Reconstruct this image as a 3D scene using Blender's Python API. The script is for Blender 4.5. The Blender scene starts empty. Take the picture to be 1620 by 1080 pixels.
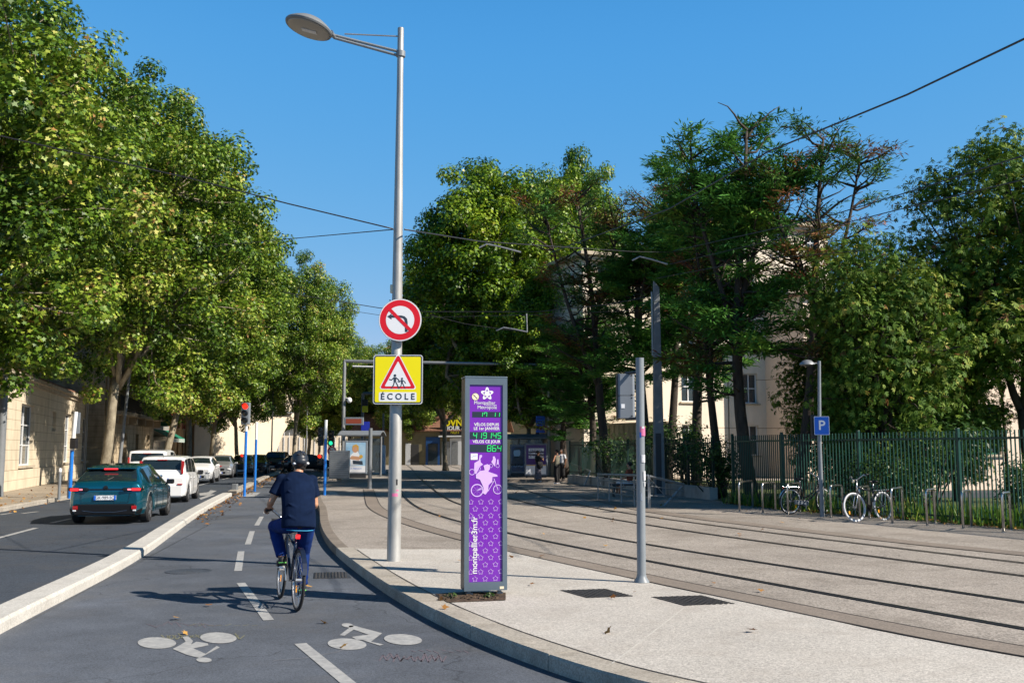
import bpy, bmesh, math, random
import numpy as np
from mathutils import Vector, Matrix, noise
from mathutils.geometry import tessellate_polygon
R = math.radians
random.seed(7); np.random.seed(7)
SC = bpy.context.scene
COL = SC.collection
# ---------------------------------------------------------------- camera
CAMH, PITCH, FPX = 1.70, R(6.2), 1575.0
cd = bpy.data.cameras.new("camera"); cd.sensor_width = 36; cd.lens = 35.0
cd.clip_start = 0.05; cd.clip_end = 3000
cam = bpy.data.objects.new("camera", cd); COL.objects.link(cam)
cam.location = (0, 0, CAMH); cam.rotation_euler = (R(90) + PITCH, 0, 0)
SC.camera = cam
SC.render.resolution_x, SC.render.resolution_y = 1024, 682
# ---------------------------------------------------------------- light
SUN_EL, SUN_AZ = R(36), math.atan2(0.925, -0.38)
SUNV = Vector((math.cos(SUN_EL) * math.sin(SUN_AZ), math.cos(SUN_EL) * math.cos(SUN_AZ), math.sin(SUN_EL)))
w = bpy.data.worlds.new("World"); SC.world = w; w.use_nodes = True
nt = w.node_tree; bg = nt.nodes["Background"]
sky = nt.nodes.new("ShaderNodeTexSky"); sky.sky_type = 'NISHITA'; sky.sun_disc = False
sky.sun_elevation = SUN_EL; sky.sun_rotation = SUN_AZ
sky.altitude = 300; sky.air_density = 1.1; sky.dust_density = 0.0; sky.ozone_density = 6.0
sx = nt.nodes.new("ShaderNodeSeparateColor"); cx = nt.nodes.new("ShaderNodeCombineColor"); nt.links.new(sky.outputs[0], sx.inputs[0])
for k, (ex, co) in enumerate(((1.233, 0.427), (0.454, 1.277), (0.122, 3.147))):      # clear dry-air blue: softer zenith-to-horizon contrast
    mn = nt.nodes.new("ShaderNodeMath"); mn.operation = 'MINIMUM'; mn.inputs[1].default_value = (3.0, 5.2, 9.0)[k]; nt.links.new(sx.outputs[k], mn.inputs[0])
    pw = nt.nodes.new("ShaderNodeMath"); pw.operation = 'POWER'; pw.inputs[1].default_value = ex; nt.links.new(mn.outputs[0], pw.inputs[0])
    ml = nt.nodes.new("ShaderNodeMath"); ml.operation = 'MULTIPLY'; ml.inputs[1].default_value = co; nt.links.new(pw.outputs[0], ml.inputs[0]); nt.links.new(ml.outputs[0], cx.inputs[k])
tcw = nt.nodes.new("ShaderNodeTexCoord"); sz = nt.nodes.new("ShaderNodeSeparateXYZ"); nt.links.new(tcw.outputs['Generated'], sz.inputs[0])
mrz = nt.nodes.new("ShaderNodeMapRange"); mrz.interpolation_type = 'SMOOTHSTEP'      # added dimming of the sky overhead, weakens ambient fill so shadows go deeper
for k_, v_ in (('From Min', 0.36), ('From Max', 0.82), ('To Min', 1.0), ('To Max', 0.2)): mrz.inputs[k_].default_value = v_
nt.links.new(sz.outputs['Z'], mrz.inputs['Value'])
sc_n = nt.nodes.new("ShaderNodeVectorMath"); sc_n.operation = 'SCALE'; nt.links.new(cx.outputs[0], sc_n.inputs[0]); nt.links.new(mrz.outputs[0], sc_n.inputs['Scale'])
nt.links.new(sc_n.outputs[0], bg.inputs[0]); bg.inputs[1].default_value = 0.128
sl = bpy.data.lights.new("sun", 'SUN'); sl.energy = 5.0; sl.angle = R(0.5); sl.color = (1.0, 0.90, 0.77)
so = bpy.data.objects.new("sun", sl); COL.objects.link(so)
so.rotation_euler = SUNV.to_track_quat('Z', 'Y').to_euler(); so.location = (20, -10, 30)
SC.view_settings.view_transform = 'Standard'; SC.view_settings.look = 'None'
SC.view_settings.exposure = 0.70; SC.view_settings.gamma = 1.0
SC.cycles.max_bounces = 6; SC.cycles.transparent_max_bounces = 12
SC.cycles.diffuse_bounces = 2; SC.cycles.glossy_bounces = 3; SC.cycles.caustics_reflective = False
# ---------------------------------------------------------------- photo geometry (pixel of the 1620x1080 frame -> world)
def ray(px, py):
    x, y = (px - 810) / FPX, (540 - py) / FPX
    c, s = math.cos(PITCH), math.sin(PITCH)
    return Vector((x, c - y * s, s + y * c))
def G(px, py, z=0.0):
    d = ray(px, py); t = (z - CAMH) / d.z
    return Vector((0, 0, CAMH)) + d * t
def at(px, py, Y):
    d = ray(px, py); return Vector((0, 0, CAMH)) + d * (Y / d.y)
def XY(px, Y): return (px - 810) / FPX * Y * 0.995
# ---------------------------------------------------------------- mesh builder
class MB:
    def __init__(s): s.v = []; s.f = []; s.m = []; s.T = None; s.mi = 0
    def add(s, vs, fs, mi=None):
        o = len(s.v); mi = s.mi if mi is None else mi
        if s.T is not None: vs = [s.T @ Vector(v) for v in vs]
        s.v += [tuple(v) for v in vs]; s.f += [[i + o for i in f] for f in fs]; s.m += [mi] * len(fs)
        return s
    def box(s, c, d, rz=0, mi=None, M=None):
        x, y, z = d[0] / 2, d[1] / 2, d[2] / 2
        vs = [Vector((a, b, e)) for a in (-x, x) for b in (-y, y) for e in (-z, z)]
        M = M or Matrix.Rotation(rz, 3, 'Z')
        vs = [M @ v + Vector(c) for v in vs]
        return s.add(vs, [(0, 1, 3, 2), (4, 6, 7, 5), (0, 4, 5, 1), (2, 3, 7, 6), (0, 2, 6, 4), (1, 5, 7, 3)], mi)
    def bbox(s, c, d, b=0.01, rz=0, mi=None, M=None):   # chamfered box
        bm = bmesh.new(); bmesh.ops.create_cube(bm, size=1.0)
        for v in bm.verts: v.co = Vector((v.co.x * d[0], v.co.y * d[1], v.co.z * d[2]))
        bmesh.ops.bevel(bm, geom=bm.edges[:], offset=b, segments=2, affect='EDGES', profile=0.5)
        M = M or Matrix.Rotation(rz, 3, 'Z')
        bm.verts.index_update(); vs = [M @ v.co + Vector(c) for v in bm.verts]; fs = [[v.index for v in f.verts] for f in bm.faces]
        bm.free(); return s.add(vs, fs, mi)
    def tube(s, pts, r, n=10, cap=True, mi=None, up=None, flat=1.0):
        pts = [Vector(p) for p in pts]
        rs = r if isinstance(r, (list, tuple)) else [r] * len(pts)
        vs = []; fs = []; prev = None
        for i, p in enumerate(pts):
            t = (pts[min(i + 1, len(pts) - 1)] - pts[max(i - 1, 0)])
            if t.length < 1e-9: t = Vector((0, 0, 1))
            t.normalize()
            if prev is None:
                a = Vector((1, 0, 0)) if abs(t.x) < 0.9 else Vector((0, 1, 0))
                if up is not None: a = Vector(up)
                u = (a - t * a.dot(t)).normalized()
            else:
                u = prev - t * prev.dot(t)
                u = u.normalized() if u.length > 1e-6 else prev
            prev = u; w_ = t.cross(u)
            for k in range(n):
                an = 2 * math.pi * k / n
                vs.append(p + u * (math.cos(an) * rs[i]) + w_ * (math.sin(an) * rs[i] * flat))
        for i in range(len(pts) - 1):
            for k in range(n):
                a = i * n + k; b = i * n + (k + 1) % n
                fs.append((a, b, b + n, a + n))
        if cap:
            fs.append(list(range(n))[::-1]); fs.append([(len(pts) - 1) * n + k for k in range(n)])
        return s.add(vs, fs, mi)
    def lathe(s, prof, c=(0, 0, 0), n=24, M=None, mi=None, cap=True):
        M = M or Matrix.Identity(3); vs = []; fs = []
        for r, z in prof:
            for k in range(n):
                a = 2 * math.pi * k / n
                vs.append(M @ Vector((r * math.cos(a), r * math.sin(a), z)) + Vector(c))
        for i in range(len(prof) - 1):
            for k in range(n):
                a = i * n + k; b = i * n + (k + 1) % n
                fs.append((a, b, b + n, a + n))
        if cap: fs.append(list(range(n))[::-1]); fs.append([(len(prof) - 1) * n + k for k in range(n)])
        return s.add(vs, fs, mi)
    def ell(s, c, r, M=None, n=16, m=10, mi=None):
        M = M or Matrix.Identity(3); vs = [M @ Vector((0, 0, -r[2])) + Vector(c)]; fs = []
        for i in range(1, m):
            ph = -math.pi / 2 + math.pi * i / m
            for k in range(n):
                a = 2 * math.pi * k / n
                vs.append(M @ Vector((r[0] * math.cos(ph) * math.cos(a), r[1] * math.cos(ph) * math.sin(a), r[2] * math.sin(ph))) + Vector(c))
        vs.append(M @ Vector((0, 0, r[2])) + Vector(c)); L = len(vs) - 1
        for k in range(n):
            fs.append((0, 1 + (k + 1) % n, 1 + k)); fs.append((L, L - n + k, L - n + (k + 1) % n))
        for i in range(m - 2):
            for k in range(n):
                a = 1 + i * n + k; b = 1 + i * n + (k + 1) % n
                fs.append((a, b, b + n, a + n))
        return s.add(vs, fs, mi)
    def prism(s, poly, z0, z1, mi=None, side=True):      # xy polygon extruded in z (any simple polygon)
        n = len(poly)
        tris = tessellate_polygon([[Vector((p[0], p[1], 0)) for p in poly]])
        ar = sum(poly[i][0] * poly[(i + 1) % n][1] - poly[(i + 1) % n][0] * poly[i][1] for i in range(n))
        fs = []
        for t in tris:
            a, b, c = t
            cr = (poly[b][0] - poly[a][0]) * (poly[c][1] - poly[a][1]) - (poly[b][1] - poly[a][1]) * (poly[c][0] - poly[a][0])
            if cr < 0: a, b, c = a, c, b
            fs.append((a + n, b + n, c + n))
            if side: fs.append((a, c, b))
        vs = [(p[0], p[1], z0) for p in poly] + [(p[0], p[1], z1) for p in poly]
        if side:
            for i in range(n):
                j = (i + 1) % n
                fs.append((i, j, j + n, i + n) if ar > 0 else (j, i, i + n, j + n))
        return s.add(vs, fs, mi)
    def strip(s, A, B, mi=None):                         # ribbon between two polylines
        n = len(A); return s.add(list(A) + list(B), [(i, i + 1, n + i + 1, n + i) for i in range(n - 1)], mi)
    def text(s, txt, size, T, mi=None, ext=0.0015, align='CENTER', sx=1.0, bold=0.0):
        cu = bpy.data.curves.new("t", 'FONT'); cu.body = txt; cu.size = size; cu.extrude = ext
        cu.align_x = align; cu.align_y = 'CENTER'; cu.offset = bold; cu.resolution_u = 3
        o = bpy.data.objects.new("t", cu); COL.objects.link(o)
        bpy.context.view_layer.update()
        me = bpy.data.meshes.new_from_object(o.evaluated_get(bpy.context.evaluated_depsgraph_get()))
        vs = [T @ Vector((v.co.x * sx, v.co.y, v.co.z)) for v in me.vertices]
        fs = [list(p.vertices) for p in me.polygons]
        bpy.data.objects.remove(o); bpy.data.curves.remove(cu); bpy.data.meshes.remove(me)
        return s.add(vs, fs, mi)
    def build(s, name, mats, parent=None, smooth=False, loc=None, auto=None, remesh=None, bevel=None, local=False):
        me = bpy.data.meshes.new(name)
        org = Vector(loc) if loc is not None else Vector((0, 0, 0))
        if parent is not None and not local:       # geometry given in world space: bring it into the thing's own space
            r = root_of(parent); Mi = (Matrix.Translation(r.location) @ Matrix.Rotation(r.rotation_euler.z, 4, 'Z')).inverted()
            vs = [Mi @ Vector(v) for v in s.v]
        else: vs = [Vector(v) - (org if not local else Vector((0, 0, 0))) for v in s.v]
        me.from_pydata([tuple(v) for v in vs], [], s.f)
        if not isinstance(mats, (list, tuple)): mats = [mats]
        for m in mats: me.materials.append(m)
        if any(s.m): me.polygons.foreach_set('material_index', s.m)
        me.validate(); me.update()
        o = bpy.data.objects.new(name, me); COL.objects.link(o)
        if remesh:
            md = o.modifiers.new("r", 'REMESH'); md.mode = 'VOXEL'; md.voxel_size = remesh; md.use_smooth_shade = True
            sm = o.modifiers.new("s", 'SMOOTH'); sm.factor = 0.5; sm.iterations = 4
            bpy.context.view_layer.update()
            me2 = bpy.data.meshes.new_from_object(o.evaluated_get(bpy.context.evaluated_depsgraph_get()))
            me2.name = name; me2.materials.clear()
            for m in mats: me2.materials.append(m)
            o.modifiers.clear(); o.data = me2; bpy.data.meshes.remove(me); me = me2; smooth = True
        if smooth: me.polygons.foreach_set('use_smooth', [True] * len(me.polygons))
        if auto is not None:
            me.polygons.foreach_set('use_smooth', [True] * len(me.polygons)); sharp(me, auto)
        if parent is not None: o.parent = parent
        elif loc is not None and not local: o.location = org
        elif loc is not None: o.location = Vector(loc)
        if bevel:
            b = o.modifiers.new("bevel", 'BEVEL'); b.width = bevel; b.segments = 2; b.limit_method = 'ANGLE'; b.angle_limit = R(40)
        return o
def sharp(me, ang):
    bm = bmesh.new(); bm.from_mesh(me)
    for e in bm.edges:
        if len(e.link_faces) == 2 and e.calc_face_angle(0) > R(ang): e.smooth = False
    bm.to_mesh(me); bm.free()
def root_of(o):
    while o.parent is not None: o = o.parent
    return o
def tag(o, label=None, cat=None, group=None, kind=None):
    if label: o['label'] = label
    if cat: o['category'] = cat
    if group: o['group'] = group
    if kind: o['kind'] = kind
    return o
def thing(name, loc, label, cat, group=None, rz=0.0):   # Empty at the base of a thing
    o = bpy.data.objects.new(name, None); COL.objects.link(o); o.location = loc; o.rotation_euler = (0, 0, rz)
    o.empty_display_size = 0.3
    return tag(o, label, cat, group)
def dup(root, loc, rz=None, label=None, group=None, scale=None, mats=None):
    def sub(c, parent):
        d = c.copy(); COL.objects.link(d); d.parent = parent
        if mats and d.data is not None:
            d.data = d.data.copy()
            for i, m in enumerate(d.data.materials):
                if m.name in mats: d.data.materials[i] = mats[m.name]
        for g in list(c.children): sub(g, d)
        return d
    r = root.copy(); COL.objects.link(r); r.location = loc
    if rz is not None: r.rotation_euler = (0, 0, rz)
    if scale is not None: r.scale = scale
    if label: r['label'] = label
    if group: r['group'] = group
    for c in list(root.children): sub(c, r)
    return r
def struct(o): o['kind'] = 'structure'; return o
def smooth_curve(P, step=0.35, it=2):
    P = [Vector(p) for p in P]
    out = []
    for i in range(len(P) - 1):
        p0, p1, p2, p3 = P[max(i - 1, 0)], P[i], P[i + 1], P[min(i + 2, len(P) - 1)]
        n = max(2, int((p2 - p1).length / step))
        for k in range(n):
            t = k / n
            out.append(0.5 * ((2 * p1) + (p2 - p0) * t + (2 * p0 - 5 * p1 + 4 * p2 - p3) * t * t + (3 * p1 - p0 - 3 * p2 + p3) * t ** 3))
    out.append(P[-1])
    for _ in range(it * 6):
        out = [out[0]] + [(out[i - 1] + out[i] * 2 + out[i + 1]) / 4 for i in range(1, len(out) - 1)] + [out[-1]]
    return out
def offset(P, d):
    o = []
    for i, p in enumerate(P):
        t = P[min(i + 1, len(P) - 1)] - P[max(i - 1, 0)]; t.z = 0; t.normalize()
        o.append(p + Vector((t.y, -t.x, 0)) * d)
    return o
def lift(P, z): return [Vector((p.x, p.y, z)) for p in P]
# ---------------------------------------------------------------- materials
M = {}
def mat(name, col, rough=0.6, metal=0.0, var=0.0, vs=3.0, bump=0.0, bs=40.0, spec=0.5, emit=None, es=1.0, coat=0.0, col2=None, alpha=None, trans=0.0, stretch=None, ior=1.45):
    m = bpy.data.materials.new(name); m.use_nodes = True; n = m.node_tree; b = n.nodes["Principled BSDF"]
    b.inputs['Base Color'].default_value = (*col, 1); b.inputs['Roughness'].default_value = rough
    b.inputs['Metallic'].default_value = metal; b.inputs['Specular IOR Level'].default_value = spec
    b.inputs['Coat Weight'].default_value = coat; b.inputs['Transmission Weight'].default_value = trans; b.inputs['IOR'].default_value = ior
    if emit: b.inputs['Emission Color'].default_value = (*emit, 1); b.inputs['Emission Strength'].default_value = es
    tc = n.nodes.new('ShaderNodeTexCoord'); src = tc.outputs['Object']
    if stretch:
        mp = n.nodes.new('ShaderNodeMapping'); mp.inputs['Scale'].default_value = stretch
        n.links.new(src, mp.inputs[0]); src = mp.outputs[0]
    if var > 0 or col2:
        nz = n.nodes.new('ShaderNodeTexNoise'); nz.inputs['Scale'].default_value = vs; nz.inputs['Detail'].default_value = 6; nz.inputs['Roughness'].default_value = 0.65
        n.links.new(src, nz.inputs['Vector'])
        cr = n.nodes.new('ShaderNodeValToRGB'); e = cr.color_ramp.elements
        e[0].position = 0.32; e[1].position = 0.68
        c2 = col2 or tuple(min(1, c * (1 + var)) for c in col)
        c1 = col if col2 else tuple(c * (1 - var) for c in col)
        e[0].color = (*c1, 1); e[1].color = (*c2, 1)
        n.links.new(nz.outputs['Fac'], cr.inputs[0]); n.links.new(cr.outputs[0], b.inputs['Base Color'])
    if bump > 0:
        nb = n.nodes.new('ShaderNodeTexNoise'); nb.inputs['Scale'].default_value = bs; nb.inputs['Detail'].default_value = 4
        n.links.new(src, nb.inputs['Vector'])
        bp = n.nodes.new('ShaderNodeBump'); bp.inputs['Strength'].default_value = bump; bp.inputs['Distance'].default_value = 0.01
        n.links.new(nb.outputs['Fac'], bp.inputs['Height']); n.links.new(bp.outputs[0], b.inputs['Normal'])
    M[name] = m; return m
def ground_mat(name, base, patch=0.25, speck=0.3, sscale=90, pscale=0.35, rough=0.85, bump=0.5, stain=None, joints=None, fine=True, crack=0.0, speck_thr=None, wheel=None):
    """asphalt / concrete: large patches, fine aggregate speckle, optional stains, cracks"""
    m = bpy.data.materials.new(name); m.use_nodes = True; n = m.node_tree; b = n.nodes["Principled BSDF"]
    N = n.nodes; L = n.links
    b.inputs['Roughness'].default_value = rough; b.inputs['Specular IOR Level'].default_value = 0.35
    tc = N.new('ShaderNodeTexCoord')
    def nz(sc, det=5, ro=0.6, vec=None):
        t = N.new('ShaderNodeTexNoise'); t.inputs['Scale'].default_value = sc; t.inputs['Detail'].default_value = det; t.inputs['Roughness'].default_value = ro
        L.new(vec or tc.outputs['Object'], t.inputs['Vector']); return t.outputs['Fac']
    def mr(s, a, b_, c, d):
        t = N.new('ShaderNodeMapRange'); t.inputs['From Min'].default_value = a; t.inputs['From Max'].default_value = b_
        t.inputs['To Min'].default_value = c; t.inputs['To Max'].default_value = d; L.new(s, t.inputs['Value']); return t.outputs[0]
    def mul(a, b_):
        t = N.new('ShaderNodeMath'); t.operation = 'MULTIPLY'; L.new(a, t.inputs[0]); L.new(b_, t.inputs[1]); return t.outputs[0]
    f = mr(nz(pscale, 6), 0.3, 0.7, 1 - patch, 1 + patch)
    f = mul(f, mr(nz(pscale * 7, 5), 0.3, 0.7, 1 - patch * 0.45, 1 + patch * 0.45))
    v = N.new('ShaderNodeTexVoronoi'); v.inputs['Scale'].default_value = sscale; L.new(tc.outputs['Object'], v.inputs['Vector'])
    sp = N.new('ShaderNodeSeparateColor'); L.new(v.outputs['Color'], sp.inputs[0])
    f = mul(f, mr(sp.outputs[0], 0, 1, 1 - speck, 1 + speck))
    if crack > 0:
        mp = N.new('ShaderNodeVectorMath'); mp.operation = 'ADD'
        wn = N.new('ShaderNodeTexNoise'); wn.inputs['Scale'].default_value = 1.5; wn.inputs['Detail'].default_value = 4; L.new(tc.outputs['Object'], wn.inputs['Vector'])
        L.new(wn.outputs['Color'], mp.inputs[0]); L.new(tc.outputs['Object'], mp.inputs[1])
        v2 = N.new('ShaderNodeTexVoronoi'); v2.feature = 'DISTANCE_TO_EDGE'; v2.inputs['Scale'].default_value = 0.28; L.new(mp.outputs[0], v2.inputs['Vector'])
        f = mul(f, mr(v2.outputs['Distance'], 0.0, 0.006, 1 - crack, 1))
    cm = N.new('ShaderNodeVectorMath'); cm.operation = 'SCALE'; cm.inputs[0].default_value = base; L.new(f, cm.inputs['Scale'])
    out = cm.outputs[0]
    if stain:
        sc_, col, amt = stain
        mx = N.new('ShaderNodeMix'); mx.data_type = 'RGBA'
        L.new(mr(nz(sc_, 8, 0.7), 0.5, 0.72, 0, amt), mx.inputs['Factor']); L.new(out, mx.inputs['A']); mx.inputs['B'].default_value = (*col, 1)
        out = mx.outputs['Result']
    L.new(out, b.inputs['Base Color'])
    bp = N.new('ShaderNodeBump'); bp.inputs['Strength'].default_value = bump; bp.inputs['Distance'].default_value = 0.006
    L.new(nz(sscale * 1.2, 3), bp.inputs['Height']); L.new(bp.outputs[0], b.inputs['Normal'])
    M[name] = m; return m
ground_mat('asphalt_road', (0.045, 0.056, 0.074), 0.16, 0.35, 60, 0.25, crack=0.5, stain=(0.9, (0.085, 0.08, 0.075), 0.5))
ground_mat('asphalt_lane', (0.086, 0.098, 0.120), 0.30, 0.35, 110, 0.3, crack=0.45, stain=(0.5, (0.13, 0.125, 0.12), 0.45))
ground_mat('aggregate', (0.45, 0.425, 0.39), 0.10, 0.30, 80, 0.4, bump=0.7, stain=(1.3, (0.33, 0.29, 0.25), 0.5))
ground_mat('concrete_tram', (0.30, 0.268, 0.236), 0.16, 0.42, 60, 0.3, bump=0.6, stain=(0.7, (0.16, 0.135, 0.11), 0.7), crack=0.25)
ground_mat('concrete_walk', (0.30, 0.275, 0.245), 0.14, 0.35, 60, 0.3, bump=0.6, stain=(0.8, (0.18, 0.155, 0.13), 0.6), crack=0.2)
ground_mat('concrete_band', (0.225, 0.19, 0.16), 0.15, 0.22, 70, 0.5, bump=0.5, stain=(1.0, (0.12, 0.10, 0.085), 0.5))
ground_mat('sidewalk_left', (0.30, 0.255, 0.20), 0.15, 0.25, 50, 0.4, stain=(0.6, (0.2, 0.16, 0.12), 0.6), crack=0.3)
ground_mat('kerb_stone', (0.36, 0.33, 0.285), 0.16, 0.25, 80, 1.2, bump=0.5, stain=(2.5, (0.22, 0.19, 0.155), 0.7))
ground_mat('kerb_light', (0.50, 0.485, 0.45), 0.10, 0.18, 80, 1.5, bump=0.4, stain=(3.0, (0.3, 0.28, 0.25), 0.6))
ground_mat('kerb_brown', (0.20, 0.17, 0.14), 0.16, 0.25, 80, 1.2, bump=0.5, stain=(2.5, (0.13, 0.11, 0.09), 0.7))
ground_mat('ground_far', (0.13, 0.12, 0.105), 0.2, 0.2, 10, 0.1)
ground_mat('soil', (0.075, 0.05, 0.032), 0.4, 0.6, 40, 2.0, bump=1.0)
ground_mat('grass_soil', (0.055, 0.085, 0.022), 0.35, 0.5, 30, 0.8, bump=1.0, stain=(1.2, (0.12, 0.085, 0.04), 0.8))
mat('road_paint', (0.42, 0.42, 0.41), 0.7, col2=(0.26, 0.265, 0.27), vs=14, bump=0.3, bs=120)
mat('joint', (0.035, 0.03, 0.027), 0.9)
mat('rail_steel', (0.10, 0.095, 0.09), 0.30, 0.9, var=0.3, vs=4)
mat('rail_rubber', (0.04, 0.04, 0.043), 0.75)
mat('galv', (0.30, 0.315, 0.33), 0.42, 0.55, var=0.14, vs=5, bump=0.05)
mat('galv_old', (0.36, 0.36, 0.35), 0.5, 0.35, var=0.22, vs=6, stretch=(1, 1, .25))
mat('steel', (0.55, 0.53, 0.50), 0.3, 0.95, var=0.15, vs=8)
mat('grey_paint', (0.20, 0.225, 0.25), 0.42, var=0.08, vs=4)
mat('mast_grey', (0.17, 0.185, 0.20), 0.5, var=0.12, vs=3)
mat('box_grey', (0.17, 0.195, 0.23), 0.45, var=0.05)
mat('dark_metal', (0.03, 0.032, 0.036), 0.5)
mat('black', (0.012, 0.012, 0.014), 0.5)
mat('black_gloss', (0.01, 0.01, 0.012), 0.15)
mat('white', (0.75, 0.76, 0.77), 0.5, var=0.05)
mat('white_paint', (0.78, 0.79, 0.80), 0.25, coat=0.6)
mat('red', (0.62, 0.012, 0.02), 0.4)
mat('yellow', (0.85, 0.72, 0.01), 0.4)
mat('blue_post', (0.012, 0.16, 0.56), 0.38, var=0.12, vs=8)
mat('blue_deep', (0.015, 0.03, 0.35), 0.4)
mat('sign_blue', (0.01, 0.12, 0.60), 0.35)
mat('wire', (0.03, 0.03, 0.033), 0.5)
mat('rubber', (0.02, 0.02, 0.022), 0.75, var=0.2, vs=30)
# ================================================================ SETTING: ground
ZR = -0.13                                   # road / cycle lane level; paving level is 0
g = MB(); g.prism([(-900, -300), (900, -300), (900, 1500), (-900, 1500)], -0.4, -0.145, side=True)
struct(g.build('ground', M['ground_far']))
# median edges (lane side / road side)
ML = smooth_curve([G(0, 1000, ZR) + Vector((1.6, -8, 0)), G(0, 1000, ZR), G(151, 925, ZR), G(220, 886, ZR), Vector((-8.6, 27.5, ZR)), G(368, 784, ZR), Vector((-14.9, 60, ZR)), Vector((-22, 95, ZR)), Vector((-46, 180, ZR))], 0.8)
MRd = offset(ML, -0.36)
# plaza kerb (top outer edge)
KP = [(14, 1.6), (8, 3.2), (3.4, 5.3)] + [tuple(G(*p))[:2] for p in ((989, 1073), (937, 1057), (824, 1023), (740, 990), (680, 962), (636, 938), (608, 922), (583, 905), (563, 891), (541, 874), (527, 862), (514, 846), (506, 826))] + [(-5.75, 30), (-7.25, 37), (-11.3, 58), (-18, 92), (-41, 178)]
KO = smooth_curve([Vector((a, b, 0)) for a, b in KP], 0.4, 1)
KI = offset(KO, 0.30)
def poly(P): return [(p.x, p.y) for p in P]
mb = MB(); mb.prism([(p.x - 60, p.y) for p in [ML[0], ML[-1]]][:1] + poly(offset(ML, -0.1)) + [(-110, 200), (-110, -10)], -0.14, ZR, side=False)
struct(mb.build('road', M['asphalt_road']))
mb = MB(); mb.prism(poly(offset(ML, -0.1)) + poly(lift(offset(KO, 0.05), 0))[::-1] + [(14, -8)], -0.14, ZR + 0.001, side=False)
struct(mb.build('cycle_lane', M['asphalt_lane']))
# paving: tramway concrete from the kerb to beyond the fence
KI2 = offset(KO, 0.15)
mb = MB(); mb.prism(poly(KI2) + [(60, 200), (60, 0), (20, -6)], -0.14, 0.0)
struct(mb.build('tramway_paving', M['concrete_tram']))
# light aggregate paving near the camera
LB = [G(540, 866), G(600, 868.5), G(735, 868.5), G(802, 872), G(900, 893), G(1002, 916), G(1100, 937), G(1187, 953), G(1280, 973), G(1389, 998), G(1500, 1019), G(1620, 1041)]
LB2 = smooth_curve(LB, 0.5, 0) + [Vector((5.3, 7.2, 0)), Vector((9, 3.0, 0)), Vector((15, -2, 0))]
i0 = min(range(len(KI)), key=lambda i: (KI[i] - LB[0]).length)
mb = MB(); mb.prism(poly(KI[:i0 + 1][::-1]) + [(18, 0)] + poly(LB2[1:])[::-1], 0, 0.004, side=False)
struct(mb.build('aggregate_paving', M['aggregate']))
# kerb of the plaza: one continuous kerb with joints
def kerb(name, A, B, z0, z1, material, step, bev=0.02, jointmat=None):
    """kerbstones between polylines A (outer) and B (inner), cut into stones with 8 mm joints"""
    mb = MB(); acc = 0; start = 0
    i = 0
    while i < len(A) - 1:
        j = i; L = 0
        while j < len(A) - 1 and L < step: L += (A[j + 1] - A[j]).length; j += 1
        a = A[i:j + 1]; b = B[i:j + 1]
        ta = (a[-1] - a[-2]).normalized() * 0.005; sa = (a[1] - a[0]).normalized() * 0.005
        a = [a[0] + sa] + a[1:-1] + [a[-1] - ta]; b = [b[0] + sa] + b[1:-1] + [b[-1] - ta]
        n = len(a); dz = random.uniform(-0.002, 0.002)
        prof = []
        for p, q in zip(a, b):
            d = (q - p).normalized()
            prof.append([Vector((p.x, p.y, z0)), Vector((p.x, p.y, z1 - bev + dz)), Vector((p.x, p.y, 0)) + d * bev * 0.7 + Vector((0, 0, z1 + dz)),
                         Vector((q.x, q.y, 0)) - d * bev * 0.5 + Vector((0, 0, z1 + dz)), Vector((q.x, q.y, z1 - bev * .5 + dz)), Vector((q.x, q.y, z0))])
        vs = [v for r in prof for v in r]; fs = []
        for k in range(n - 1):
            for m_ in range(5):
                x = k * 6 + m_; fs.append((x, x + 6, x + 7, x + 1))
        fs.append(tuple(range(6))); fs.append(tuple((n - 1) * 6 + k for k in range(6))[::-1])
        mb.add(vs, fs); i = j
    bm_ = mb.build(name, material); return bm_
kn = KO[:i0 + 1]; kf = KO[i0:]
struct(kerb('kerb', kn, offset(KO, 0.30)[:i0 + 1], ZR - 0.01, 0.006, M['kerb_stone'], 1.0))
struct(kerb('kerb', kf, offset(KO, 0.22)[i0:], ZR - 0.01, 0.005, M['kerb_brown'], 3.0))
mb = MB(); mb.strip(lift(offset(KO, 0.01), -0.012), lift(offset(KO, 0.28), -0.012)); struct(mb.build('kerb_bed', M['joint']))
mb = MB(); mb.strip(lift(offset(ML, -0.012), -0.02 + 0.0), lift(offset(ML, -0.34), -0.02)); mb.strip(lift(offset(ML, -0.004), ZR), lift(offset(ML, -0.004), -0.02)); struct(mb.build('kerb_bed', M['joint']))
# median kerb: light at the front, with a gap by the first signal post
iM = min(range(len(ML)), key=lambda i: abs(ML[i].y - G(368, 784, ZR).y))
struct(kerb('median_kerb', ML[:iM + 1][::-1][::-1], MRd[:iM + 1], ZR - 0.01, 0.012, M['kerb_light'], 1.0, 0.035))
struct(kerb('median_kerb', ML[iM + 3:], MRd[iM + 3:], ZR - 0.01, 0.0, M['kerb_stone'], 2.0, 0.03))
mb = MB()
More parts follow.
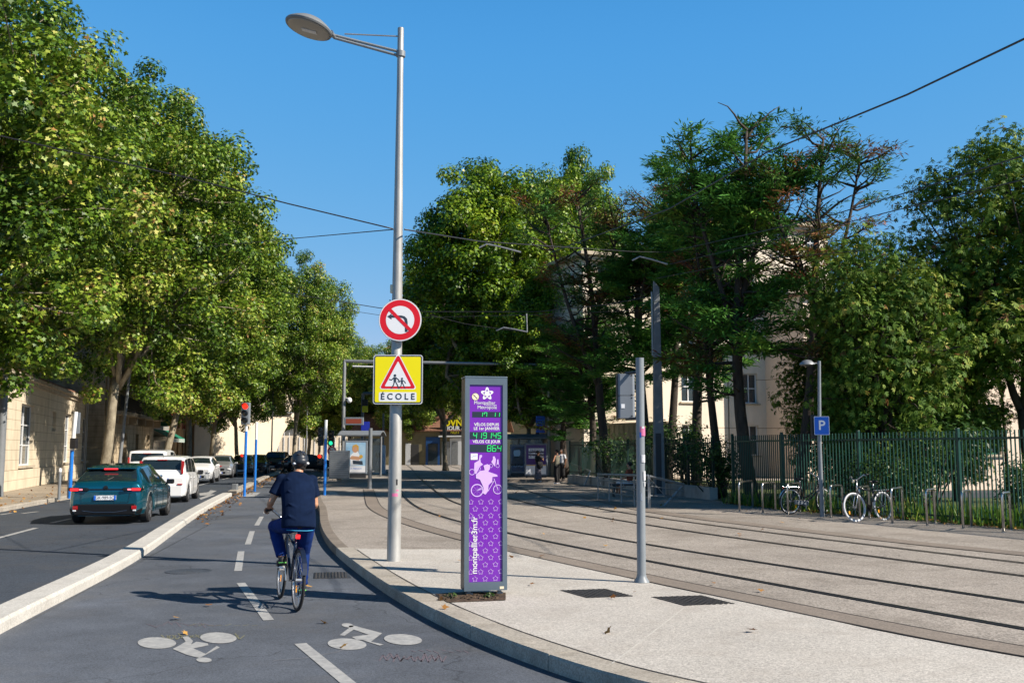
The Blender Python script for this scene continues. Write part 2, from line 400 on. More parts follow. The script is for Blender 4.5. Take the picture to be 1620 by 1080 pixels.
# bands beside the tracks
B1o = smooth_curve([G(575, 774), G(577, 788), G(583, 804), G(613, 820), G(674, 840), G(730, 855), G(802, 872), G(900, 893), G(1002, 916), G(1100, 937), G(1187, 953), G(1280, 973), G(1389, 998), G(1500, 1019), G(1620, 1041), Vector((5.4, 6.9, 0)), Vector((8.4, 3.0, 0))], 0.5)
B1i = offset(B1o[::-1], 0.42)[::-1]
mb.strip(lift(B1o, 0.008), lift(B1i, 0.008)); struct(mb.build('paving_band', M['concrete_band']))
mb = MB()
B2 = smooth_curve([G(905, 783), G(1000, 806), G(1100, 821), G(1260, 840), G(1389, 856), G(1549, 872), G(1620, 879), Vector((11.2, 10.5, 0)), Vector((15, 4.5, 0)), Vector((19, -1, 0))], 0.6)
mb.strip(lift(B2, 0.008), lift(offset(B2[::-1], 0.55)[::-1], 0.008)); struct(mb.build('paving_band', M['concrete_band']))
mb = MB(); mb.strip(lift(offset(B1o, 0.012), 0.010), lift(offset(B1o, -0.012), 0.010)); mb.strip(lift(offset(B1i, 0.012), 0.010), lift(offset(B1i, -0.012), 0.010))
mb.strip(lift(offset(B2, 0.012), 0.010), lift(offset(B2, -0.012), 0.010))
struct(mb.build('paving_joints', M['joint']))
# sand-light expansion line in the aggregate
a_, b_ = G(968, 1050), G(1082, 962)
mb = MB(); d_ = Vector((b_.y - a_.y, a_.x - b_.x, 0)).normalized() * 0.008
mb.strip([a_ - d_ + Vector((0, 0, .006)), b_ - d_ + Vector((0, 0, .006))], [a_ + d_ + Vector((0, 0, .006)), b_ + d_ + Vector((0, 0, .006))]); struct(mb.build('paving_line', M['kerb_light']))
mb = MB()
mb.strip(lift(offset(KI, -0.0)[:i0], 0.0075), lift(offset(KI, 0.014)[:i0], 0.0075)); struct(mb.build('paving_joints', M['joint']))
# rails
T1a = [(600, 738.5), (614, 747), (625, 761), (637, 781), (645, 791), (658, 801), (680, 811), (730, 826), (802, 843), (892, 862), (1005, 884), (1105, 902), (1235, 926), (1370, 952), (1485, 971), (1620, 994)]
T1b = [(640, 733), (650, 740), (666, 757), (681, 770), (700, 785), (731, 799), (804, 820), (892, 838), (1005, 858), (1105, 875), (1219, 892), (1325, 909), (1485, 932), (1620, 953)]
T2a = [(664, 733), (687, 744), (730, 762), (804, 787), (892, 808), (1005, 827), (1105, 843), (1260, 864), (1421, 886), (1620, 911)]
T2b = [(700, 733), (738, 745), (807, 767), (892, 793), (1005, 814), (1105, 828), (1244, 846), (1485, 875), (1620, 891)]
tails = [[(7.2, 5.2), (11, -1)], [(8.6, 5.9), (12.4, -.3)], [(10.0, 7.0), (14, 0)], [(11.6, 7.4), (15.4, .5)]]
RAILS = []
for k, (pts, tl) in enumerate(zip((T1a, T1b, T2a, T2b), tails)):
    c = smooth_curve([G(*p) for p in pts] + [Vector((a, b, 0)) for a, b in tl], 0.5, 3); RAILS.append(c)
    rail = MB()
    rail.strip(lift(offset(c, -0.038), 0.0125), lift(offset(c, 0.052), 0.0125), 1)
    rail.strip(lift(offset(c, -0.024), 0.0165), lift(offset(c, 0.022), 0.0165), 0)
    struct(rail.build('tram_rail', [M['rail_steel'], M['rail_rubber']]))
# left sidewalk
LK = lambda Y: -15.5 - 0.18 * (Y - 31.9)
SW = [Vector((LK(y) , y, 0)) for y in range(8, 190, 3)]
mb = MB(); mb.prism(poly(offset(SW, -0.1)) + [(-110, 190), (-110, 0)], -0.14, 0.0); struct(mb.build('left_pavement', M['sidewalk_left']))
struct(kerb('left_kerb', SW, offset(SW, -0.2), ZR - 0.01, 0.006, M['kerb_stone'], 3.0))
# ---------------- painted markings
def band(pa, pb, w_, z, mi=0):
    pa, pb = Vector(pa), Vector(pb); d = (pb - pa); d.z = 0; n = Vector((d.y, -d.x, 0)).normalized() * w_ / 2
    k = max(1, int(d.length / 0.25)); A = []; B = []
    for i in range(k + 1):
        p = pa.lerp(pb, i / k); A.append(Vector((p.x, p.y, z)) - n); B.append(Vector((p.x, p.y, z)) + n)
    return A, B
ZM = ZR + 0.006
for (x0, y0, x1, y1) in ((475, 1018, 560, 1088), (381, 922, 425, 981), (381.5, 872, 376.5, 903), (399, 840, 392, 861), (414, 817, 406, 831), (424, 801.5, 419, 812), (433, 789, 428, 796)):
    mb = MB(); A, B = band(G(x0, y0, ZR), G(x1, y1, ZR), 0.115, ZM); mb.strip(A, B); struct(mb.build('lane_marking', M['road_paint']))
for (x0, y0, x1, y1) in ((-60, 866, 57, 835), (81, 827, 113, 820), (0, 814, 18, 811.5), (35, 812, 60, 809), (128, 817, 150, 812)):
    mb = MB(); A, B = band(G(x0, y0, ZR), G(x1, y1, ZR), 0.13, ZM); mb.strip(A, B); struct(mb.build('lane_marking', M['road_paint']))
for (x0, y0, x1, y1) in ((315, 767.5, 340, 761), (352, 758, 370, 754), (305, 757, 325, 753)):
    mb = MB(); A, B = band(G(x0, y0, ZR), G(x1, y1, ZR), 0.14, ZM); mb.strip(A, B); struct(mb.build('lane_marking', M['road_paint']))
# arrow on the carriageway
mb = MB(); q = [G(x, y, ZR) for x, y in ((315, 780), (330, 778), (333, 775), (343, 776), (330, 783), (316, 784))]
q2 = [G(x, y, ZR) for x, y in ((315, 788), (333, 781.5), (341, 782), (318, 790))]
for qq in (q, q2): mb.prism([(p.x, p.y) for p in qq], ZR, ZM, side=False)
struct(mb.build('arrow_marking', M['road_paint']))
# two painted cyclists, drawn on the ground
def ellipse_px(cx, cy, rx, ry, rot=0, n=28):
    return [(cx + rx * math.cos(a) * math.cos(rot) - ry * math.sin(a) * math.sin(rot), cy + rx * math.cos(a) * math.sin(rot) + ry * math.sin(a) * math.cos(rot)) for a in [2 * math.pi * k / n for k in range(n)]]
def marking(polys, name='bicycle_marking'):
    mb = MB()
    for P in polys:
        mb.prism([tuple(G(x, y, ZR))[:2] for x, y in P], ZR, ZM, side=False)
    return struct(mb.build(name, M['road_paint']))
s3 = 3.115
def z4(P): return [(200 + x / s3, 960 + y / s3) for x, y in P]
marking([ellipse_px(200 + 150 / s3, 960 + 178 / s3, 95 / s3, 28 / s3, 0.02), ellipse_px(200 + 453 / s3, 960 + 153 / s3, 90 / s3, 27 / s3, 0.03),
         z4([(275, 148), (305, 146), (328, 168), (318, 186), (345, 172), (400, 180), (405, 190), (330, 205), (390, 232), (445, 193), (460, 200), (372, 246), (360, 252), (300, 238), (228, 208), (262, 190), (292, 172)]),
         ellipse_px(200 + 382 / s3, 960 + 262 / s3, 38 / s3, 12 / s3, 0.03)])
marking([ellipse_px(200 + 1087 / s3, 960 + 184 / s3, 96 / s3, 28 / s3, 0.05), ellipse_px(200 + 1363 / s3, 960 + 161 / s3, 94 / s3, 26 / s3, 0.06),
         ellipse_px(200 + 1090 / s3, 960 + 91 / s3, 30 / s3, 10 / s3, 0.1),
         z4([(1098, 93), (1120, 92), (1260, 130), (1205, 172), (1268, 186), (1248, 191), (1188, 172), (1165, 163), (1135, 162), (1110, 148), (1165, 140), (1195, 138), (1120, 112), (1075, 142), (1050, 140), (1095, 106)])])
# white slab crossing pads
for P in ([(372, 786), (402, 786), (412, 779), (385, 779)], [(518, 783), (536, 783), (530, 777), (518, 777)]):
    z_ = ZM if P[0][0] < 450 else 0.005
    mb = MB(); mb.prism([tuple(G(x, y, ZR if z_ < 0 else 0))[:2] for x, y in P], z_ - .01, z_, side=False); struct(mb.build('crossing_pad', M['road_paint']))
# covers and grates
def cover(P, name, label, cat, ribs, z=0.006, dark=None, group=None):
    c = sum((Vector(p) for p in P), Vector()) / len(P)
    mb = MB(); mb.prism([(p.x, p.y) for p in P], z - 0.012, z)
    u = (P[1] - P[0]); v = (P[3] - P[0])
    for i in range(ribs):
        for j in range(ribs):
            a = (i + 0.5) / ribs; b = (j + 0.5) / ribs
            ctr = P[0] + u * a + v * b
            mb.box((ctr.x, ctr.y, z + 0.002), (u.length / ribs * 0.66, v.length / ribs * 0.4, 0.005), math.atan2(u.y, u.x) + (0.9 if (i + j) % 2 else -0.9 + 0))
    o = mb.build(name, dark or M['cover_iron'], loc=(c.x, c.y, z)); return tag(o, label, cat, group)
mat('cover_iron', (0.075, 0.068, 0.062), 0.5, 0.5, var=0.3, vs=15)
cover([G(885, 934), G(958, 931.5), G(1001, 943.5), G(928, 946)], 'access_cover', 'dark cast iron cover between the counter totem and the grey signal pole', 'manhole cover', 9, 0.007)
cover([G(1030, 944.5), G(1110, 942), G(1158, 954), G(1082, 958.5)], 'access_cover', 'brown rectangular iron cover right of the grey signal pole foot', 'manhole cover', 9, 0.007)
cover([G(497, 906, ZR), G(548, 905, ZR), G(556, 914, ZR), G(496, 915, ZR)], 'drain_grate', 'rectangular iron drain grate in the cycle lane by the curved kerb', 'drain grate', 10, ZR + 0.008)
mb = MB(); c = G(298, 903.5, ZR); mb.lathe([(0.34, -0.01), (0.34, 0.004), (0.30, 0.005), (0.30, 0.002), (0.02, 0.003)], (c.x, c.y, ZR + .004), 32)
tag(mb.build('manhole_cover', M['asphalt_road'], loc=(c.x, c.y, ZR)), 'round manhole cover in the cycle lane beside the pale median kerb', 'manhole cover')
# planted pit at the totem foot
pit = [G(688, 940), G(740, 936.5), G(800, 938), G(800, 950), G(708, 953.5)]
mb = MB(); mb.prism([(p.x, p.y) for p in pit], 0.0, 0.011, side=False); struct(mb.build('soil_pit', M['soil']))

# faded chalk strokes, pale tyre arcs and repair seams on the cycle lane
mat('chalk_pink', (0.125, 0.105, 0.125), 0.9, var=0.3, vs=40); mat('chalk_yellow', (0.17, 0.17, 0.11), 0.9, var=0.3, vs=40); mat('scuff', (0.12, 0.13, 0.15), 0.9, var=0.3, vs=20); mat('tar', (0.03, 0.033, 0.04), 0.5)
def strokes(name, segs, m, w_=.02):
    mb = MB()
    for seg in segs:
        P = [G(x, y, ZR + .0035) for x, y in seg]
        for a, b in zip(P[:-1], P[1:]):
            A, B = band(a, b, w_, ZR + .0035); mb.strip(A, B)
    return struct(mb.build(name, M[m]))
r7 = random.Random(5)
strokes('chalk_marks', [[(255 + 9 * k, 1003 + r7.uniform(-2, 2)), (262 + 9 * k, 1009 + r7.uniform(-2, 2)), (270 + 9 * k, 1004)] for k in range(14)] + [[(300 + 14 * k, 989), (310 + 14 * k, 987 + r7.uniform(-2, 2))] for k in range(8)], 'chalk_yellow', .014)
strokes('chalk_marks', [[(432 + 12 * k + r7.uniform(-3, 3), 996 - 1.2 * k + r7.uniform(-4, 4)) for k in range(1)] + [(440 + 15 * j + r7.uniform(-4, 4), 992 - .8 * j + r7.uniform(-4, 4)), (448 + 15 * j, 988 - .8 * j + r7.uniform(-4, 4))] for j in range(6)], 'chalk_pink', .012) if False else strokes('chalk_marks', [[(232 + 13 * j, 989 + r7.uniform(-4, 3)), (240 + 13 * j, 985 + r7.uniform(-4, 4)), (247 + 13 * j, 991 + r7.uniform(-4, 3))] for j in range(9)], 'chalk_pink', .012)
strokes('chalk_marks', [[(600 + 11 * j, 1043 + r7.uniform(-4, 3)), (606 + 11 * j, 1036 + r7.uniform(-4, 4)), (612 + 11 * j, 1044 + r7.uniform(-4, 3)), (618 + 11 * j, 1037)] for j in range(9)] + [[(650 + 12 * j, 1028 + r7.uniform(-2, 2)), (658 + 12 * j, 1031 + r7.uniform(-2, 2))] for j in range(8)], 'chalk_pink', .014)
strokes('tyre_scuffs', [[(432, 1044), (480, 1040), (530, 1031), (575, 1017)], [(165, 953), (230, 950), (300, 944)], [(235, 946), (330, 941), (420, 936)], [(480, 935), (560, 930), (585, 928)]], 'scuff', .03)
mb = MB()
for q in ([G(40, 985, ZR), G(330, 830, ZR)],): 
    A, B = band(q[0], q[1], .02, ZR + .003); mb.strip(A, B)
struct(mb.build('repair_seam', M['tar']))
# ================================================================ TREES
def leaf_mat(name, stops, transl=0.20, rough=0.45, spec=0.4):
    m = bpy.data.materials.new(name); m.use_nodes = True; n = m.node_tree; N = n.nodes; L = n.links; b = N["Principled BSDF"]
    at_ = N.new('ShaderNodeAttribute'); at_.attribute_name = 'tone'
    cr = N.new('ShaderNodeValToRGB'); e = cr.color_ramp.elements
    while len(e) < len(stops): e.new(0.5)
    for i, (p, c) in enumerate(stops): e[i].position = p; e[i].color = (*c, 1)
    L.new(at_.outputs['Fac'], cr.inputs[0]); L.new(cr.outputs[0], b.inputs['Base Color'])
    b.inputs['Roughness'].default_value = rough; b.inputs['Specular IOR Level'].default_value = spec
    tr = N.new('ShaderNodeBsdfTranslucent'); L.new(cr.outputs[0], tr.inputs[0])
    mx = N.new('ShaderNodeMixShader'); mx.inputs[0].default_value = transl
    out = N['Material Output']; L.new(b.outputs[0], mx.inputs[1]); L.new(tr.outputs[0], mx.inputs[2]); L.new(mx.outputs[0], out.inputs[0])
    M[name] = m; return m
leaf_mat('plane_leaf', [(0.0, (0.03, 0.075, 0.008)), (0.4, (0.115, 0.215, 0.014)), (0.75, (0.31, 0.39, 0.045)), (0.95, (0.54, 0.50, 0.15)), (1.0, (0.36, 0.20, 0.06))])
leaf_mat('plane_leaf_green', [(0.0, (0.03, 0.085, 0.006)), (0.5, (0.155, 0.27, 0.010)), (0.85, (0.34, 0.43, 0.03)), (1.0, (0.30, 0.28, 0.03))])
leaf_mat('needle_green', [(0.0, (0.035, 0.12, 0.025)), (0.5, (0.08, 0.23, 0.035)), (0.8, (0.20, 0.35, 0.05)), (0.93, (0.09, 0.13, 0.03)), (1.0, (0.16, 0.06, 0.025))], 0.15, 0.55, 0.25)
leaf_mat('needle_rusty', [(0.0, (0.035, 0.11, 0.025)), (0.5, (0.08, 0.20, 0.035)), (0.8, (0.14, 0.15, 0.035)), (0.93, (0.20, 0.085, 0.03)), (1.0, (0.22, 0.08, 0.04))], 0.15, 0.55, 0.25)
leaf_mat('chestnut_leaf', [(0.0, (0.04, 0.095, 0.010)), (0.5, (0.085, 0.16, 0.018)), (0.8, (0.24, 0.31, 0.05)), (0.97, (0.32, 0.28, 0.06)), (1.0, (0.20, 0.08, 0.03))], 0.15, 0.6, 0.15)
leaf_mat('shrub_leaf', [(0.0, (0.02, 0.05, 0.012)), (0.6, (0.045, 0.11, 0.02)), (1.0, (0.12, 0.2, 0.03))], 0.3)
leaf_mat('dry_leaf', [(0.0, (0.16, 0.065, 0.02)), (0.5, (0.30, 0.14, 0.04)), (1.0, (0.45, 0.26, 0.07))], 0.1, 0.7, 0.2)
mat('plane_bark', (0.14, 0.115, 0.08), 0.85, col2=(0.34, 0.30, 0.22), vs=5, bump=0.5, bs=18, stretch=(1, 1, 0.55))
mat('dark_bark', (0.035, 0.027, 0.022), 0.9, col2=(0.075, 0.058, 0.045), vs=7, bump=0.8, bs=14, stretch=(1, 1, .25))
def leaf_shape(kind):
    if kind == 'plane':     # five-lobed leaf
        a = []
        for k, (an, r) in enumerate(((-90, .10), (-50, .42), (-20, .24), (15, .50), (45, .30), (90, .62), (135, .30), (165, .50), (200, .24), (230, .42))):
            a.append((math.cos(R(an)) * r, math.sin(R(an)) * r, 0.10 * abs(math.cos(R(an))) * r))
        return np.array(a)
    if kind == 'needle': return np.array([(0, 0, 0), (.11, .45, .03), (0, 1, -.06), (-.11, .45, .03)], float)
    if kind == 'slim': return np.array([(0, 0, 0), (.09, .35, .02), (.13, .72, .02), (0, 1, -.06), (-.13, .72, .02), (-.09, .35, .02)], float)
    if kind == 'oval': return np.array([(0, 0, 0), (.20, .35, .03), (.17, .75, .03), (0, 1, -.05), (-.17, .75, .03), (-.20, .35, .03)], float)
def leaves_mesh(name, pos, nrm, up, size, shape, tone, material):
    """pos,nrm,up: (n,3); each leaf is one polygon lying in the plane normal to nrm, its tip along 'up'"""
    n = len(pos); k = len(shape)
    nrm = nrm / np.linalg.norm(nrm, axis=1, keepdims=True)
    t = up - nrm * (up * nrm).sum(1, keepdims=True); t /= np.maximum(np.linalg.norm(t, axis=1, keepdims=True), 1e-6)
    b = np.cross(t, nrm)
    v = pos[:, None, :] + (b[:, None, :] * shape[None, :, 0:1] + t[:, None, :] * shape[None, :, 1:2] + nrm[:, None, :] * shape[None, :, 2:3]) * size[:, None, None]
    me = bpy.data.meshes.new(name)
    me.vertices.add(n * k); me.vertices.foreach_set('co', v.reshape(-1).astype(np.float32))
    me.loops.add(n * k); me.loops.foreach_set('vertex_index', np.arange(n * k, dtype=np.int32))
    me.polygons.add(n); me.polygons.foreach_set('loop_start', np.arange(0, n * k, k, dtype=np.int32))
    me.materials.append(material)
    me.update(calc_edges=True)
    at_ = me.attributes.new('tone', 'FLOAT', 'FACE'); at_.data.foreach_set('value', tone.astype(np.float32))
    return me
rng = np.random.default_rng(11)
def unit(n):
    v = rng.normal(size=(n, 3)); return v / np.linalg.norm(v, axis=1, keepdims=True)
def limb_mesh(mb, p0, p1, r0, r1, wob=0.12, n=7, seg=5):
    p0, p1 = Vector(p0), Vector(p1); d = p1 - p0; pts = []; rs = []
    q = Vector(rng.normal(size=3)) * d.length * wob * 0.5; q2 = Vector(rng.normal(size=3)) * d.length * wob * 0.25
    for i in range(seg + 1):
        t = i / seg; pts.append(p0 + d * t + q * math.sin(math.pi * t) + q2 * math.sin(2 * math.pi * t)); rs.append(r0 + (r1 - r0) * t)
    mb.tube(pts, rs, n); return pts
def broad_tree(H, CR, trunk_r, fork, nclump=150, per=330, lean=(0, 0), leaf=0.19, kind='plane', material=None, crown_z=None, crown_h=None, bark=None, squash=1.0, sub=5, low=0.0, gaps=0.0, inner=0.35, clr=(0.75, 1.5), sep=0.13):
    """returns (trunk mesh builder, leaf arrays)"""
    mb = MB()
    cz = crown_z or (fork + (H - fork) * 0.52); ch = crown_h or (H - fork) * 0.56
    top = Vector((lean[0], lean[1], fork))
    tp = []; tr = []
    for i in range(9):
        t = i / 8; tp.append(Vector((lean[0] * t + 0.06 * math.sin(5 * t), lean[1] * t + 0.05 * math.cos(4 * t) - .05, fork * t))); tr.append(trunk_r * (1.35 - 0.5 * min(1, t * 6)) * (1 - 0.18 * t) if t < .16 else trunk_r * (0.9 - 0.2 * t))
    mb.tube(tp, tr, 14)
    # clumps
    C = []
    k = 0
    while len(C) < nclump and k < 16000:
        k += 1
        d = unit(1)[0]; rr = inner + (1 - inner) * rng.random() ** 0.6
        lump = 0.86 + 0.30 * noise.noise(Vector(d) * 2.1 + Vector((trunk_r * 100, H, 0)))
        p = np.array([d[0] * CR * rr * lump, d[1] * CR * rr * lump * squash, d[2] * ch * rr * lump]) + np.array([lean[0], lean[1], cz])
        if p[2] < low: continue
        if gaps and noise.noise(Vector(p) * 0.35) < -gaps: continue
        if C and min(np.linalg.norm(np.array([c[0] for c in C]) - p, axis=1)) < CR * sep: continue
        C.append((p, clr[0] + (clr[1] - clr[0]) * rng.random()))
    # limbs towards clumps
    nl = 6; mains = []
    for i in range(nl):
        a = 2 * math.pi * i / nl + rng.random() * 0.6
        e = Vector((math.cos(a) * CR * 0.42, math.sin(a) * CR * 0.42 * squash, cz + ch * (-0.1 + 0.4 * rng.random()))) + Vector((lean[0], lean[1], 0))
        if i == 0: e = Vector((lean[0], lean[1], cz + ch * 0.55))
        pts = limb_mesh(mb, top - Vector((0, 0, 0.5 * rng.random())), e, trunk_r * 0.52, trunk_r * 0.22, 0.2, 8, 7); mains.append(pts)
    allp = [(p, i) for pts in mains for i, p in enumerate(pts) if i > 1]
    for c, r in C:
        cv = Vector(c); best = min(allp, key=lambda q: (q[0] - cv).length + (2.0 if q[0].z > cv.z + 0.5 else 0))
        limb_mesh(mb, best[0], cv, trunk_r * 0.13, 0.02, 0.15, 5, 4)
    P = []; Nn = []; U = []; S = []; T = []
    for c, r in C:
        n = int(per * (r ** 1.7)); d = unit(n); q = rng.random((n, 1)) ** 0.30
        wobble = np.array([1 + 0.35 * noise.noise(Vector(x) * 2.5 + Vector(c)) for x in d])[:, None]
        pos = c + d * r * q * wobble * np.array([1, 1, 0.8])
        nr = d * 0.95 + np.array([0, 0, 0.55]) + rng.normal(size=(n, 3)) * 0.42
        P.append(pos); Nn.append(nr); U.append(unit(n) + np.array([0, 0, -0.5]))
        S.append(leaf * (0.7 + 0.6 * rng.random(n)))
        out = np.clip(q[:, 0], 0, 1)
        T.append(np.clip(rng.normal(0.38 + 0.13 * rng.normal(), 0.23, n), 0, 1))
    P = np.concatenate(P); Nn = np.concatenate(Nn); U = np.concatenate(U); S = np.concatenate(S); T = np.concatenate(T)
    if kind == 'palm':      # palmate: five drooping leaflets per leaf
        k = 5; n = len(P); ang = np.array([-1.25, -0.62, 0, 0.62, 1.25])
        t = U - Nn * (U * Nn).sum(1, keepdims=True) / (Nn * Nn).sum(1, keepdims=True); t /= np.linalg.norm(t, axis=1, keepdims=True)
        nn = Nn / np.linalg.norm(Nn, axis=1, keepdims=True); b = np.cross(t, nn)
        P2 = np.repeat(P, k, 0); N2 = np.repeat(nn, k, 0); A = np.tile(ang, n)[:, None]
        U2 = np.repeat(t, k, 0) * np.cos(A) + np.repeat(b, k, 0) * np.sin(A) + np.array([0, 0, -0.35])
        S2 = np.repeat(S, k) * np.tile(np.array([.7, .9, 1, .9, .7]), n); T2 = np.clip(np.repeat(T, k) + rng.normal(0, .05, n * k), 0, 1)
        N2 = N2 + rng.normal(size=N2.shape) * 0.12
        return mb, (P2, N2, U2, S2, T2)
    return mb, (P, Nn, U, S, T)
def make_tree(name, loc, spec, label, cat, group, bark, material, shape='plane', rz=0, part='crown'):
    root = thing(name, loc, label, cat, group, rz)
    mb, L = spec
    tr = mb.build('trunk', bark, root, smooth=True, local=True)
    me = leaves_mesh(part, L[0], L[1], L[2], L[3], leaf_shape(shape), L[4], material)
    o = bpy.data.objects.new(part, me); COL.objects.link(o); o.parent = root
    return root
# leaves_mesh argument order: pos, nrm, up, size, shape, tone
# ---- plane trees of the left avenue (three crowns, repeated)
PB, PL, PG = M['plane_bark'], M['plane_leaf'], M['plane_leaf_green']
specA = broad_tree(20.5, 7.0, 0.26, 5.0, 330, 430, (0.5, 0.3), 0.19, low=4.2, clr=(0.6, 1.25), sep=.15, crown_z=12.2, crown_h=8.8)
specB = broad_tree(20, 6.6, 0.25, 4.4, 310, 430, (0.9, 1.0), 0.19, low=4.0, clr=(0.6, 1.25), sep=.15, crown_z=11.6, crown_h=8.8)
tA = make_tree('plane_tree', (LK(46.5) - 0.9, 46.5, 0), specA, 'tall plane tree with pale straight trunk in front of the balcony facade', 'tree', 'plane trees along the left pavement', PB, PL)
tB = make_tree('plane_tree', (LK(60) - 0.6, 60, 0), specB, 'plane tree with a forked leaning trunk before the green awning', 'tree', 'plane trees along the left pavement', PB, PL)
AV = 'plane trees along the left pavement'
dup(tB, (LK(31.5) - 1.9, 32.5, 0), 2.4, 'nearest plane tree at the left edge, its branches hanging over the beige building', AV, (1.0, 1.0, 0.93))
dup(tA, (LK(73) - 0.6, 73, 0), 1.9, 'plane tree right of the forked one, in front of the building with red shutters', AV, (0.98, 0.98, 1.0))
dup(tB, (LK(84.5) - 0.4, 84.5, 0), 4.4, 'plane tree with a thick spotted trunk behind the white and silver cars', AV, (0.92, 0.92, 0.98))
dup(tA, (LK(100) + 0.2, 101, 0), 3.3, 'plane tree with dark curved trunk left of the red signal', AV, (0.9, 0.9, 0.9))
dup(tB, (-25.0, 122, 0), 0.6, 'distant plane tree whose crown hides the cream arched building', AV, (1.0, 1.0, 0.95))
dup(tA, (-21.2, 97, 0), 5.2, 'plane tree with slender light trunk beside the oncoming dark SUV', AV, (0.84, 0.84, 1.02))
dup(tB, (-24.5, 138, 0), 2.9, 'farthest plane tree of the avenue, its round crown ending the row against the sky', AV, (0.8, 0.8, 1.0))
dup(tA, (-31, 150, 0), 1.0, 'plane tree at the far left end of the avenue behind the others', AV, (0.9, 0.9, 0.9))
# ---- big planes behind the tram stop
CG = 'green plane trees behind the tram stop'
specC = broad_tree(20, 6.6, 0.30, 4.8, 300, 380, (0.2, 0), 0.22, low=3.8, clr=(0.65, 1.3), sep=.15)
tC = make_tree('plane_tree', (XY(772, 66), 66, 0), specC, 'broad bright green plane tree behind the counter totem', 'tree', CG, PB, PG)
tC.scale = (0.97, 0.97, 1.03)
dup(tC, (XY(905, 72), 74, 0), 2.2, 'plane tree with a narrow high top between the broad one and the conifers', CG, (0.74, 0.74, 1.2))
dup(tC, (XY(700, 78), 82, 0), 4.1, 'plane tree with a dark lower crown right of the school sign', CG, (0.75, 0.75, 0.86))
dup(tC, (XY(836, 58), 62, 0), 1.1, 'dark low plane tree over the right tram shelter', CG, (0.62, 0.62, 0.66))
FG = 'smaller plane trees at the far end of the tram street'
dup(tA, (XY(652, 112), 112, 0), 0.4, 'plane tree with pale thin trunk before the far yellow building', FG, (0.75, 0.75, 0.72))
dup(tB, (XY(600, 118), 118, 0), 2.1, 'plane tree above the left tram shelter behind the school sign', FG, (0.72, 0.72, 0.74))
dup(tA, (XY(556, 122), 122, 0), 3.9, 'small plane tree left of the portal column', FG, (0.55, 0.55, 0.62))
dup(tB, (XY(700, 132), 132, 0), 5.5, 'plane tree beyond the yellow shop sign', FG, (0.75, 0.75, 0.78))
dup(tA, (XY(500, 128), 130, 0), 5.0, 'plane tree seen above the cyclist, left of the camera mast', FG, (0.7, 0.7, 0.66))
# ---- conifers behind the fence
def conifer(H, trunk_r, nb, Lmax, z0, lean=(0, 0), per=70, size=0.16, rusty=0.1, droop=0.1, prof=None, fork=None, skipf=0.0):
    mb = MB(); P = []; Nn = []; U = []; S = []; T = []
    axes = []
    def axis(p0, p1, r0, r1):
        pts = limb_mesh(mb, p0, p1, r0, r1, 0.05, 8, 9); axes.append((pts, r0, r1))
    axis((0, 0, 0), (lean[0], lean[1], H), trunk_r, 0.04)
    for f in (fork or []):
        axis(axes[0][0][f[0]], (f[1], f[2], f[3]), trunk_r * 0.5, 0.03)
    for ai, (pts, r0, r1) in enumerate(axes):
        n = nb if ai == 0 else nb // 2
        for i in range(n):
            t = rng.random() ** 0.8; k = min(int(t * (len(pts) - 1)), len(pts) - 2); fr = t * (len(pts) - 1) - k
            p = pts[k].lerp(pts[k + 1], fr)
            if p.z < z0: continue
            h = p.z / H; L = Lmax * (prof(h) if prof else (1 - h * 0.75)) * (0.55 + 0.6 * rng.random())
            a = rng.random() * 6.283; el = 0.15 + 0.5 * h - droop + rng.normal() * 0.15
            e = p + Vector((math.cos(a) * math.cos(el), math.sin(a) * math.cos(el), math.sin(el))) * L
            bp = limb_mesh(mb, p, e, 0.02 + 0.02 * L, 0.01, 0.12, 4, 4)
            if rng.random() < skipf: continue
            tb = np.clip(rng.normal(0.40, 0.13), 0, 1) if rng.random() > rusty else rng.uniform(.75, 1)
            d = (e - p).normalized(); side = np.array(d.cross(Vector((0, 0, 1))).normalized())
            nt_ = max(4, int(L * 6))
            for j in range(nt_):
                s = 0.35 + 0.68 * (j + rng.random()) / nt_
                c = np.array(p.lerp(e, s)) + side * rng.normal() * 0.30 * L * (1.1 - s) + rng.normal(size=3) * np.array([.08, .08, .07])
                m_ = int(per * (0.6 + 0.6 * rng.random()) * 0.45)
                dd = unit(m_); dd[:, 2] = dd[:, 2] * 0.45 + 0.15; dd += np.array(d) * 0.6
                P.append(c + dd * (0.38 * rng.random((m_, 1))) * np.array([1, 1, .6])); Nn.append(unit(m_) * 0.8 + np.array([0, 0, 1.0]))
                U.append(dd); S.append(size * (0.7 + 0.8 * rng.random(m_))); T.append(np.clip(rng.normal(tb, 0.13, m_), 0, 1))
    return mb, tuple(np.concatenate(x) for x in (P, Nn, U, S, T))
DB = M['dark_bark']; NG, NR = M['needle_green'], M['needle_rusty']
CO = 'dark conifers behind the railings'
flat = lambda h: 1.05 - 0.45 * h
specD = conifer(12.6, 0.22, 80, 2.3, 3.4, (0.2, 0.3), 88, 0.21, 0.10, 0.05, flat, [(3, -1.6, 0.4, 11.6), (4, 1.3, -0.3, 10.8)], 0.22)
t1 = make_tree('conifer_tree', (XY(1188, 33.5), 33.5, 0), specD, 'tall dark green conifer in the middle with several tops against the sky', 'conifer', CO, DB, NG, 'needle')
specE = conifer(12.0, 0.22, 76, 2.2, 4.0, (1.3, 0.2), 52, 0.18, 0.45, 0.0, flat, [(3, 2.6, 0.5, 11.4), (5, -0.4, 0.2, 10.6)], 0.36)
t1.scale = (1.1, 1.1, 1.02)
t2 = make_tree('conifer_tree', (XY(1258, 32), 32, 0), specE, 'sparse conifer with rusty brown tips leaning right before the cream building', 'conifer', CO, DB, NR, 'needle', 0.0)
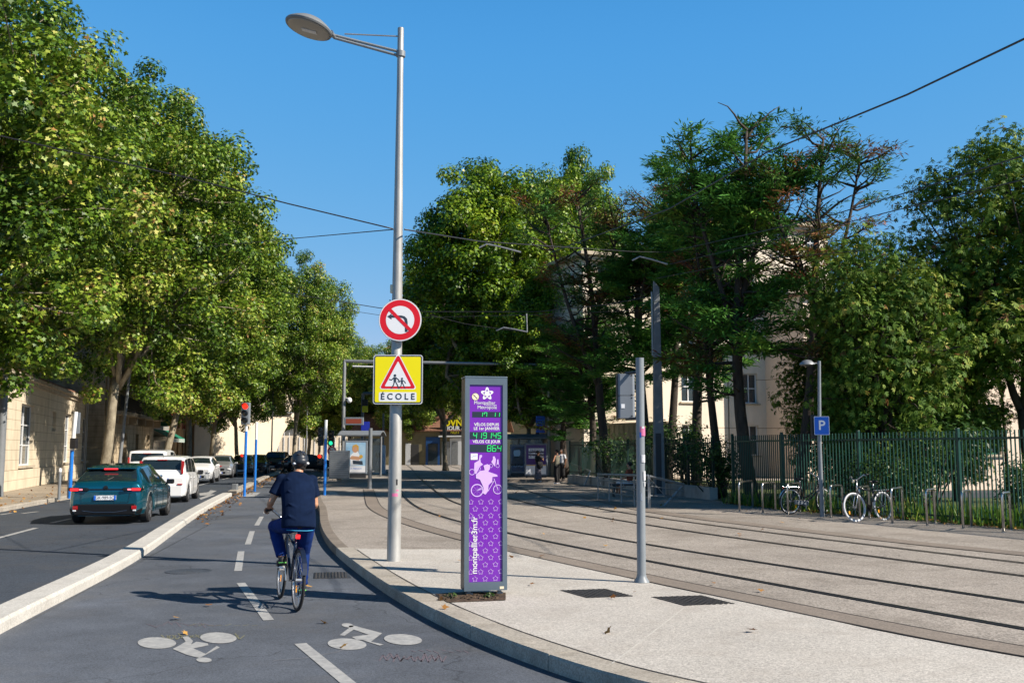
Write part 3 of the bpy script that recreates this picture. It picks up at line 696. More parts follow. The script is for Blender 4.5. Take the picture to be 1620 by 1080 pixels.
t3 = dup(t1, (XY(1104, 41), 41.5, 0), 2.0, 'dense green conifer left of the tallest one, behind the tapered tram mast', CO, (1.1, 1.1, 1.06))
t4 = dup(t2, (XY(968, 46), 47, 0), 2.7, 'thin half bare conifer with brown twigs before the pale gable', CO, (1.2, 1.2, 1.18))
t5 = dup(t1, (XY(930, 50), 50, 0), 4.0, 'low dark conifer over the right tram shelter and people', CO, (1.0, 1.0, 0.70))
t6 = dup(t1, (XY(1025, 45), 45.5, 0), 5.2, 'dark conifer directly behind the grey signal pole', CO, (1.15, 1.15, 1.0))
dup(t1, (XY(897, 57), 56.5, 0), 0.9, 'low dark conifer between the right portal column and the hoarding', CO, (1.0, 1.0, 0.62))
dup(t1, (XY(845, 66), 68, 0), 3.0, 'dark conifer behind the purple poster case', CO, (1.2, 1.2, 0.8))
t7 = dup(t2, (XY(1060, 44), 45, 0), 1.0, 'bare twiggy conifer whose thin top rises left of the dense green one', CO, (1.05, 1.05, 1.2))
t9 = dup(t2, (XY(1152, 35), 36, 0), 3.9, 'conifer with a straight grey trunk left of the two dark trunks', CO, (0.8, 0.8, 0.93))
# ---- chestnuts at the right
CL = M['chestnut_leaf']; CH = 'chestnut trees behind the railings at right'
specF = broad_tree(8.8, 2.9, 0.20, 2.2, 150, 175, (0, 0), 0.17, 'palm', crown_z=4.6, crown_h=4.2, low=1.0, clr=(0.5, 0.95), inner=0.2, gaps=0.36, sep=.17)
t8 = make_tree('chestnut_tree', (XY(1400, 29), 29.0, 0), specF, 'lower chestnut tree with light hanging leaves above the white tyred bicycle', 'tree', CH, DB, CL, 'slim')
specG = broad_tree(12.0, 4.2, 0.24, 2.8, 230, 150, (0, 0), 0.17, 'palm', crown_z=7.2, crown_h=4.9, low=3.0, clr=(0.55, 1.05), inner=0.2, gaps=0.40, sep=.14)
t10 = make_tree('chestnut_tree', (XY(1635, 32), 32.5, 0), specG, 'taller chestnut tree with browning leaves at the right edge', 'tree', CH, DB, CL, 'slim')
t10.scale = (1.06, 1.06, 1.07); t8.scale = (0.86, 0.86, 1.0)
dup(t8, (XY(1345, 33), 34, 0), 2.2, 'small dark chestnut tree behind the parking sign', CH, (0.72, 0.72, 0.80))
dup(t8, (XY(1510, 33.5), 33.5, 0), 4.0, 'dark chestnut tree squeezed between the low light one and the tall one', CH, (0.7, 0.7, 0.8))
# ---- bushes
def bush(H, W, per=900, leaf=0.09):
    mb = MB(); P = []; Nn = []; U = []; S = []; T = []
    for i in range(9):
        a = rng.random() * 6.28; r = W * 0.5 * rng.random(); c = np.array([math.cos(a) * r, math.sin(a) * r, H * (0.35 + 0.5 * rng.random())])
        limb_mesh(mb, (c[0] * .2, c[1] * .2, 0), c, 0.02, 0.008, 0.2, 4, 4)
        n = per // 9; d = unit(n); q = rng.random((n, 1)) ** 0.5
        P.append(c + d * q * np.array([W * .28, W * .28, H * 0.33])); Nn.append(d + np.array([0, 0, .6]) + rng.normal(size=(n, 3)) * .4); U.append(unit(n) + np.array([0, 0, .3])); S.append(leaf * (0.7 + 0.6 * rng.random(n))); T.append(np.clip(rng.normal(.45, .25, n), 0, 1))
    return mb, tuple(np.concatenate(x) for x in (P, Nn, U, S, T))
BG = 'bushes growing inside the railings'
bs = make_tree('bush', (XY(1425, 25.6), 25.8, 0), bush(1.5, 1.7, 2200), 'leafy green bush poking through the railings right of the white tyred bicycle', 'bush', BG, DB, M['shrub_leaf'], 'oval', part='foliage')
for (px, Y, s, lb) in ((1605, 24.0, 0.95, 'bush inside the railings at the right edge of the photo'), (1345, 28.5, 1.1, 'dark bush behind the hoop left of the white tyred bicycle'),
                       (1130, 35.0, 1.35, 'tall bush behind the low retaining wall'), (1085, 39.5, 1.8, 'bright green bush right of the tapered tram mast'),
                       (980, 46, 1.5, 'bush behind the folding ramp railing'), (1460, 27.5, 1.6, 'dark tall bush under the lower chestnut')):
    dup(bs, (XY(px, Y), Y, 0), rng.random() * 6, lb, BG, (s, s, s))
# ---- fallen leaves
def litter(name, pts, size=0.07):
    P = np.array(pts); n = len(P)
    me = leaves_mesh(name, P, np.array([0, 0, 1.0]) + rng.normal(size=(n, 3)) * 0.35, unit(n), size * (0.6 + 0.8 * rng.random(n)), leaf_shape('plane'), rng.random(n), M['dry_leaf'])
    o = bpy.data.objects.new(name, me); COL.objects.link(o); o['kind'] = 'stuff'; o['label'] = 'dry brown leaves fallen on the ground'; o['category'] = 'fallen leaves'; return o
LP = []
for i in range(1300):           # along the median in the lane
    k = int(len(ML) * (0.12 + 0.5 * rng.random())); p = ML[k]; far = p.y > 26
    if not far and rng.random() < 0.8: continue
    q = abs(rng.normal()) * (0.28 if far else 0.4) + 0.04; LP.append((p.x + q, p.y, ZR + 0.03))
for i in range(30): LP.append((rng.uniform(-4, -1), rng.uniform(9, 30), ZR + .025))
for i in range(260):
    y = rng.uniform(24, 60); LP.append((LK(y) - abs(rng.normal()) * 1.1 - 0.1, y, 0.03))
for i in range(70): y = rng.uniform(22, 60); LP.append((LK(y) + abs(rng.normal()) * .5, y, ZR + 0.03))
for i in range(60): y = rng.uniform(9, 45); LP.append((rng.uniform(-.12, .3) * y, y, 0.03))
litter('fallen_leaves', LP, 0.10)
# ================================================================ BUILDINGS
def wall_mat(name, col, var=0.12, course=None, rough=0.85, stain=(0.2, 0.16, 0.11), amt=0.5, cw=0.012, bw=0.8):
    m = mat(name, col, rough, var=var, vs=1.4, bump=0.25, bs=30); n = m.node_tree; N = n.nodes; L = n.links; b = N['Principled BSDF']
    src = b.inputs['Base Color'].links[0].from_socket
    tc = N.new('ShaderNodeTexCoord'); mp = N.new('ShaderNodeMapping'); mp.inputs['Scale'].default_value = (1.2, 1.2, 0.22); L.new(tc.outputs['Object'], mp.inputs[0])
    nz = N.new('ShaderNodeTexNoise'); nz.inputs['Scale'].default_value = 1.6; nz.inputs['Detail'].default_value = 7; L.new(mp.outputs[0], nz.inputs['Vector'])
    mr = N.new('ShaderNodeMapRange'); mr.inputs['From Min'].default_value = 0.5; mr.inputs['From Max'].default_value = 0.75; mr.inputs['To Max'].default_value = amt; L.new(nz.outputs['Fac'], mr.inputs[0])
    mx = N.new('ShaderNodeMix'); mx.data_type = 'RGBA'; mx.inputs['B'].default_value = (*stain, 1); L.new(mr.outputs[0], mx.inputs['Factor']); L.new(src, mx.inputs['A']); src = mx.outputs['Result']
    if course:      # masonry courses: horizontal joints every 'course' metres
        sp = N.new('ShaderNodeSeparateXYZ'); L.new(tc.outputs['Object'], sp.inputs[0])
        dv = N.new('ShaderNodeMath'); dv.operation = 'DIVIDE'; dv.inputs[1].default_value = course; L.new(sp.outputs['Z'], dv.inputs[0])
        fr = N.new('ShaderNodeMath'); fr.operation = 'FRACT'; L.new(dv.outputs[0], fr.inputs[0])
        lt = N.new('ShaderNodeMath'); lt.operation = 'LESS_THAN'; lt.inputs[1].default_value = cw / course * 1.6; L.new(fr.outputs[0], lt.inputs[0])
        m2 = N.new('ShaderNodeMix'); m2.data_type = 'RGBA'; m2.blend_type = 'MULTIPLY'; m2.inputs['B'].default_value = (0.5, 0.45, 0.4, 1); L.new(lt.outputs[0], m2.inputs['Factor']); L.new(src, m2.inputs['A']); src = m2.outputs['Result']
    L.new(src, b.inputs['Base Color']); return m
wall_mat('stone_beige', (0.62, 0.54, 0.41), 0.10, 0.42, amt=0.35)
wall_mat('stone_old', (0.50, 0.41, 0.28), 0.2, 0.36, amt=0.8)
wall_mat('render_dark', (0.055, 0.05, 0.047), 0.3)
wall_mat('render_grey', (0.30, 0.29, 0.28), 0.12)
wall_mat('render_ochre', (0.40, 0.27, 0.14), 0.15)
wall_mat('render_cream', (0.74, 0.64, 0.50), 0.05, amt=0.2)
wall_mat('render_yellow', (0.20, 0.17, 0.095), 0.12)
wall_mat('render_pink', (0.70, 0.57, 0.46), 0.05, 3.0, amt=0.12, cw=0.03)
wall_mat('render_white', (0.70, 0.62, 0.52), 0.05, 3.0, amt=0.15, cw=0.03)
wall_mat('stone_trim', (0.44, 0.38, 0.29), 0.1, amt=0.6)
wall_mat('low_wall', (0.36, 0.35, 0.33), 0.2, amt=0.9, stain=(0.06, 0.055, 0.05))
mat('roof_tile', (0.20, 0.10, 0.065), 0.85, var=0.45, vs=6, bump=0.6, bs=12)
mat('glass_win', (0.03, 0.045, 0.055), 0.08, spec=0.8, var=0.4, vs=0.6)
mat('window_white', (0.62, 0.64, 0.66), 0.5); mat('window_dark', (0.05, 0.05, 0.05), 0.5)
mat('shutter_red', (0.22, 0.015, 0.02), 0.6); mat('shutter_grey', (0.2, 0.21, 0.22), 0.6)
mat('awning_green', (0.008, 0.16, 0.10), 0.7, var=0.2, vs=2); mat('green_paint', (0.01, 0.12, 0.075), 0.5)
mat('shop_dark', (0.03, 0.028, 0.026), 0.4); mat('shop_blue', (0.015, 0.07, 0.22), 0.5)
class Fac:
    """a facade plane from A to B (ground points); boxes are given as (u along, z up, depth out of the wall)"""
    def __init__(s, A, B):
        s.A = Vector((A[0], A[1], 0)); d = Vector((B[0], B[1], 0)) - s.A; s.L = d.length; s.u = d / s.L; s.n = Vector((s.u.y, -s.u.x, 0)); s.rz = math.atan2(s.u.y, s.u.x)
    def p(s, u, z, o=0.0): return s.A + s.u * u + s.n * o + Vector((0, 0, z))
    def box(s, mb, u0, u1, z0, z1, o0, o1, mi=None):
        c = s.p((u0 + u1) / 2, (z0 + z1) / 2, (o0 + o1) / 2); mb.box(c, (u1 - u0, abs(o1 - o0), z1 - z0), s.rz, mi)
    def upx(s, px):          # wall coordinate at which the pixel column px meets the facade
        k = (px - 810) / FPX * 0.995
        return (k * s.A.y - s.A.x) / (s.u.x - k * s.u.y)
    def T(s, u, z, o): return Matrix((( s.u.x, 0, s.n.x, 0), (s.u.y, 0, s.n.y, 0), (0, 1, 0, 0), (0, 0, 0, 1))) if False else Matrix.Translation(s.p(u, z, o)) @ Matrix(((s.u.x, 0, s.n.x, 0), (s.u.y, 0, s.n.y, 0), (0, 1, 0, 0), (0, 0, 0, 1)))
def wall_with_holes(mb, f, u0, u1, z0, z1, holes, o0=-0.35, o1=0.0, mi=None):
    us = sorted({u0, u1} | {h[0] for h in holes} | {h[1] for h in holes}); us = [u for u in us if u0 <= u <= u1]
    for a, b in zip(us[:-1], us[1:]):
        hs = sorted([h for h in holes if h[0] < b - 1e-6 and h[1] > a + 1e-6], key=lambda h: h[2]); z = z0
        for h in hs:
            if h[2] > z: f.box(mb, a, b, z, h[2], o0, o1, mi)
            z = max(z, h[3])
        if z < z1: f.box(mb, a, b, z, z1, o0, o1, mi)
def window(f, root, u0, u1, z0, z1, frame='window_white', depth=-0.22, bars=(1, 2), sill=True, shutters=None, pane=None, trim=None):
    fr = MB(); t = 0.07
    f.box(fr, u0, u0 + t, z0, z1, depth, depth + .06); f.box(fr, u1 - t, u1, z0, z1, depth, depth + .06)
    f.box(fr, u0 + t, u1 - t, z0, z0 + t, depth, depth + .06); f.box(fr, u0 + t, u1 - t, z1 - t, z1, depth, depth + .06)
    for i in range(bars[0]): c = u0 + (u1 - u0) * (i + 1) / (bars[0] + 1); f.box(fr, c - .035, c + .035, z0 + t, z1 - t, depth - .004, depth + .05)
    for i in range(bars[1]): c = z0 + (z1 - z0) * (i + 1) / (bars[1] + 1); f.box(fr, u0 + t, u1 - t, c - .03, c + .03, depth - .008, depth + .045)
    wo = fr.build('window', M[frame], root)
    pn = MB(); f.box(pn, u0 + .03, u1 - .03, z0 + .03, z1 - .03, depth - .03, depth - .012); pn.build('pane', M[pane or 'glass_win'], wo)
    if sill: sb = MB(); f.box(sb, u0 - .12, u1 + .12, z0 - .1, z0 - .003, -.1, .12); sb.build('sill', M['stone_trim'], wo)
    if trim:
        sb = MB(); f.box(sb, u0 - .22, u0 - .003, z0, z1 + .22, 0.003, .05); f.box(sb, u1 + .003, u1 + .22, z0, z1 + .22, 0.003, .05); f.box(sb, u0 - .003, u1 + .003, z1 + .003, z1 + .22, 0.003, .06); sb.build('surround', M[trim], wo)
    if shutters:
        for a, b in ((u0 - (u1 - u0) * .5, u0 - .02), (u1 + .02, u1 + (u1 - u0) * .5)):
            sb = MB(); f.box(sb, a, b, z0, z1, 0.01, .05); sb.build('shutter', M[shutters], wo)
    return wo
def prism_roof(mb, f, u0, u1, z, dep, rise, o=0.4, mi=None):
    a = [f.p(u0 - .3, z, o), f.p(u1 + .3, z, o), f.p(u1 + .3, z + rise, -dep / 2), f.p(u0 - .3, z + rise, -dep / 2), f.p(u1 + .3, z, -dep - .3), f.p(u0 - .3, z, -dep - .3)]
    b = [v + Vector((0, 0, 0.12)) for v in a]
    mb.add(a + b, [(0, 3, 2, 1), (3, 5, 4, 2), (6, 7, 8, 9), (9, 8, 10, 11), (0, 1, 7, 6), (5, 11, 10, 4), (0, 6, 9, 3), (3, 9, 11, 5), (1, 2, 8, 7), (2, 4, 10, 8)], mi)
def body(f, root, mate, u0, u1, H, dep, holes, z0=-0.05, name='wall'):
    mb = MB(); wall_with_holes(mb, f, u0, u1, z0, H, holes)
    f.box(mb, u0, u0 + .35, z0, H - .003, -dep, -.352); f.box(mb, u1 - .35, u1, z0, H - .003, -dep, -.352); f.box(mb, u0 + .35, u1 - .35, z0, H - .006, -dep, -dep + .35)
    f.box(mb, u0 + .35, u1 - .35, H - .4, H - .01, -dep + .35, -.352)
    f.box(mb, u0 + .36, u1 - .36, z0, z0 + .1, -dep + .36, -.36)
    return mb.build(name, mate, root)
# ---- A: low beige stone building
FA = Fac((-15.2, 22.0), (-27.0, 63.3))
ra = thing('stone_building', (*FA.p(20, 0).xy, 0), 'low beige stone building with white tall windows and flat cornice at the left edge', 'building')
uw = [FA.upx(30), FA.upx(57), FA.upx(101.5), FA.upx(112), FA.upx(130), FA.upx(138.5)]
wins = [(uw[0] + .2, uw[0] + 3.3), (uw[2], uw[2] + 2.3), (uw[4], uw[4] + 2.2), (uw[0] - 6.2, uw[0] - 4.0)]
holes = [(a, b, 1.0, 3.7) for a, b in wins] + [(FA.upx(79.5), FA.upx(87), 2.65, 3.65)]
body(FA, ra, M['stone_beige'], 0, FA.L, 4.55, 12, holes)
for a, b in wins: window(FA, ra, a, b, 1.0, 3.7, bars=(1, 2))
mb = MB(); FA.box(mb, FA.upx(79.5) + .003, FA.upx(87) - .003, 2.653, 3.647, -.3, -.15); mb.build('blind_niche', M['stone_beige'], ra)
mb = MB(); FA.box(mb, -.1, FA.L + .1, 4.555, 4.75, -.4, .10); FA.box(mb, -.15, FA.L + .15, 4.75, 4.92, -.5, .24); mb.build('cornice', M['stone_trim'], ra)
mb = MB(); FA.box(mb, 0, FA.L - .1, -.04, 0.85, 0.003, .06); mb.build('plinth', M['stone_beige'], ra)
mb = MB(); prism_roof(mb, FA, 0, FA.L, 4.93, 11.5, 1.3, 0.1); mb.build('roof', M['roof_tile'], ra)
for u, r_ in ((FA.L - 1.2, .05), (FA.L - .55, .055)):
    mb = MB(); mb.tube([FA.p(u, 0, .12), FA.p(u, 4.6, .12)], r_, 8); mb.build('drainpipe', M['galv_old'], ra)
# dark taller block behind it
FB = Fac((-26.2, 41), (-31.8, 62.5)); rb = thing('dark_building', (*FB.p(10, 0).xy, 0), 'tall dark grey block rising behind the low beige stone building', 'building')
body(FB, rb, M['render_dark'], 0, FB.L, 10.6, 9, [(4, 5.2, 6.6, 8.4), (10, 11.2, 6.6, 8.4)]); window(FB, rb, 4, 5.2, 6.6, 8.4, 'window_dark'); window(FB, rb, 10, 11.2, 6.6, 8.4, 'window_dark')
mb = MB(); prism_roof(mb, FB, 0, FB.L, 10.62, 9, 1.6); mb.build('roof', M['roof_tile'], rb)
# ---- street row: facades parallel to the kerb
def row(u0x, Y0, Y1, H, matn, label, name='town_house', floors=2, dep=11, wincols=3, frame='window_white', shutters=None, ground='door', off=0.0, trim=None, roof=True, zf=3.5):
    xf = lambda Y: -27.2 - 0.18 * (Y - 65) + off
    f = Fac((xf(Y0), Y0), (xf(Y1), Y1)); r = thing(name, (*f.p(f.L / 2, 0).xy, 0), label, 'building')
    hs = []; ws = []
    for fl in range(floors):
        for c in range(wincols):
            uc = f.L * (c + .5) / wincols
            if fl == 0: h = (uc - .6, uc + .6, 0.05, 2.9)
            else: h = (uc - .55, uc + .55, zf * fl + .65, zf * fl + 2.85)
            if h[3] < H - .3: hs.append(h); ws.append((h, fl))
    body(f, r, M[matn], 0, f.L, H, dep, hs)
    for h, fl in ws:
        if fl == 0 and ground == 'door':
            d = MB(); f.box(d, h[0] + .003, h[1] - .003, h[2] + .003, h[3] - .003, -.28, -.2); f.box(d, h[0] + .15, h[1] - .15, .4, 2.2, -.2, -.18); do = d.build('door', M['shutter_red' if shutters == 'shutter_red' else 'window_dark'], r)
        else: window(f, r, *h, frame=frame, shutters=shutters if fl else None, trim=trim, sill=fl > 0)
    if roof: mb = MB(); prism_roof(mb, f, 0, f.L, H + .02, dep, 1.8); mb.build('roof', M['roof_tile'], r)
    mb = MB(); f.box(mb, 0, f.L, H - .45, H - .15, .003, .16); mb.build('cornice', M['stone_trim'], r)
    return f, r
f1, r1 = row(0, 66, 84.5, 9.4, 'stone_old', 'old stone house with a wrought iron balcony behind the first plane trunk', 'stone_house', 2, wincols=4, trim='stone_trim', zf=4.2, off=0.4)
mb = MB(); f1.box(mb, .5, f1.L - .4, 4.05, 4.3, .003, 1.0)
for k in range(6): u = 1 + k * (f1.L - 2) / 5; f1.box(mb, u - .12, u + .12, 3.5, 4.05, .003, .7)
bal = mb.build('balcony', M['stone_trim'], r1)
rl = MB()
for k in range(int((f1.L - 1) / 0.13)): u = .55 + k * .13; f1.box(rl, u - .018, u + .018, 4.32, 5.3, .9, .93)
f1.box(rl, .5, f1.L - .4, 5.3, 5.36, .88, .96); f1.box(rl, .5, f1.L - .4, 4.42, 4.46, .895, .94)
for k in range(8): f1.box(rl, f1.L - .44, f1.L - .41, 4.32, 5.3, .05 + k * .12, .08 + k * .12)
rl.build('balcony_railing', M['dark_metal'], bal)
mb = MB(); mb.tube([f1.p(.25, 0, .12), f1.p(.25, 9, .12)], .06, 8); mb.build('drainpipe', M['stone_trim'], r1)
f2, r2 = row(0, 85.5, 95, 10.2, 'render_grey', 'grey house with green BIO shop sign and green awning', 'shop_house', 3, wincols=3, frame='window_dark', ground='shop', zf=3.4)
def shopfront(f, r, u0, u1, col='shop_dark'):
    mb = MB(); f.box(mb, u0, u1, 0.02, 2.9, .02, .10); so_ = mb.build('shop_front', M[col], r)
    mb = MB()
    n = 3
    for k in range(n): a = u0 + .15 + (u1 - u0 - .2) * k / n; f.box(mb, a, a + (u1 - u0) / n - .2, .5, 2.5, .11, .125)
    mb.build('pane', M['glass_win'], so_)
shopfront(f2, r2, .6, f2.L - .3)
def awning(f, r, u0, u1, z, out=1.5, drop=.75):
    a = [f.p(u0, z, .13), f.p(u1, z, .13), f.p(u1, z - drop, out), f.p(u0, z - drop, out)]; b = [v + Vector((0, 0, .03)) for v in a]
    mb = MB(); mb.add(a + b, [(0, 1, 2, 3), (7, 6, 5, 4), (0, 4, 5, 1), (1, 5, 6, 2), (2, 6, 7, 3), (3, 7, 4, 0)]); aw = mb.build('awning', M['awning_green'], r)
    mb = MB(); n = int((u1 - u0) / .25)
    for k in range(n):
        q = u0 + (u1 - u0) * k / n; f.box(mb, q, q + (u1 - u0) / n, z - drop - .32, z - drop, out - .01, out + .01, k % 2)
    mb.build('valance', [M['awning_green'], M['white']], aw)
awning(f2, r2, 0.1, f2.L - .3, 3.45)
mb = MB(); f2.box(mb, 1.2, 1.32, 3.7, 7.4, .1, 1.15, 0); f2.box(mb, 1.15, 1.37, 3.75, 4.7, .12, 1.6, 1)
Tn = lambda f, u, z, o: Matrix.Translation(f.p(u, z, o)) @ Matrix(((f.n.x, 0, -f.u.x, 0), (f.n.y, 0, -f.u.y, 0), (0, 1, 0, 0), (0, 0, 0, 1)))
for k, ch in enumerate('BIO'): mb.text(ch, 0.95, Tn(f2, 1.17, 6.9 - k * .95, .62), 2, 0.006)
mb.text('Ø', 0.0001, Tn(f2, 1.1, 5, .6), 2, 0.001)
mb.build('shop_sign', [M['white'], M['green_paint'], M['green_paint']], r2)
f3, r3 = row(0, 95.5, 109, 6.6, 'render_ochre', 'low ochre house with dark red shutters behind the leaning plane trunks', 'town_house', 2, wincols=4, frame='window_dark', shutters='shutter_red', zf=3.2)
f4, r4 = row(0, 110, 128, 10.5, 'render_ochre', 'taller brown house with a small balcony beyond the red shuttered house', 'town_house', 3, wincols=5, frame='window_dark', shutters='shutter_grey', zf=3.3)
mb = MB(); f4.box(mb, 7, 11, 3.6, 3.75, .003, 1.0); bl = mb.build('balcony', M['stone_trim'], r4)
mb = MB(); f4.box(mb, 7, 11, 4.7, 4.75, .92, .97)
for k in range(30): f4.box(mb, 7.02 + k * .135, 7.05 + k * .135, 3.75, 4.7, .93, .96)
mb.build('balcony_railing', M['dark_metal'], bl)
f5, r5 = row(0, 129, 150, 12, 'render_grey', 'grey apartment house far down the left pavement', 'apartment_building', 3, wincols=8, frame='window_white', zf=3.6)
# ---- cream building with the arch, across the far end
FC = Fac((-45, 134), (-20.2, 128)); FC = Fac((-62, 150), (-36.0, 132.0)); FC = Fac((-33.5, 105.5), (XY(464, 112), 112))
rc = thing('cream_building', (*FC.p(8, 0).xy, 0), 'cream apartment building with a big curved arch opening at street level', 'building')
H_ = 13.0; mb = MB(); arc0, arc1 = FC.upx(434), FC.L
A_ = FC.p
n = 18; prof = []
for i in range(n + 1):
    t = i / n; prof.append((arc0 + (arc1 - arc0) * t, 0.2 + 4.6 * math.sin(t * math.pi / 2) ** 0.8))
FCh = [(1, 2.4, 6.0, 8.2), (FC.upx(425), FC.upx(425) + 2.2, 6.0, 8.2), (3.2, 4.4, 6.0, 8.2)]
wall_with_holes(mb, FC, 0, arc0, -.05, H_, FCh, -8)
for i in range(n):
    (ua, za), (ub, zb) = prof[i], prof[i + 1]
    vs = [A_(ua, za, 0), A_(ub, zb, 0), A_(ub, H_, 0), A_(ua, H_, 0), A_(ua, za, -8), A_(ub, zb, -8), A_(ub, H_, -8), A_(ua, H_, -8)]
    mb.add(vs, [(0, 1, 2, 3), (5, 4, 7, 6), (4, 5, 1, 0), (3, 2, 6, 7)] + ([(1, 5, 6, 2)] if i == n - 1 else []))
mb.build('wall', M['render_cream'], rc)
for h in FCh: window(FC, rc, *h, frame='window_dark', depth=-.4, bars=(1, 0), sill=False)
mb = MB(); FC.box(mb, FC.upx(425) - .3, FC.L - .2, 5.75, 5.9, .003, .5); FC.box(mb, FC.upx(425) - .3, FC.L - .2, 6.9, 6.96, .42, .48)
for k in range(8): u = FC.upx(425) - .25 + k * .3; FC.box(mb, u, u + .05, 5.9, 6.9, .43, .47)
mb.build('balcony', M['galv'], rc)
mb = MB(); FC.box(mb, 0, FC.L, H_ + .003, H_ + .3, -8.2, .25); mb.build('roof', M['stone_trim'], rc)
# white modern canopy building behind
FD = Fac((-46, 168), (6, 172)); rd = thing('modern_building', (*FD.p(20, 0).xy, 0), 'long low white modern building with a dark window band at the street end', 'building')
mb = MB(); FD.box(mb, 0, FD.L, -.1, 5.2, -12, 0); mb.build('wall', M['render_cream'], rd)
mb = MB(); FD.box(mb, -1, FD.L + 1, 6.5, 8.2, -12, 1.5); mb.build('roof', M['white'], rd)
mb = MB(); FD.box(mb, .3, FD.L - .3, 5.2, 6.5, -11.7, -.3); mb.build('window_band', M['glass_win'], rd)
mb = MB()
for k in range(60): FD.box(mb, k * .85, k * .85 + .1, 0, 4.6, .5, .6)
mb.build('slat_screen', M['white'], rd)
# ---- far yellow building behind the tram stop
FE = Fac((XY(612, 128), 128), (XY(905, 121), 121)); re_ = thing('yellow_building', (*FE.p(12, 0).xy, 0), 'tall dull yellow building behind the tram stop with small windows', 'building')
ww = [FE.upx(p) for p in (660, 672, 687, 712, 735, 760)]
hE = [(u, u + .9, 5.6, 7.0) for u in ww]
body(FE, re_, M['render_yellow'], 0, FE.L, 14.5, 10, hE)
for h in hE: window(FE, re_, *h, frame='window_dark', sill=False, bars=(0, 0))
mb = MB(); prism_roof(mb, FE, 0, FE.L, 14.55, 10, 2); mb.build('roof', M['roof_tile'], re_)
FS = Fac((XY(560, 113), 113), (XY(790, 110), 110)); rs_ = thing('shop_building', (*FS.p(8, 0).xy, 0), 'low shop row with tiled roof and yellow lettered night shop sign', 'building')
body(FS, rs_, M['render_yellow'], 0, FS.L, 3.7, 7, [])
mb = MB(); prism_roof(mb, FS, 0, FS.L, 3.72, 7, 2.2); mb.build('roof', M['roof_tile'], rs_)
def sfx(px0, px1, z0, z1, m_, nm, o=.1):
    mb = MB(); FS.box(mb, FS.upx(px0), FS.upx(px1), z0, z1, .01, o); return mb.build(nm, M[m_], rs_)
sfx(674, 696, 0.02, 3.1, 'shop_blue', 'shop_front'); sfx(678, 693, .05, 2.4, 'glass_win', 'door', .14)
sfx(699, 711, 0.02, 2.6, 'galv', 'roller_shutter'); sfx(712, 730, .02, 3.0, 'window_white', 'shop_front'); sfx(715, 725, .03, 2.6, 'galv', 'roller_shutter', .14)
sfx(642, 650, .02, 2.4, 'window_white', 'door'); sfx(651, 663, .02, 2.3, 'window_dark', 'door')
sfx(697, 733, 3.1, 3.25, 'white', 'awning', .9)
mb = MB(); FS.box(mb, FS.upx(697), FS.upx(745), 3.35, 5.1, .1, .3, 0)
mb.text('OVNI', 1.0, FS.T(FS.upx(719), 4.62, .31), 1, .02, bold=.03); mb.text('JOUR &', .6, FS.T(FS.upx(722), 4.05, .31), 2, .02, bold=.02); mb.text('NUIT', .45, FS.T(FS.upx(721), 3.6, .31), 1, .02)
mb.build('shop_sign', [M['black'], M['yellow'], M['white']], rs_)
# ---- right: cream institutional building behind the conifers
FR = Fac((13.3, 61.0), (20.7, 64.2)); rr_ = thing('cream_block', (*FR.p(6, 0).xy, 0), 'tall cream block with a tiled eave behind the dark conifers', 'building')
def block(f, r, H, floors, cols, step, dep, roof=True):
    hs = [(1.0 + c * step, 2.15 + c * step, 1.35 + fl * 3.2, 3.2 + fl * 3.2) for fl in range(floors) for c in range(cols)]
    body(f, r, M['render_white'], 0, f.L, H, dep, hs)
    for h in hs: window(f, r, *h, frame='window_white', bars=(1, 1))
    mb = MB(); f.box(mb, -.4, f.L + .4, H, H + .2, -dep - .3, .6); f.box(mb, -.2, f.L + .2, H - .25, H, .003, .35); mb.build('eave', M['stone_trim'], r)
    if roof: mb = MB(); prism_roof(mb, f, -.1, f.L + .1, H + .22, dep, 1.1, .5); mb.build('roof', M['roof_tile'], r)
block(FR, rr_, 16.0, 5, 3, 2.6, 7)
FR2 = Fac((4.1, 57.0), (13.2, 60.95)); rr2 = thing('cream_block', (*FR2.p(3, 0).xy, 0), 'lower cream block with blue windows between the pale gable and the tall block', 'building')
block(FR2, rr2, 12.9, 4, 3, 2.8, 6, False)
FG_ = Fac((2.1, 66), (3.95, 57.2)); rg = thing('gabled_wing', (*FG_.p(3, 0).xy, 0), 'pale wing with a rounded yellow cornice left of the cream blocks', 'building')
body(FG_, rg, M['render_cream'], 0, FG_.L, 10.9, 5, [(4, 5, 5.4, 7)]); window(FG_, rg, 4, 5, 5.4, 7)
mb = MB(); n = 10; pr = [(FG_.L * .5 - FG_.L * .52 * math.cos(math.pi * i / n), 10.9 + 1.7 * math.sin(math.pi * i / n)) for i in range(n + 1)]
vs = [FG_.p(u, z, .35) for u, z in pr] + [FG_.p(u, z, -4.8) for u, z in pr]
mb.add(vs, [(i, i + 1, n + 2 + i, n + 1 + i) for i in range(n)] + [tuple(range(n + 1))[::-1], tuple(range(n + 1, 2 * n + 2))]); mb.build('cornice', M['stone_beige'], rg)
FH = Fac((17.4, 59.0), (40.0, 70.5)); rh = thing('pink_building', (*FH.p(10, 0).xy, 0), 'long lower pinkish building behind the chestnut trees at right', 'building')
hH = [(1.5 + c * 3.4, 2.9 + c * 3.4, z, z + 2.2) for c in range(7) for z in (1.2, 4.5, 7.6)]
body(FH, rh, M['render_pink'], 0, FH.L, 10.9, 9, hH)
for h in hH: window(FH, rh, *h, frame='green_paint', bars=(1, 0))
mb = MB(); FH.box(mb, -.2, FH.L + .2, 10.903, 11.1, -9.2, .5); mb.build('roof', M['roof_tile'], rh)
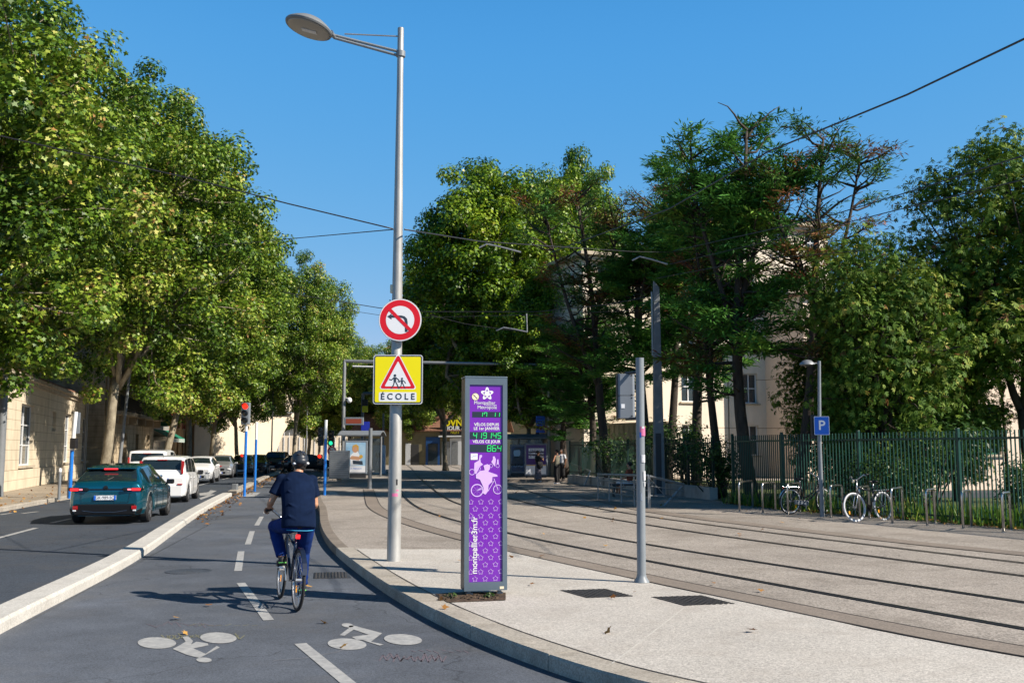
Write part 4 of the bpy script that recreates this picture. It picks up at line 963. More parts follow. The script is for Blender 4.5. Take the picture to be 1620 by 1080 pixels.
# single storey pink wing seen through the railings
FI = Fac((16.6, 40.8), (31.0, 46.5)); ri = thing('pink_annex', (*FI.p(6, 0).xy, 0), 'low pinkish annex with green framed windows behind the white car', 'building')
hI = [(FI.upx(1553), FI.upx(1553) + 1.1, 1.5, 3.6), (1.0, 2.1, 1.5, 3.6), (8.5, 9.6, 1.5, 3.6)]
body(FI, ri, M['render_pink'], 0, FI.L, 6.2, 5, hI)
for h in hI: window(FI, ri, *h, frame='green_paint', bars=(1, 0))
mb = MB(); FI.box(mb, -.2, FI.L + .2, 6.203, 6.4, -5.2, .4); mb.build('roof', M['render_pink'], ri)
# wall beyond the right of the frame end of the stop: pale corrugated hoarding
FW = Fac((XY(872, 63), 63), (XY(1056, 52), 52)); hd = thing('hoarding', (*FW.p(3, 0).xy, 0), 'pale corrugated hoarding behind the people at the tram stop', 'hoarding')
mb = MB(); k = 0
while k * .25 < FW.L: FW.box(mb, k * .25, k * .25 + .25, -.05, 3.1, -.06 - .03 * (k % 2), .0 - .03 * (k % 2)); k += 1
mb.build('panel', M['stone_trim'], hd)
mb = MB(); FW.box(mb, 0, FW.L, 3.1, 3.18, -.12, .05); mb.build('top_rail', M['stone_trim'], hd)
# ================================================================ FENCE, low wall, grass
FP = smooth_curve([Vector(p) for p in ((3.0, 52, 0), (4.6, 45, 0), (5.9, 39, 0), (6.9, 34.4, 0))], .3, 0)
FP2 = smooth_curve([Vector(p) for p in ((7.0, 31.8, 0), (7.9, 28.4, 0), (9.0, 26.0, 0), (10.2, 23.6, 0), (11.3, 20.8, 0), (12.6, 17.5, 0))], .3, 0)
mat('fence_green', (0.004, 0.048, 0.036), 0.4, var=0.2, vs=3)
mat('fence_dark', (0.006, 0.03, 0.024), 0.45)
def railing(P, z0, H, label, every=2.8, col='fence_green', sp=0.115, group=None):
    r = thing('railing', (P[0].x, P[0].y, 0), label, 'railing', group)
    L = [0]
    for a, b in zip(P[:-1], P[1:]): L.append(L[-1] + (b - a).length)
    def pt(s):
        for i in range(len(P) - 1):
            if s <= L[i + 1]: return P[i].lerp(P[i + 1], (s - L[i]) / max(1e-6, L[i + 1] - L[i])), math.atan2(P[i + 1].y - P[i].y, P[i + 1].x - P[i].x)
        return P[-1], 0
    npan = max(1, round(L[-1] / every)); w_ = L[-1] / npan
    for k in range(npan):
        mb = MB(); n = int(w_ / sp)
        for i in range(1, n + 1):
            q, a = pt(k * w_ + i * w_ / (n + 1)); mb.box(q + Vector((0, 0, z0 + .05 + H / 2)), (.024, .024, H - .03), a)
        qa, a1 = pt(k * w_ + .04); qb, a2 = pt((k + 1) * w_ - .04); d = qb - qa; a = math.atan2(d.y, d.x)
        for z in (z0 + .16, z0 + H - .14): mb.box((qa + qb) / 2 + Vector((0, 0, z)), (d.length, .045, .045), a)
        mb.build('railing_panel', M[col], r)
    for k in range(npan + 1):
        q, a = pt(min(k * w_, L[-1] - .001)); mb = MB(); mb.bbox(q + Vector((0, 0, z0 + H / 2 + .05)), (.075, .075, H + .1), .008, a); mb.build('post', M[col], r)
    return r
railing(FP2, 0.0, 2.1, 'green steel railing behind the bicycle hoops at right')
railing(FP, .42, 1.65, 'dark green railing standing on the low wall by the tapered mast', 2.4, 'fence_dark', .16)
mb = MB(); A_ = offset(FP, -.12); B_ = offset(FP, .12)
kerbwall = kerb('low_wall', offset(FP, .14), offset(FP, -.14), -.02, .42, M['low_wall'], 1.9, .02); kerbwall.parent = None
tag(kerbwall, 'low stained concrete wall under the railing beside the tapered mast', 'wall')
mb = MB(); F_all = FP + FP2
mb.prism(poly(offset(F_all, -.02)) + [(60, 10), (60, 52), (8, 56)], 0.001, 0.012, side=False); struct(mb.build('grass_ground', M['grass_soil']))
mb = MB(); mb.prism([(13, 36), (50, 30), (60, 60), (16, 44)], .012, .018, side=False); struct(mb.build('car_park', M['asphalt_road']))
# dry leaf litter and weeds at the railing foot
LP = []
for i in range(1500):
    s = rng.random() * (len(FP2) - 2); k = int(s); p = FP2[k].lerp(FP2[k + 1], s - k); q = rng.normal() * .28 + .12
    d = (FP2[k + 1] - FP2[k]).normalized(); LP.append((p.x + d.y * q * -1, p.y + d.x * q, .03 + .03 * rng.random()))
litter('fallen_leaves', LP, .075)
def grass(name, region, n, h, material, label):
    P = []; 
    while len(P) < n:
        p = region()
        P.append(p)
    P = np.array(P); N_ = unit(n); N_[:, 2] *= .1; U_ = np.array([0, 0, 1.0]) + rng.normal(size=(n, 3)) * .25
    sh = np.array([(-.035, 0, 0), (.035, 0, 0), (.02, .6, .03), (0, 1, .12)])
    me = leaves_mesh(name, P, N_, U_, h * (.5 + rng.random(n)), sh, rng.random(n), material)
    o = bpy.data.objects.new(name, me); COL.objects.link(o); o['kind'] = 'stuff'; o['label'] = label; o['category'] = 'grass'
leaf_mat('grass_blade', [(0, (.05, .13, .015)), (.6, (.10, .22, .02)), (.85, (.2, .3, .04)), (1, (.35, .26, .1))], .3)
def reg1():
    s = rng.random() * (len(FP2) - 2); k = int(s); p = FP2[k]; q = .15 + rng.random() ** 1.5 * 5; return (p.x + q * .9, p.y + q * .5, .01)
grass('grass', reg1, 26000, .11, M['grass_blade'], 'green grass growing behind the railings')
def reg2():
    p = random.choice(FP2); return (p.x + rng.normal() * .1 - .08, p.y + rng.normal() * .2, .01)
grass('weeds', reg2, 700, .45, M['grass_blade'], 'tall dry weeds at the foot of the railing')
# ================================================================ STREET FURNITURE
I3 = Matrix.Identity(3)
def facing(n):      # plane matrix: x right, y up, z towards n (horizontal)
    n = Vector((n[0], n[1], 0)).normalized(); x = Vector((-n.y, n.x, 0)) ; return x, n
def plane_T(c, n):
    x, n = facing(n); return Matrix(((x.x, 0, n.x, c[0]), (x.y, 0, n.y, c[1]), (0, 1, 0, c[2]), (0, 0, 0, 1)))
class Panel:
    """flat graphics on a plane: u right, v up, layers stacked 1.2 mm apart"""
    def __init__(s, T): s.T = T; s.mb = MB(); s.mb.T = None
    def poly(s, P, mi, lay=1):
        n = len(P); tr = tessellate_polygon([[Vector((p[0], p[1], 0)) for p in P]]); z = 0.0012 * lay
        fs = []
        for a, b, c in tr:
            cr = (P[b][0] - P[a][0]) * (P[c][1] - P[a][1]) - (P[b][1] - P[a][1]) * (P[c][0] - P[a][0])
            fs.append((a, b, c) if cr > 0 else (a, c, b))
        s.mb.add([s.T @ Vector((p[0], p[1], z)) for p in P], fs, mi)
    def rect(s, u0, u1, v0, v1, mi, lay=1): s.poly([(u0, v0), (u1, v0), (u1, v1), (u0, v1)], mi, lay)
    def disc(s, u, v, r, mi, lay=1, n=32, ry=None): s.poly([(u + r * math.cos(2 * math.pi * k / n), v + (ry or r) * math.sin(2 * math.pi * k / n)) for k in range(n)], mi, lay)
    def ring(s, u, v, r0, r1, mi, lay=1, n=28):
        A = [s.T @ Vector((u + r0 * math.cos(2 * math.pi * k / n), v + r0 * math.sin(2 * math.pi * k / n), .0012 * lay)) for k in range(n + 1)]
        B = [s.T @ Vector((u + r1 * math.cos(2 * math.pi * k / n), v + r1 * math.sin(2 * math.pi * k / n), .0012 * lay)) for k in range(n + 1)]
        s.mb.strip(A, B, mi)
    def line(s, P, w_, mi, lay=1, closed=False):
        P = [Vector((p[0], p[1])) for p in P]
        if closed: P = P + [P[0], P[1]]
        for a, b in zip(P[:-1], P[1:]):
            d = (b - a); 
            if d.length < 1e-6: continue
            t = d.normalized(); n = Vector((-t.y, t.x)) * w_ / 2; e = t * w_ * .35
            s.poly([tuple(a - e - n), tuple(b + e - n), tuple(b + e + n), tuple(a - e + n)], mi, lay)
    def text(s, txt, size, u, v, mi, lay=2, align='CENTER', sx=1.0, bold=0.0, rot=0):
        s.mb.text(txt, size, s.T @ Matrix.Translation((u, v, .0012 * lay)) @ Matrix.Rotation(rot, 4, 'Z'), mi, 0.0, align, sx, bold)
# ---- counter totem ------------------------------------------------------
TW, TH, TD = 0.515, 2.50, 0.24
ta = R(13); c0 = G(768, 941)
ttot = thing('counter_totem', (c0.x, c0.y, 0), 'tall purple bicycle counter totem with green digits beside the kerb', 'counter totem', None, ta)
mat('totem_grey', (0.115, 0.155, 0.195), 0.35, 0.2, var=0.08, vs=3); mat('totem_dark', (0.03, 0.032, 0.038), 0.4, 0.3)
mat('purple', (0.165, 0.02, 0.40), 0.22, var=0.07, vs=1.2, coat=0.3); mat('lilac', (0.62, 0.42, 0.82), 0.35); mat('led_panel', (0.022, 0.035, 0.05), 0.25)
mat('led_green', (0.02, 0.5, 0.12), 0.4, emit=(0.02, 0.55, 0.16), es=0.55); mat('sticker_cream', (0.75, 0.66, 0.48), 0.5); mat('lilac_line', (0.55, 0.30, 0.80), 0.4)
Tt = Matrix.Identity(4)
z0 = 0.055
mb = MB(); mb.bbox((0, TD / 2, z0 + TH / 2), (TW, TD, TH), .012); mb.build('cabinet', M['totem_dark'], ttot, local=True)
mb = MB(); b_ = .055; y_ = -.006
for (cx_, cz_, w_, h_) in ((-TW / 2 + b_ / 2, z0 + TH / 2, b_, TH), (TW / 2 - b_ / 2, z0 + TH / 2, b_, TH)): mb.box((cx_, y_, cz_), (w_, .028, h_))
for cz_, h_ in ((z0 + TH - .04, .08), (z0 + .05, .10)): mb.box((0, y_ - .001, cz_), (TW - 2 * b_, .026, h_))
mb.build('frame', M['totem_grey'], ttot, local=True)
mb = MB(); mb.bbox((0, TD / 2, z0 + TH + .012), (TW + .006, TD + .02, .022), .006); mb.build('cap', M['totem_grey'], ttot, local=True)
mb = MB()
for sx_ in (-.18, .18): mb.box((sx_, .07, z0 / 2), (.04, .05, z0)); mb.box((sx_, .07, z0 / 2 - .01), (.07, .1, .02))
mb.build('foot', M['galv'], ttot, local=True)
PW = TW - 2 * b_; PZ0 = z0 + .10; PZ1 = z0 + TH - .08; PH = PZ1 - PZ0
pan = Panel(Matrix(((1, 0, 0, 0), (0, 0, -1, -.0015), (0, 1, 0, 0), (0, 0, 0, 1))))
mb = MB(); mb.box((0, -.0008, (PZ0 + PZ1) / 2), (PW - .002, .0012, PH - .002)); po = mb.build('face_panel', M['purple'], ttot, local=True)
# photo zoom frame for the panel: 409x1080 crop scale 2.92 -> panel spans y 60..995, x ~137..272 (zoomed px)
SC_ = PH / (995 - 60)
V = lambda y: PZ1 - (y - 60) * SC_
U = lambda x: (x - 205.5) / 135 * PW
P = pan
GM = [M['white'], M['purple'], M['sticker_cream'], M['black'], M['led_panel'], M['led_green'], M['lilac'], M['sign_blue']]
def flush(nm):
    o = P.mb.build(nm, GM, po, local=True); P.mb = MB(); return o
# flower emblem
cu, cv = U(210), V(103)
pet = []
for k in range(60):
    a = 2 * math.pi * k / 60; r_ = .062 * (1 + .28 * math.cos(5 * (a - math.pi / 2))); pet.append((cu + r_ * math.cos(a), cv + r_ * math.sin(a)))
P.poly(pet, 0, 1)
pet = [(cu + (p[0] - cu) * .62, cv + (p[1] - cv) * .62) for p in pet]; P.poly(pet, 1, 2); P.disc(cu, cv, .031, 0, 3)
flush('emblem'); P.text('Montpellier', .056, U(200), V(147), 0); P.text('méditerranée', .026, U(226), V(158), 0); P.text('Métropole', .056, U(210), V(169), 0)
flush('lettering'); P.disc(U(162), V(118), .042, 2, 2); P.disc(U(162), V(118), .046, 3, 1); P.line([(U(162) - .022, V(118) + .022), (U(162) + .022, V(118) - .022)], .006, 3, 4); P.line([(U(162) - .015, V(118) - .015), (U(162) + .015, V(118) + .015)], .008, 0, 3)
flush('sticker')
SEG = {'0': 'abcdef', '1': 'bc', '2': 'abged', '3': 'abgcd', '4': 'fgbc', '5': 'afgcd', '6': 'afgedc', '7': 'abcf', '8': 'abcdefg', '9': 'abcdfg'}
def digit(ch, u, v, w_, h_, th=.007, mi=5):
    q = {'a': ((0, h_), (w_, h_)), 'b': ((w_, h_), (w_, h_ / 2)), 'c': ((w_, h_ / 2), (w_, 0)), 'd': ((0, 0), (w_, 0)), 'e': ((0, 0), (0, h_ / 2)), 'f': ((0, h_ / 2), (0, h_)), 'g': ((0, h_ / 2), (w_, h_ / 2))}
    for s_ in SEG.get(ch, ''):
        (a, b), (c, d) = q[s_]; L_ = .12
        p0 = (u + a + (c - a) * L_ + b * .08, v + b + (d - b) * L_); p1 = (u + c - (c - a) * L_ + d * .08, v + d - (d - b) * L_); P.line([p0, p1], th, mi, 3)
def display(y0, y1, x0, x1, txt, w_, pitch, hfrac=.72):
    P.rect(U(x0), U(x1), V(y1), V(y0), 4, 2); h_ = (V(y0) - V(y1)) * hfrac; vb = V(y1) + (V(y0) - V(y1)) * (1 - hfrac) / 2
    u = U(x1) - .018 - w_
    for ch in txt[::-1]: digit(ch, u, vb, w_, h_); u -= pitch
    flush('digit_display')
display(190, 217, 150, 266, '17 11', .032, .052, .68); display(287, 322, 141, 272, '419145', .040, .0595, .76); display(347, 384, 141, 272, '864', .042, .062, .76)
P.text('VÉLOS DEPUIS', .048, U(208), V(252), 0, bold=.0008); P.text('LE 1ᵉʳ JANVIER'.replace('ᵉʳ', 'er'), .048, U(208), V(271), 0, bold=.0008); P.text('VÉLOS CE JOUR', .048, U(208), V(334), 0, bold=.0008)
flush('lettering'); P.rect(U(144), U(172), V(420), V(390), 0, 3); P.line([(U(148), V(408)), (U(156), V(402)), (U(168), V(400))], .004, 7, 4)
flush('sticker')
# cyclist silhouettes: coordinates from the 9x zoom (x in 630, y from 710 in 1080)
U2 = lambda x: U(140 + (x - 110) / 415 * 132 * 1.0); V2 = lambda y: V(386 + (y - 105) / 975 * 333)
def wheel2(x, y, r, mi=6):
    rr = (U2(x + r) - U2(x)); P.ring(U2(x), V2(y), rr * .84, rr, mi, 3); 
    for k in range(8): a = math.pi * k / 4; P.line([(U2(x), V2(y)), (U2(x) + rr * .85 * math.cos(a), V2(y) + rr * .85 * math.sin(a))], .0012, mi, 3)
wheel2(205, 630, 80); wheel2(468, 618, 58 if False else 60)
for pts, w_ in (([(205, 630), (300, 600), (345, 640), (420, 500), (205, 630)], .007), ([(420, 470), (468, 618)], .008), ([(300, 560), (420, 500)], .006)):
    P.line([(U2(x), V2(y)) for x, y in pts], w_, 6, 3)
P.poly([(U2(x), V2(y)) for x, y in [(285, 285), (335, 265), (370, 285), (365, 335), (345, 370), (460, 415), (465, 440), (400, 445), (395, 505), (350, 560), (345, 640), (310, 690), (280, 670), (290, 600), (240, 480), (190, 460), (190, 410), (240, 360), (300, 350)]], 6, 4)
for x, y, r_ in ((135, 375, 38), (225, 330, 26), (380, 290, 24), (465, 290, 24)): rr = (U2(x + r_) - U2(x)); P.ring(U2(max(x, 140)), V2(y), rr * .8, rr, 6, 2)
P.poly([(U2(x), V2(y)) for x, y in [(235, 140), (262, 135), (268, 160), (245, 190), (250, 240), (280, 270), (240, 300), (195, 400), (165, 395), (170, 250), (225, 215)]], 6, 2)
P.poly([(U2(x), V2(y)) for x, y in [(405, 160), (425, 155), (445, 200), (440, 240), (430, 300), (385, 235), (405, 200)]], 6, 2)
P.poly([(U2(x), V2(y)) for x, y in [(462, 200), (476, 198), (480, 265), (455, 262)]], 6, 2)
flush('cyclist_graphic')
# star pattern
def star(u, v, r, w_=.0045):
    pts = []
    for k in range(10): a = math.pi / 2 + math.pi * k / 5; q = r if k % 2 == 0 else r * .62; pts.append((u + q * math.cos(a), v + q * math.sin(a)))
    lim = PW / 2 - .004
    cl = lambda p: (max(-lim, min(lim, p[0])), p[1])
    pts = [cl(p) for p in pts]; P.line(pts, w_, 6, 2, True)
row_ = 0; y = 620
while y < 985:
    for k in range(5):
        x = (145 + 40.5 * k) if row_ % 2 == 0 else (163 + 41 * k)
        if x < 275: star(U(x), V(y), .032)
    y += 32.8; row_ += 1
flush('star_pattern'); P.text('montpellier3m.fr', .098, U(161), V(823), 0, 4, rot=math.pi / 2, bold=.0012, sx=1.0)
flush('lettering')
mb = MB(); mb.box((TW / 2 - .065, -.022, z0 + .03), (.05, .002, .03)); mb.build('maker_plate', M['sticker_cream'], ttot, local=True)
# small plants in the pit
wd = bush(.07, .16, 40, .035)
wb = make_tree('weed', (G(715, 947).x, G(715, 947).y, 0.0), wd, 'small green weed in the soil pit at the totem foot, left one', 'weed', 'weeds round the totem foot', DB, M['shrub_leaf'], 'oval', part='foliage')
dup(wb, tuple(G(775, 946)), 1.0, 'small green weed in the soil pit at the right front of the totem', 'weeds round the totem foot')
mb = MB()
for i in range(60):
    a = rng.random(2); q = G(695 + 95 * a[0], 941 + 9 * a[1]); mb.ell((q.x, q.y, .012), (.012 + .02 * rng.random(), .012 + .015 * rng.random(), .01 + .012 * rng.random()), None, 6, 4)
so_ = mb.build('soil_clods', M['soil']); so_['kind'] = 'stuff'
# ---- lamp post with two signs --------------------------------------------
lb = G(623, 887); LY = lb.y
top = at(634, 45, LY); lampH = top.z
lp = thing('street_lamp', (lb.x, lb.y, 0), 'tall tapered grey street lamp with a dish head over the cycle lane', 'street lamp')
mb = MB(); zs = [0, .02, 1.2, 2.6, 2.62, 4.0, 5.5, lampH - 1.0, lampH]; rs = [.112, .108, .102, .094, .088, .082, .07, .052, .05]
mid = lambda z: lb.lerp(Vector((top.x, top.y, 0)), z / lampH) + Vector((0, 0, z))
mb.tube([mid(z) for z in zs], rs, 20); mb.build('pole', M['galv_old'], lp, auto=30)
ha = at(528, 58, LY - 0.15); hb = at(634, 86, LY)
mb = MB(); dv = (ha - hb).normalized(); sd = Vector((0, 0, 1))
for k in (-.035, .035): mb.tube([hb + sd * k, ha + sd * k * .6], .024, 8)
mb.lathe([(.06, -.05), (.075, -.045), (.075, .045), (.06, .05)], hb, 16); mb.build('arm', M['grey_paint'], lp, auto=40)
mb = MB(); hc = at(634, 58, LY); mb.tube([hc, hc.lerp(at(545, 54, LY - .15), 1.0)], .012, 8); mb.build('tie_rod', M['galv'], lp)
hd_ = at(489, 43, LY - .3)
ax = Matrix.Rotation(R(15), 3, 'Y') @ Matrix.Rotation(R(-3), 3, 'X')
mb = MB(); r0 = .385
mb.lathe([(.001, .155), (.12, .15), (.22, .115), (.31, .06), (.375, .01), (r0, -.01), (.375, -.035), (.345, -.04)], hd_, 36, ax); head = mb.build('lamp_head', M['mast_grey'], lp, auto=35)
mb = MB(); mb.lathe([(.335, -.052), (.30, -.058), (.001, -.062)], hd_, 36, ax); mb.lathe([(.335, -.052), (.34, -.038), (.01, -.036)], hd_, 36, ax); mat('diffuser', (0.33, 0.31, 0.27), 0.3); mb.build('diffuser', M['diffuser'], head, auto=40)
mb = MB(); mb.box(hd_ + ax @ Vector((.02, 0, -.068)), (.24, .1, .012), M=ax); mb.build('led_module', M['window_white'], head)
mb = MB(); mb.tube([hd_ + ax @ Vector((.36, 0, 0)), ha], [.045, .035], 10); mb.build('coupling', M['galv'], head)
# little box on the pole
mb = MB(); q = at(620, 457, LY); mb.bbox(q, (.05, .08, .13), .008); mb.build('junction_box', M['sticker_cream'], lp)
mat('sticker_pink', (0.62, 0.16, 0.32), 0.6); mat('sticker_white', (0.62, 0.63, 0.66), 0.6, var=0.2, vs=30)
mb = MB()
for (px, py, w_, h_, mi) in ((626, 782, .09, .05, 0), (630, 775, .04, .02, 0), (629, 762, .025, .09, 1)):
    q = at(px, py, LY); n = 5; A = []; B = []
    for i in range(n):
        a = -math.pi / 2 + (q.x - mid(q.z).x) / .1 + (i / (n - 1) - .5) * w_ / .1; r_ = .1035
        A.append(Vector((mid(q.z).x + r_ * math.cos(a), mid(q.z).y + r_ * math.sin(a), q.z - h_ / 2))); B.append(A[-1] + Vector((0, 0, h_)))
    mb.strip(A, B, mi)
mb.build('sticker', [M['sticker_pink'], M['black']], lp)
# signs
mat('sign_back', (0.33, 0.34, 0.35), 0.45, 0.5); mat('sign_white', (0.80, 0.81, 0.84), 0.4); mat('sign_red', (0.68, 0.008, 0.02), 0.4); mat('sign_dark', (0.035, 0.05, 0.075), 0.4); mat('sign_yellow', (0.85, 0.74, 0.0), 0.4)
nrm = Vector((.02, -1, 0))
rc_ = at(633, 506, LY - .16)
sg = thing('round_sign', rc_, 'round no left turn sign clamped to the street lamp above the school sign', 'road sign')
Tn_ = plane_T(rc_, nrm); p_ = Panel(Tn_); rr = .335
mb = MB(); mb.T = Tn_; mb.lathe([(rr * .98, -.02), (rr, -.012), (rr, -.002), (rr * .985, 0)], (0, 0, 0), 48); mb.T = None; plate = mb.build('plate', M['sign_back'], sg)
p_.disc(0, 0, rr * .985, 0, 1, 56); p_.disc(0, 0, rr * .94, 1, 2, 56); p_.disc(0, 0, rr * .66, 0, 3, 48)
arr = [(-.215, .055), (-.14, .105), (-.14, .075), (.02, .075), (.075, .06), (.115, .02), (.125, -.04), (.125, -.20), (.08, -.20), (.08, -.04), (.07, 0), (.045, .028), (.01, .035), (-.14, .035), (-.14, .005)]
p_.poly([(x * .95, y * .95) for x, y in arr], 2, 4)
p_.poly([(-.185, .148), (-.148, .185), (.185, -.148), (.148, -.185)], 1, 5)
p_.mb.build('face', [M['sign_white'], M['sign_red'], M['sign_dark']], plate)
mb = MB(); mb.bbox(rc_ + Vector((0, .05, .1)), (.26, .05, .03), .004); mb.bbox(rc_ + Vector((0, .05, -.1)), (.26, .05, .03), .004); mb.build('clamp', M['galv'], sg)
sc_ = at(629.5, 600, LY - .17)
sg2 = thing('school_sign', sc_, 'square yellow school crossing sign reading ÉCOLE on the street lamp', 'road sign')
Tn_ = plane_T(sc_, nrm); hs_ = .385
def rrect(w_, h_, r_, n=6):
    P_ = []
    for cx, cy, a0 in ((w_ - r_, h_ - r_, 0), (-w_ + r_, h_ - r_, 90), (-w_ + r_, -h_ + r_, 180), (w_ - r_, -h_ + r_, 270)):
        for k in range(n + 1): a = R(a0 + 90 * k / n); P_.append((cx + r_ * math.cos(a), cy + r_ * math.sin(a)))
    return P_
mb = MB(); mb.T = Tn_; mb.prism(rrect(hs_, hs_, .045), -.03, 0.0); mb.T = None; plate = mb.build('plate', M['sign_back'], sg2)
p_ = Panel(Tn_)
p_.poly(rrect(hs_ * .985, hs_ * .985, .04), 3, 1); p_.poly(rrect(hs_ * .965, hs_ * .965, .035), 2, 2); p_.poly(rrect(hs_ * .915, hs_ * .915, .02), 4, 3)
def rtri(s_, cy, r_): # rounded triangle
    V3 = [(0, cy + s_ * .577 * 2 * .5 * 1.15), (-s_ * .5, cy - s_ * .29), (s_ * .5, cy - s_ * .29)]; out = []
    for (x, y), a0 in zip(V3, (30, 150, 270)):
        m_ = Vector((x, y)); g_ = (Vector((0, cy)) - m_).normalized() * r_ * 2; c_ = m_ + g_
        for k in range(5): a = R(a0 + 30 * k); out.append((c_.x + r_ * math.cos(a), c_.y + r_ * math.sin(a)))
    return out
p_.poly(rtri(.60, .02, .03), 3, 4); p_.poly(rtri(.56, .02, .025), 1, 5); p_.poly(rtri(.41, .012, .01), 3, 6)
def fig(x, y, s_):
    p_.disc(x, y + .095 * s_, .021 * s_, 2, 8, 14)
    p_.poly([(x - .022 * s_, y + .068 * s_), (x + .022 * s_, y + .068 * s_), (x + .018 * s_, y), (x - .018 * s_, y)], 2, 8)
    for ln in ([(x - .018, y + .06), (x - .055, y + .025), (x - .085, y + .035)], [(x + .018, y + .06), (x + .055, y + .03), (x + .07, y + .0)], [(x - .008, y), (x - .02, y - .05), (x - .052, y - .10)], [(x + .01, y), (x + .035, y - .045), (x + .058, y - .095)]):
        p_.line([((a - x) * s_ + x, (b - y) * s_ + y) for a, b in ln], .017 * s_, 2, 7)
fig(-.045, -.035, 1.0); fig(.065, -.06, .76)
p_.poly(rrect(.29, .07, .02), 3, 4) if False else p_.poly([(x, y - .27) for x, y in rrect(.29, .072, .02)], 3, 4)
p_.text('É C O L E', .135, 0, -.27, 2, 6, bold=.003, sx=.95)
p_.mb.build('face', [M['sign_white'], M['sign_red'], M['sign_dark'], M['sign_white'], M['sign_yellow']], plate)
mb = MB(); mb.bbox(sc_ + Vector((0, .06, .2)), (.3, .06, .03), .004); mb.bbox(sc_ + Vector((0, .06, -.2)), (.3, .06, .03), .004); mb.build('clamp', M['galv'], sg2)
# ---- grey signal pole seen from behind ------------------------------------
pb = G(1015, 921); PY = pb.y; pt = at(1012, 566, PY)
sp = thing('signal_pole', (pb.x, pb.y, 0), 'thick grey tram signal pole with a boxed signal head facing away', 'signal pole')
mb = MB(); mb.tube([Vector((pb.x, pb.y, .03)), Vector((pb.x, pb.y, .1)), Vector((pt.x, pb.y, pt.z))], [.064, .058, .055], 20); mb.build('pole', M['grey_paint'], sp, auto=30)
mb = MB(); mb.lathe([(.102, 0.006), (.098, .02), (.066, .07), (.062, .10)], (pb.x, pb.y, 0), 20); mb.build('base_cone', M['grey_paint'], sp, auto=30)
bx = at(990, 627, PY + .22)
mb = MB(); mb.T = Matrix.Translation(bx) @ Matrix.Rotation(R(0), 4, 'Z')
prf = [(-.115, .10), (-.115, -.03), (-.09, -.06), (.09, -.06), (.115, -.03), (.115, .10)]
mb.prism(prf[::-1], -.29, .005); mb.prism(prf[::-1], .012, .30)
mb.T = None; sh = mb.build('signal_housing', M['box_grey'], sp, bevel=.008)
mb = MB(); mb.box(bx + Vector((-.05, -.064, -.13)), (.055, .003, .055)); mb.build('label_plate', M['sign_white'], sh)
mb = MB()
for z_ in (.02, -.02, .28, -.26): mb.ell(bx + Vector((.075, -.06, z_)), (.012, .008, .008), None, 8, 5)
mb.box(bx + Vector((-.118, .02, 0)), (.01, .13, .60)); mb.build('hinge', M['dark_metal'], sh)
for q_ in (.31, -.30): mb = MB(); mb.tube([bx + Vector((0, .0, q_)), Vector((pt.x, pb.y, bx.z + q_))], .02, 8); mb.build('bracket', M['dark_metal'], sp)
mb = MB()
def wrap(mb, c, r_, z_, w_, h_, a0, mi):
    A = []; B = []
    for i in range(6): a = -math.pi / 2 + a0 + (i / 5 - .5) * w_ / r_; A.append(Vector((c.x + r_ * math.cos(a), c.y + r_ * math.sin(a), z_ - h_ / 2))); B.append(A[-1] + Vector((0, 0, h_)))
    mb.strip(A, B, mi)
cp = Vector((pt.x + .01, pb.y, 0)); zz = lambda y: at(1012, y, PY).z
for a in ((.0615, zz(682), .075, .12, .15, 0), (.0620, zz(688), .04, .07, -.5, 1), (.0625, zz(676), .03, .03, .2, 2), (.0615, zz(725), .05, .10, .2, 2), (.0615, zz(752), .03, .12, .45, 2), (.0622, zz(785), .02, .10, -.3, 2), (.062, zz(765), .012, .06, .5, 2)): wrap(mb, cp, *a)
mb.build('sticker', [M['sticker_pink'], M['sign_blue'], M['sticker_white']], sp)
# ---- parking sign post with small lamp -------------------------------------
kb = G(1301, 817); KY = kb.y
kp = thing('lamp_post', (kb.x, kb.y, 0), 'slim grey lamp post carrying the parking sign between the two parked bicycles', 'street lamp')
tp_ = at(1296, 571, KY); mb = MB(); mb.tube([Vector((kb.x, kb.y, 0)), Vector((kb.x - .01, kb.y, 1.9)), Vector((tp_.x, tp_.y, tp_.z))], [.058, .05, .04], 14); mb.build('pole', M['grey_paint'], kp, auto=30)
hh = at(1277, 576, KY); mb = MB(); mb.lathe([(.001, .12), (.1, .10), (.18, .03), (.20, -.01), (.16, -.03), (.001, -.035)], hh, 20); mb.build('lamp_head', M['galv'], kp, auto=40)
mb = MB(); mb.tube([hh + Vector((.1, 0, .03)), Vector((tp_.x, tp_.y, hh.z + .02))], .018, 8); mb.build('arm', M['galv'], kp)
ps = at(1300, 673, KY - .09); pk = thing('parking_sign', ps, 'square blue parking sign with white P on the slim lamp post', 'road sign')
Tn_ = plane_T(ps, Vector((-.35, -1, 0))); mb = MB(); mb.T = Tn_; mb.prism(rrect(.19, .24, .02), -.02, 0); mb.T = None; pl_ = mb.build('plate', M['sign_back'], pk)
p_ = Panel(Tn_); p_.poly(rrect(.186, .236, .02), 0, 1); p_.poly(rrect(.176, .226, .015), 1, 2); p_.text('P', .34, 0, 0, 0, 3, bold=.006); p_.mb.build('face', [M['sign_white'], M['sign_blue']], pl_)
q = at(1287, 675, KY + .12); mb = MB(); mb.bbox(q, (.14, .12, .62), .02); tag(mb.build('meter_box', M['dark_metal'], None, loc=q), 'dark box mounted on the slim lamp post behind the parking sign', 'box')
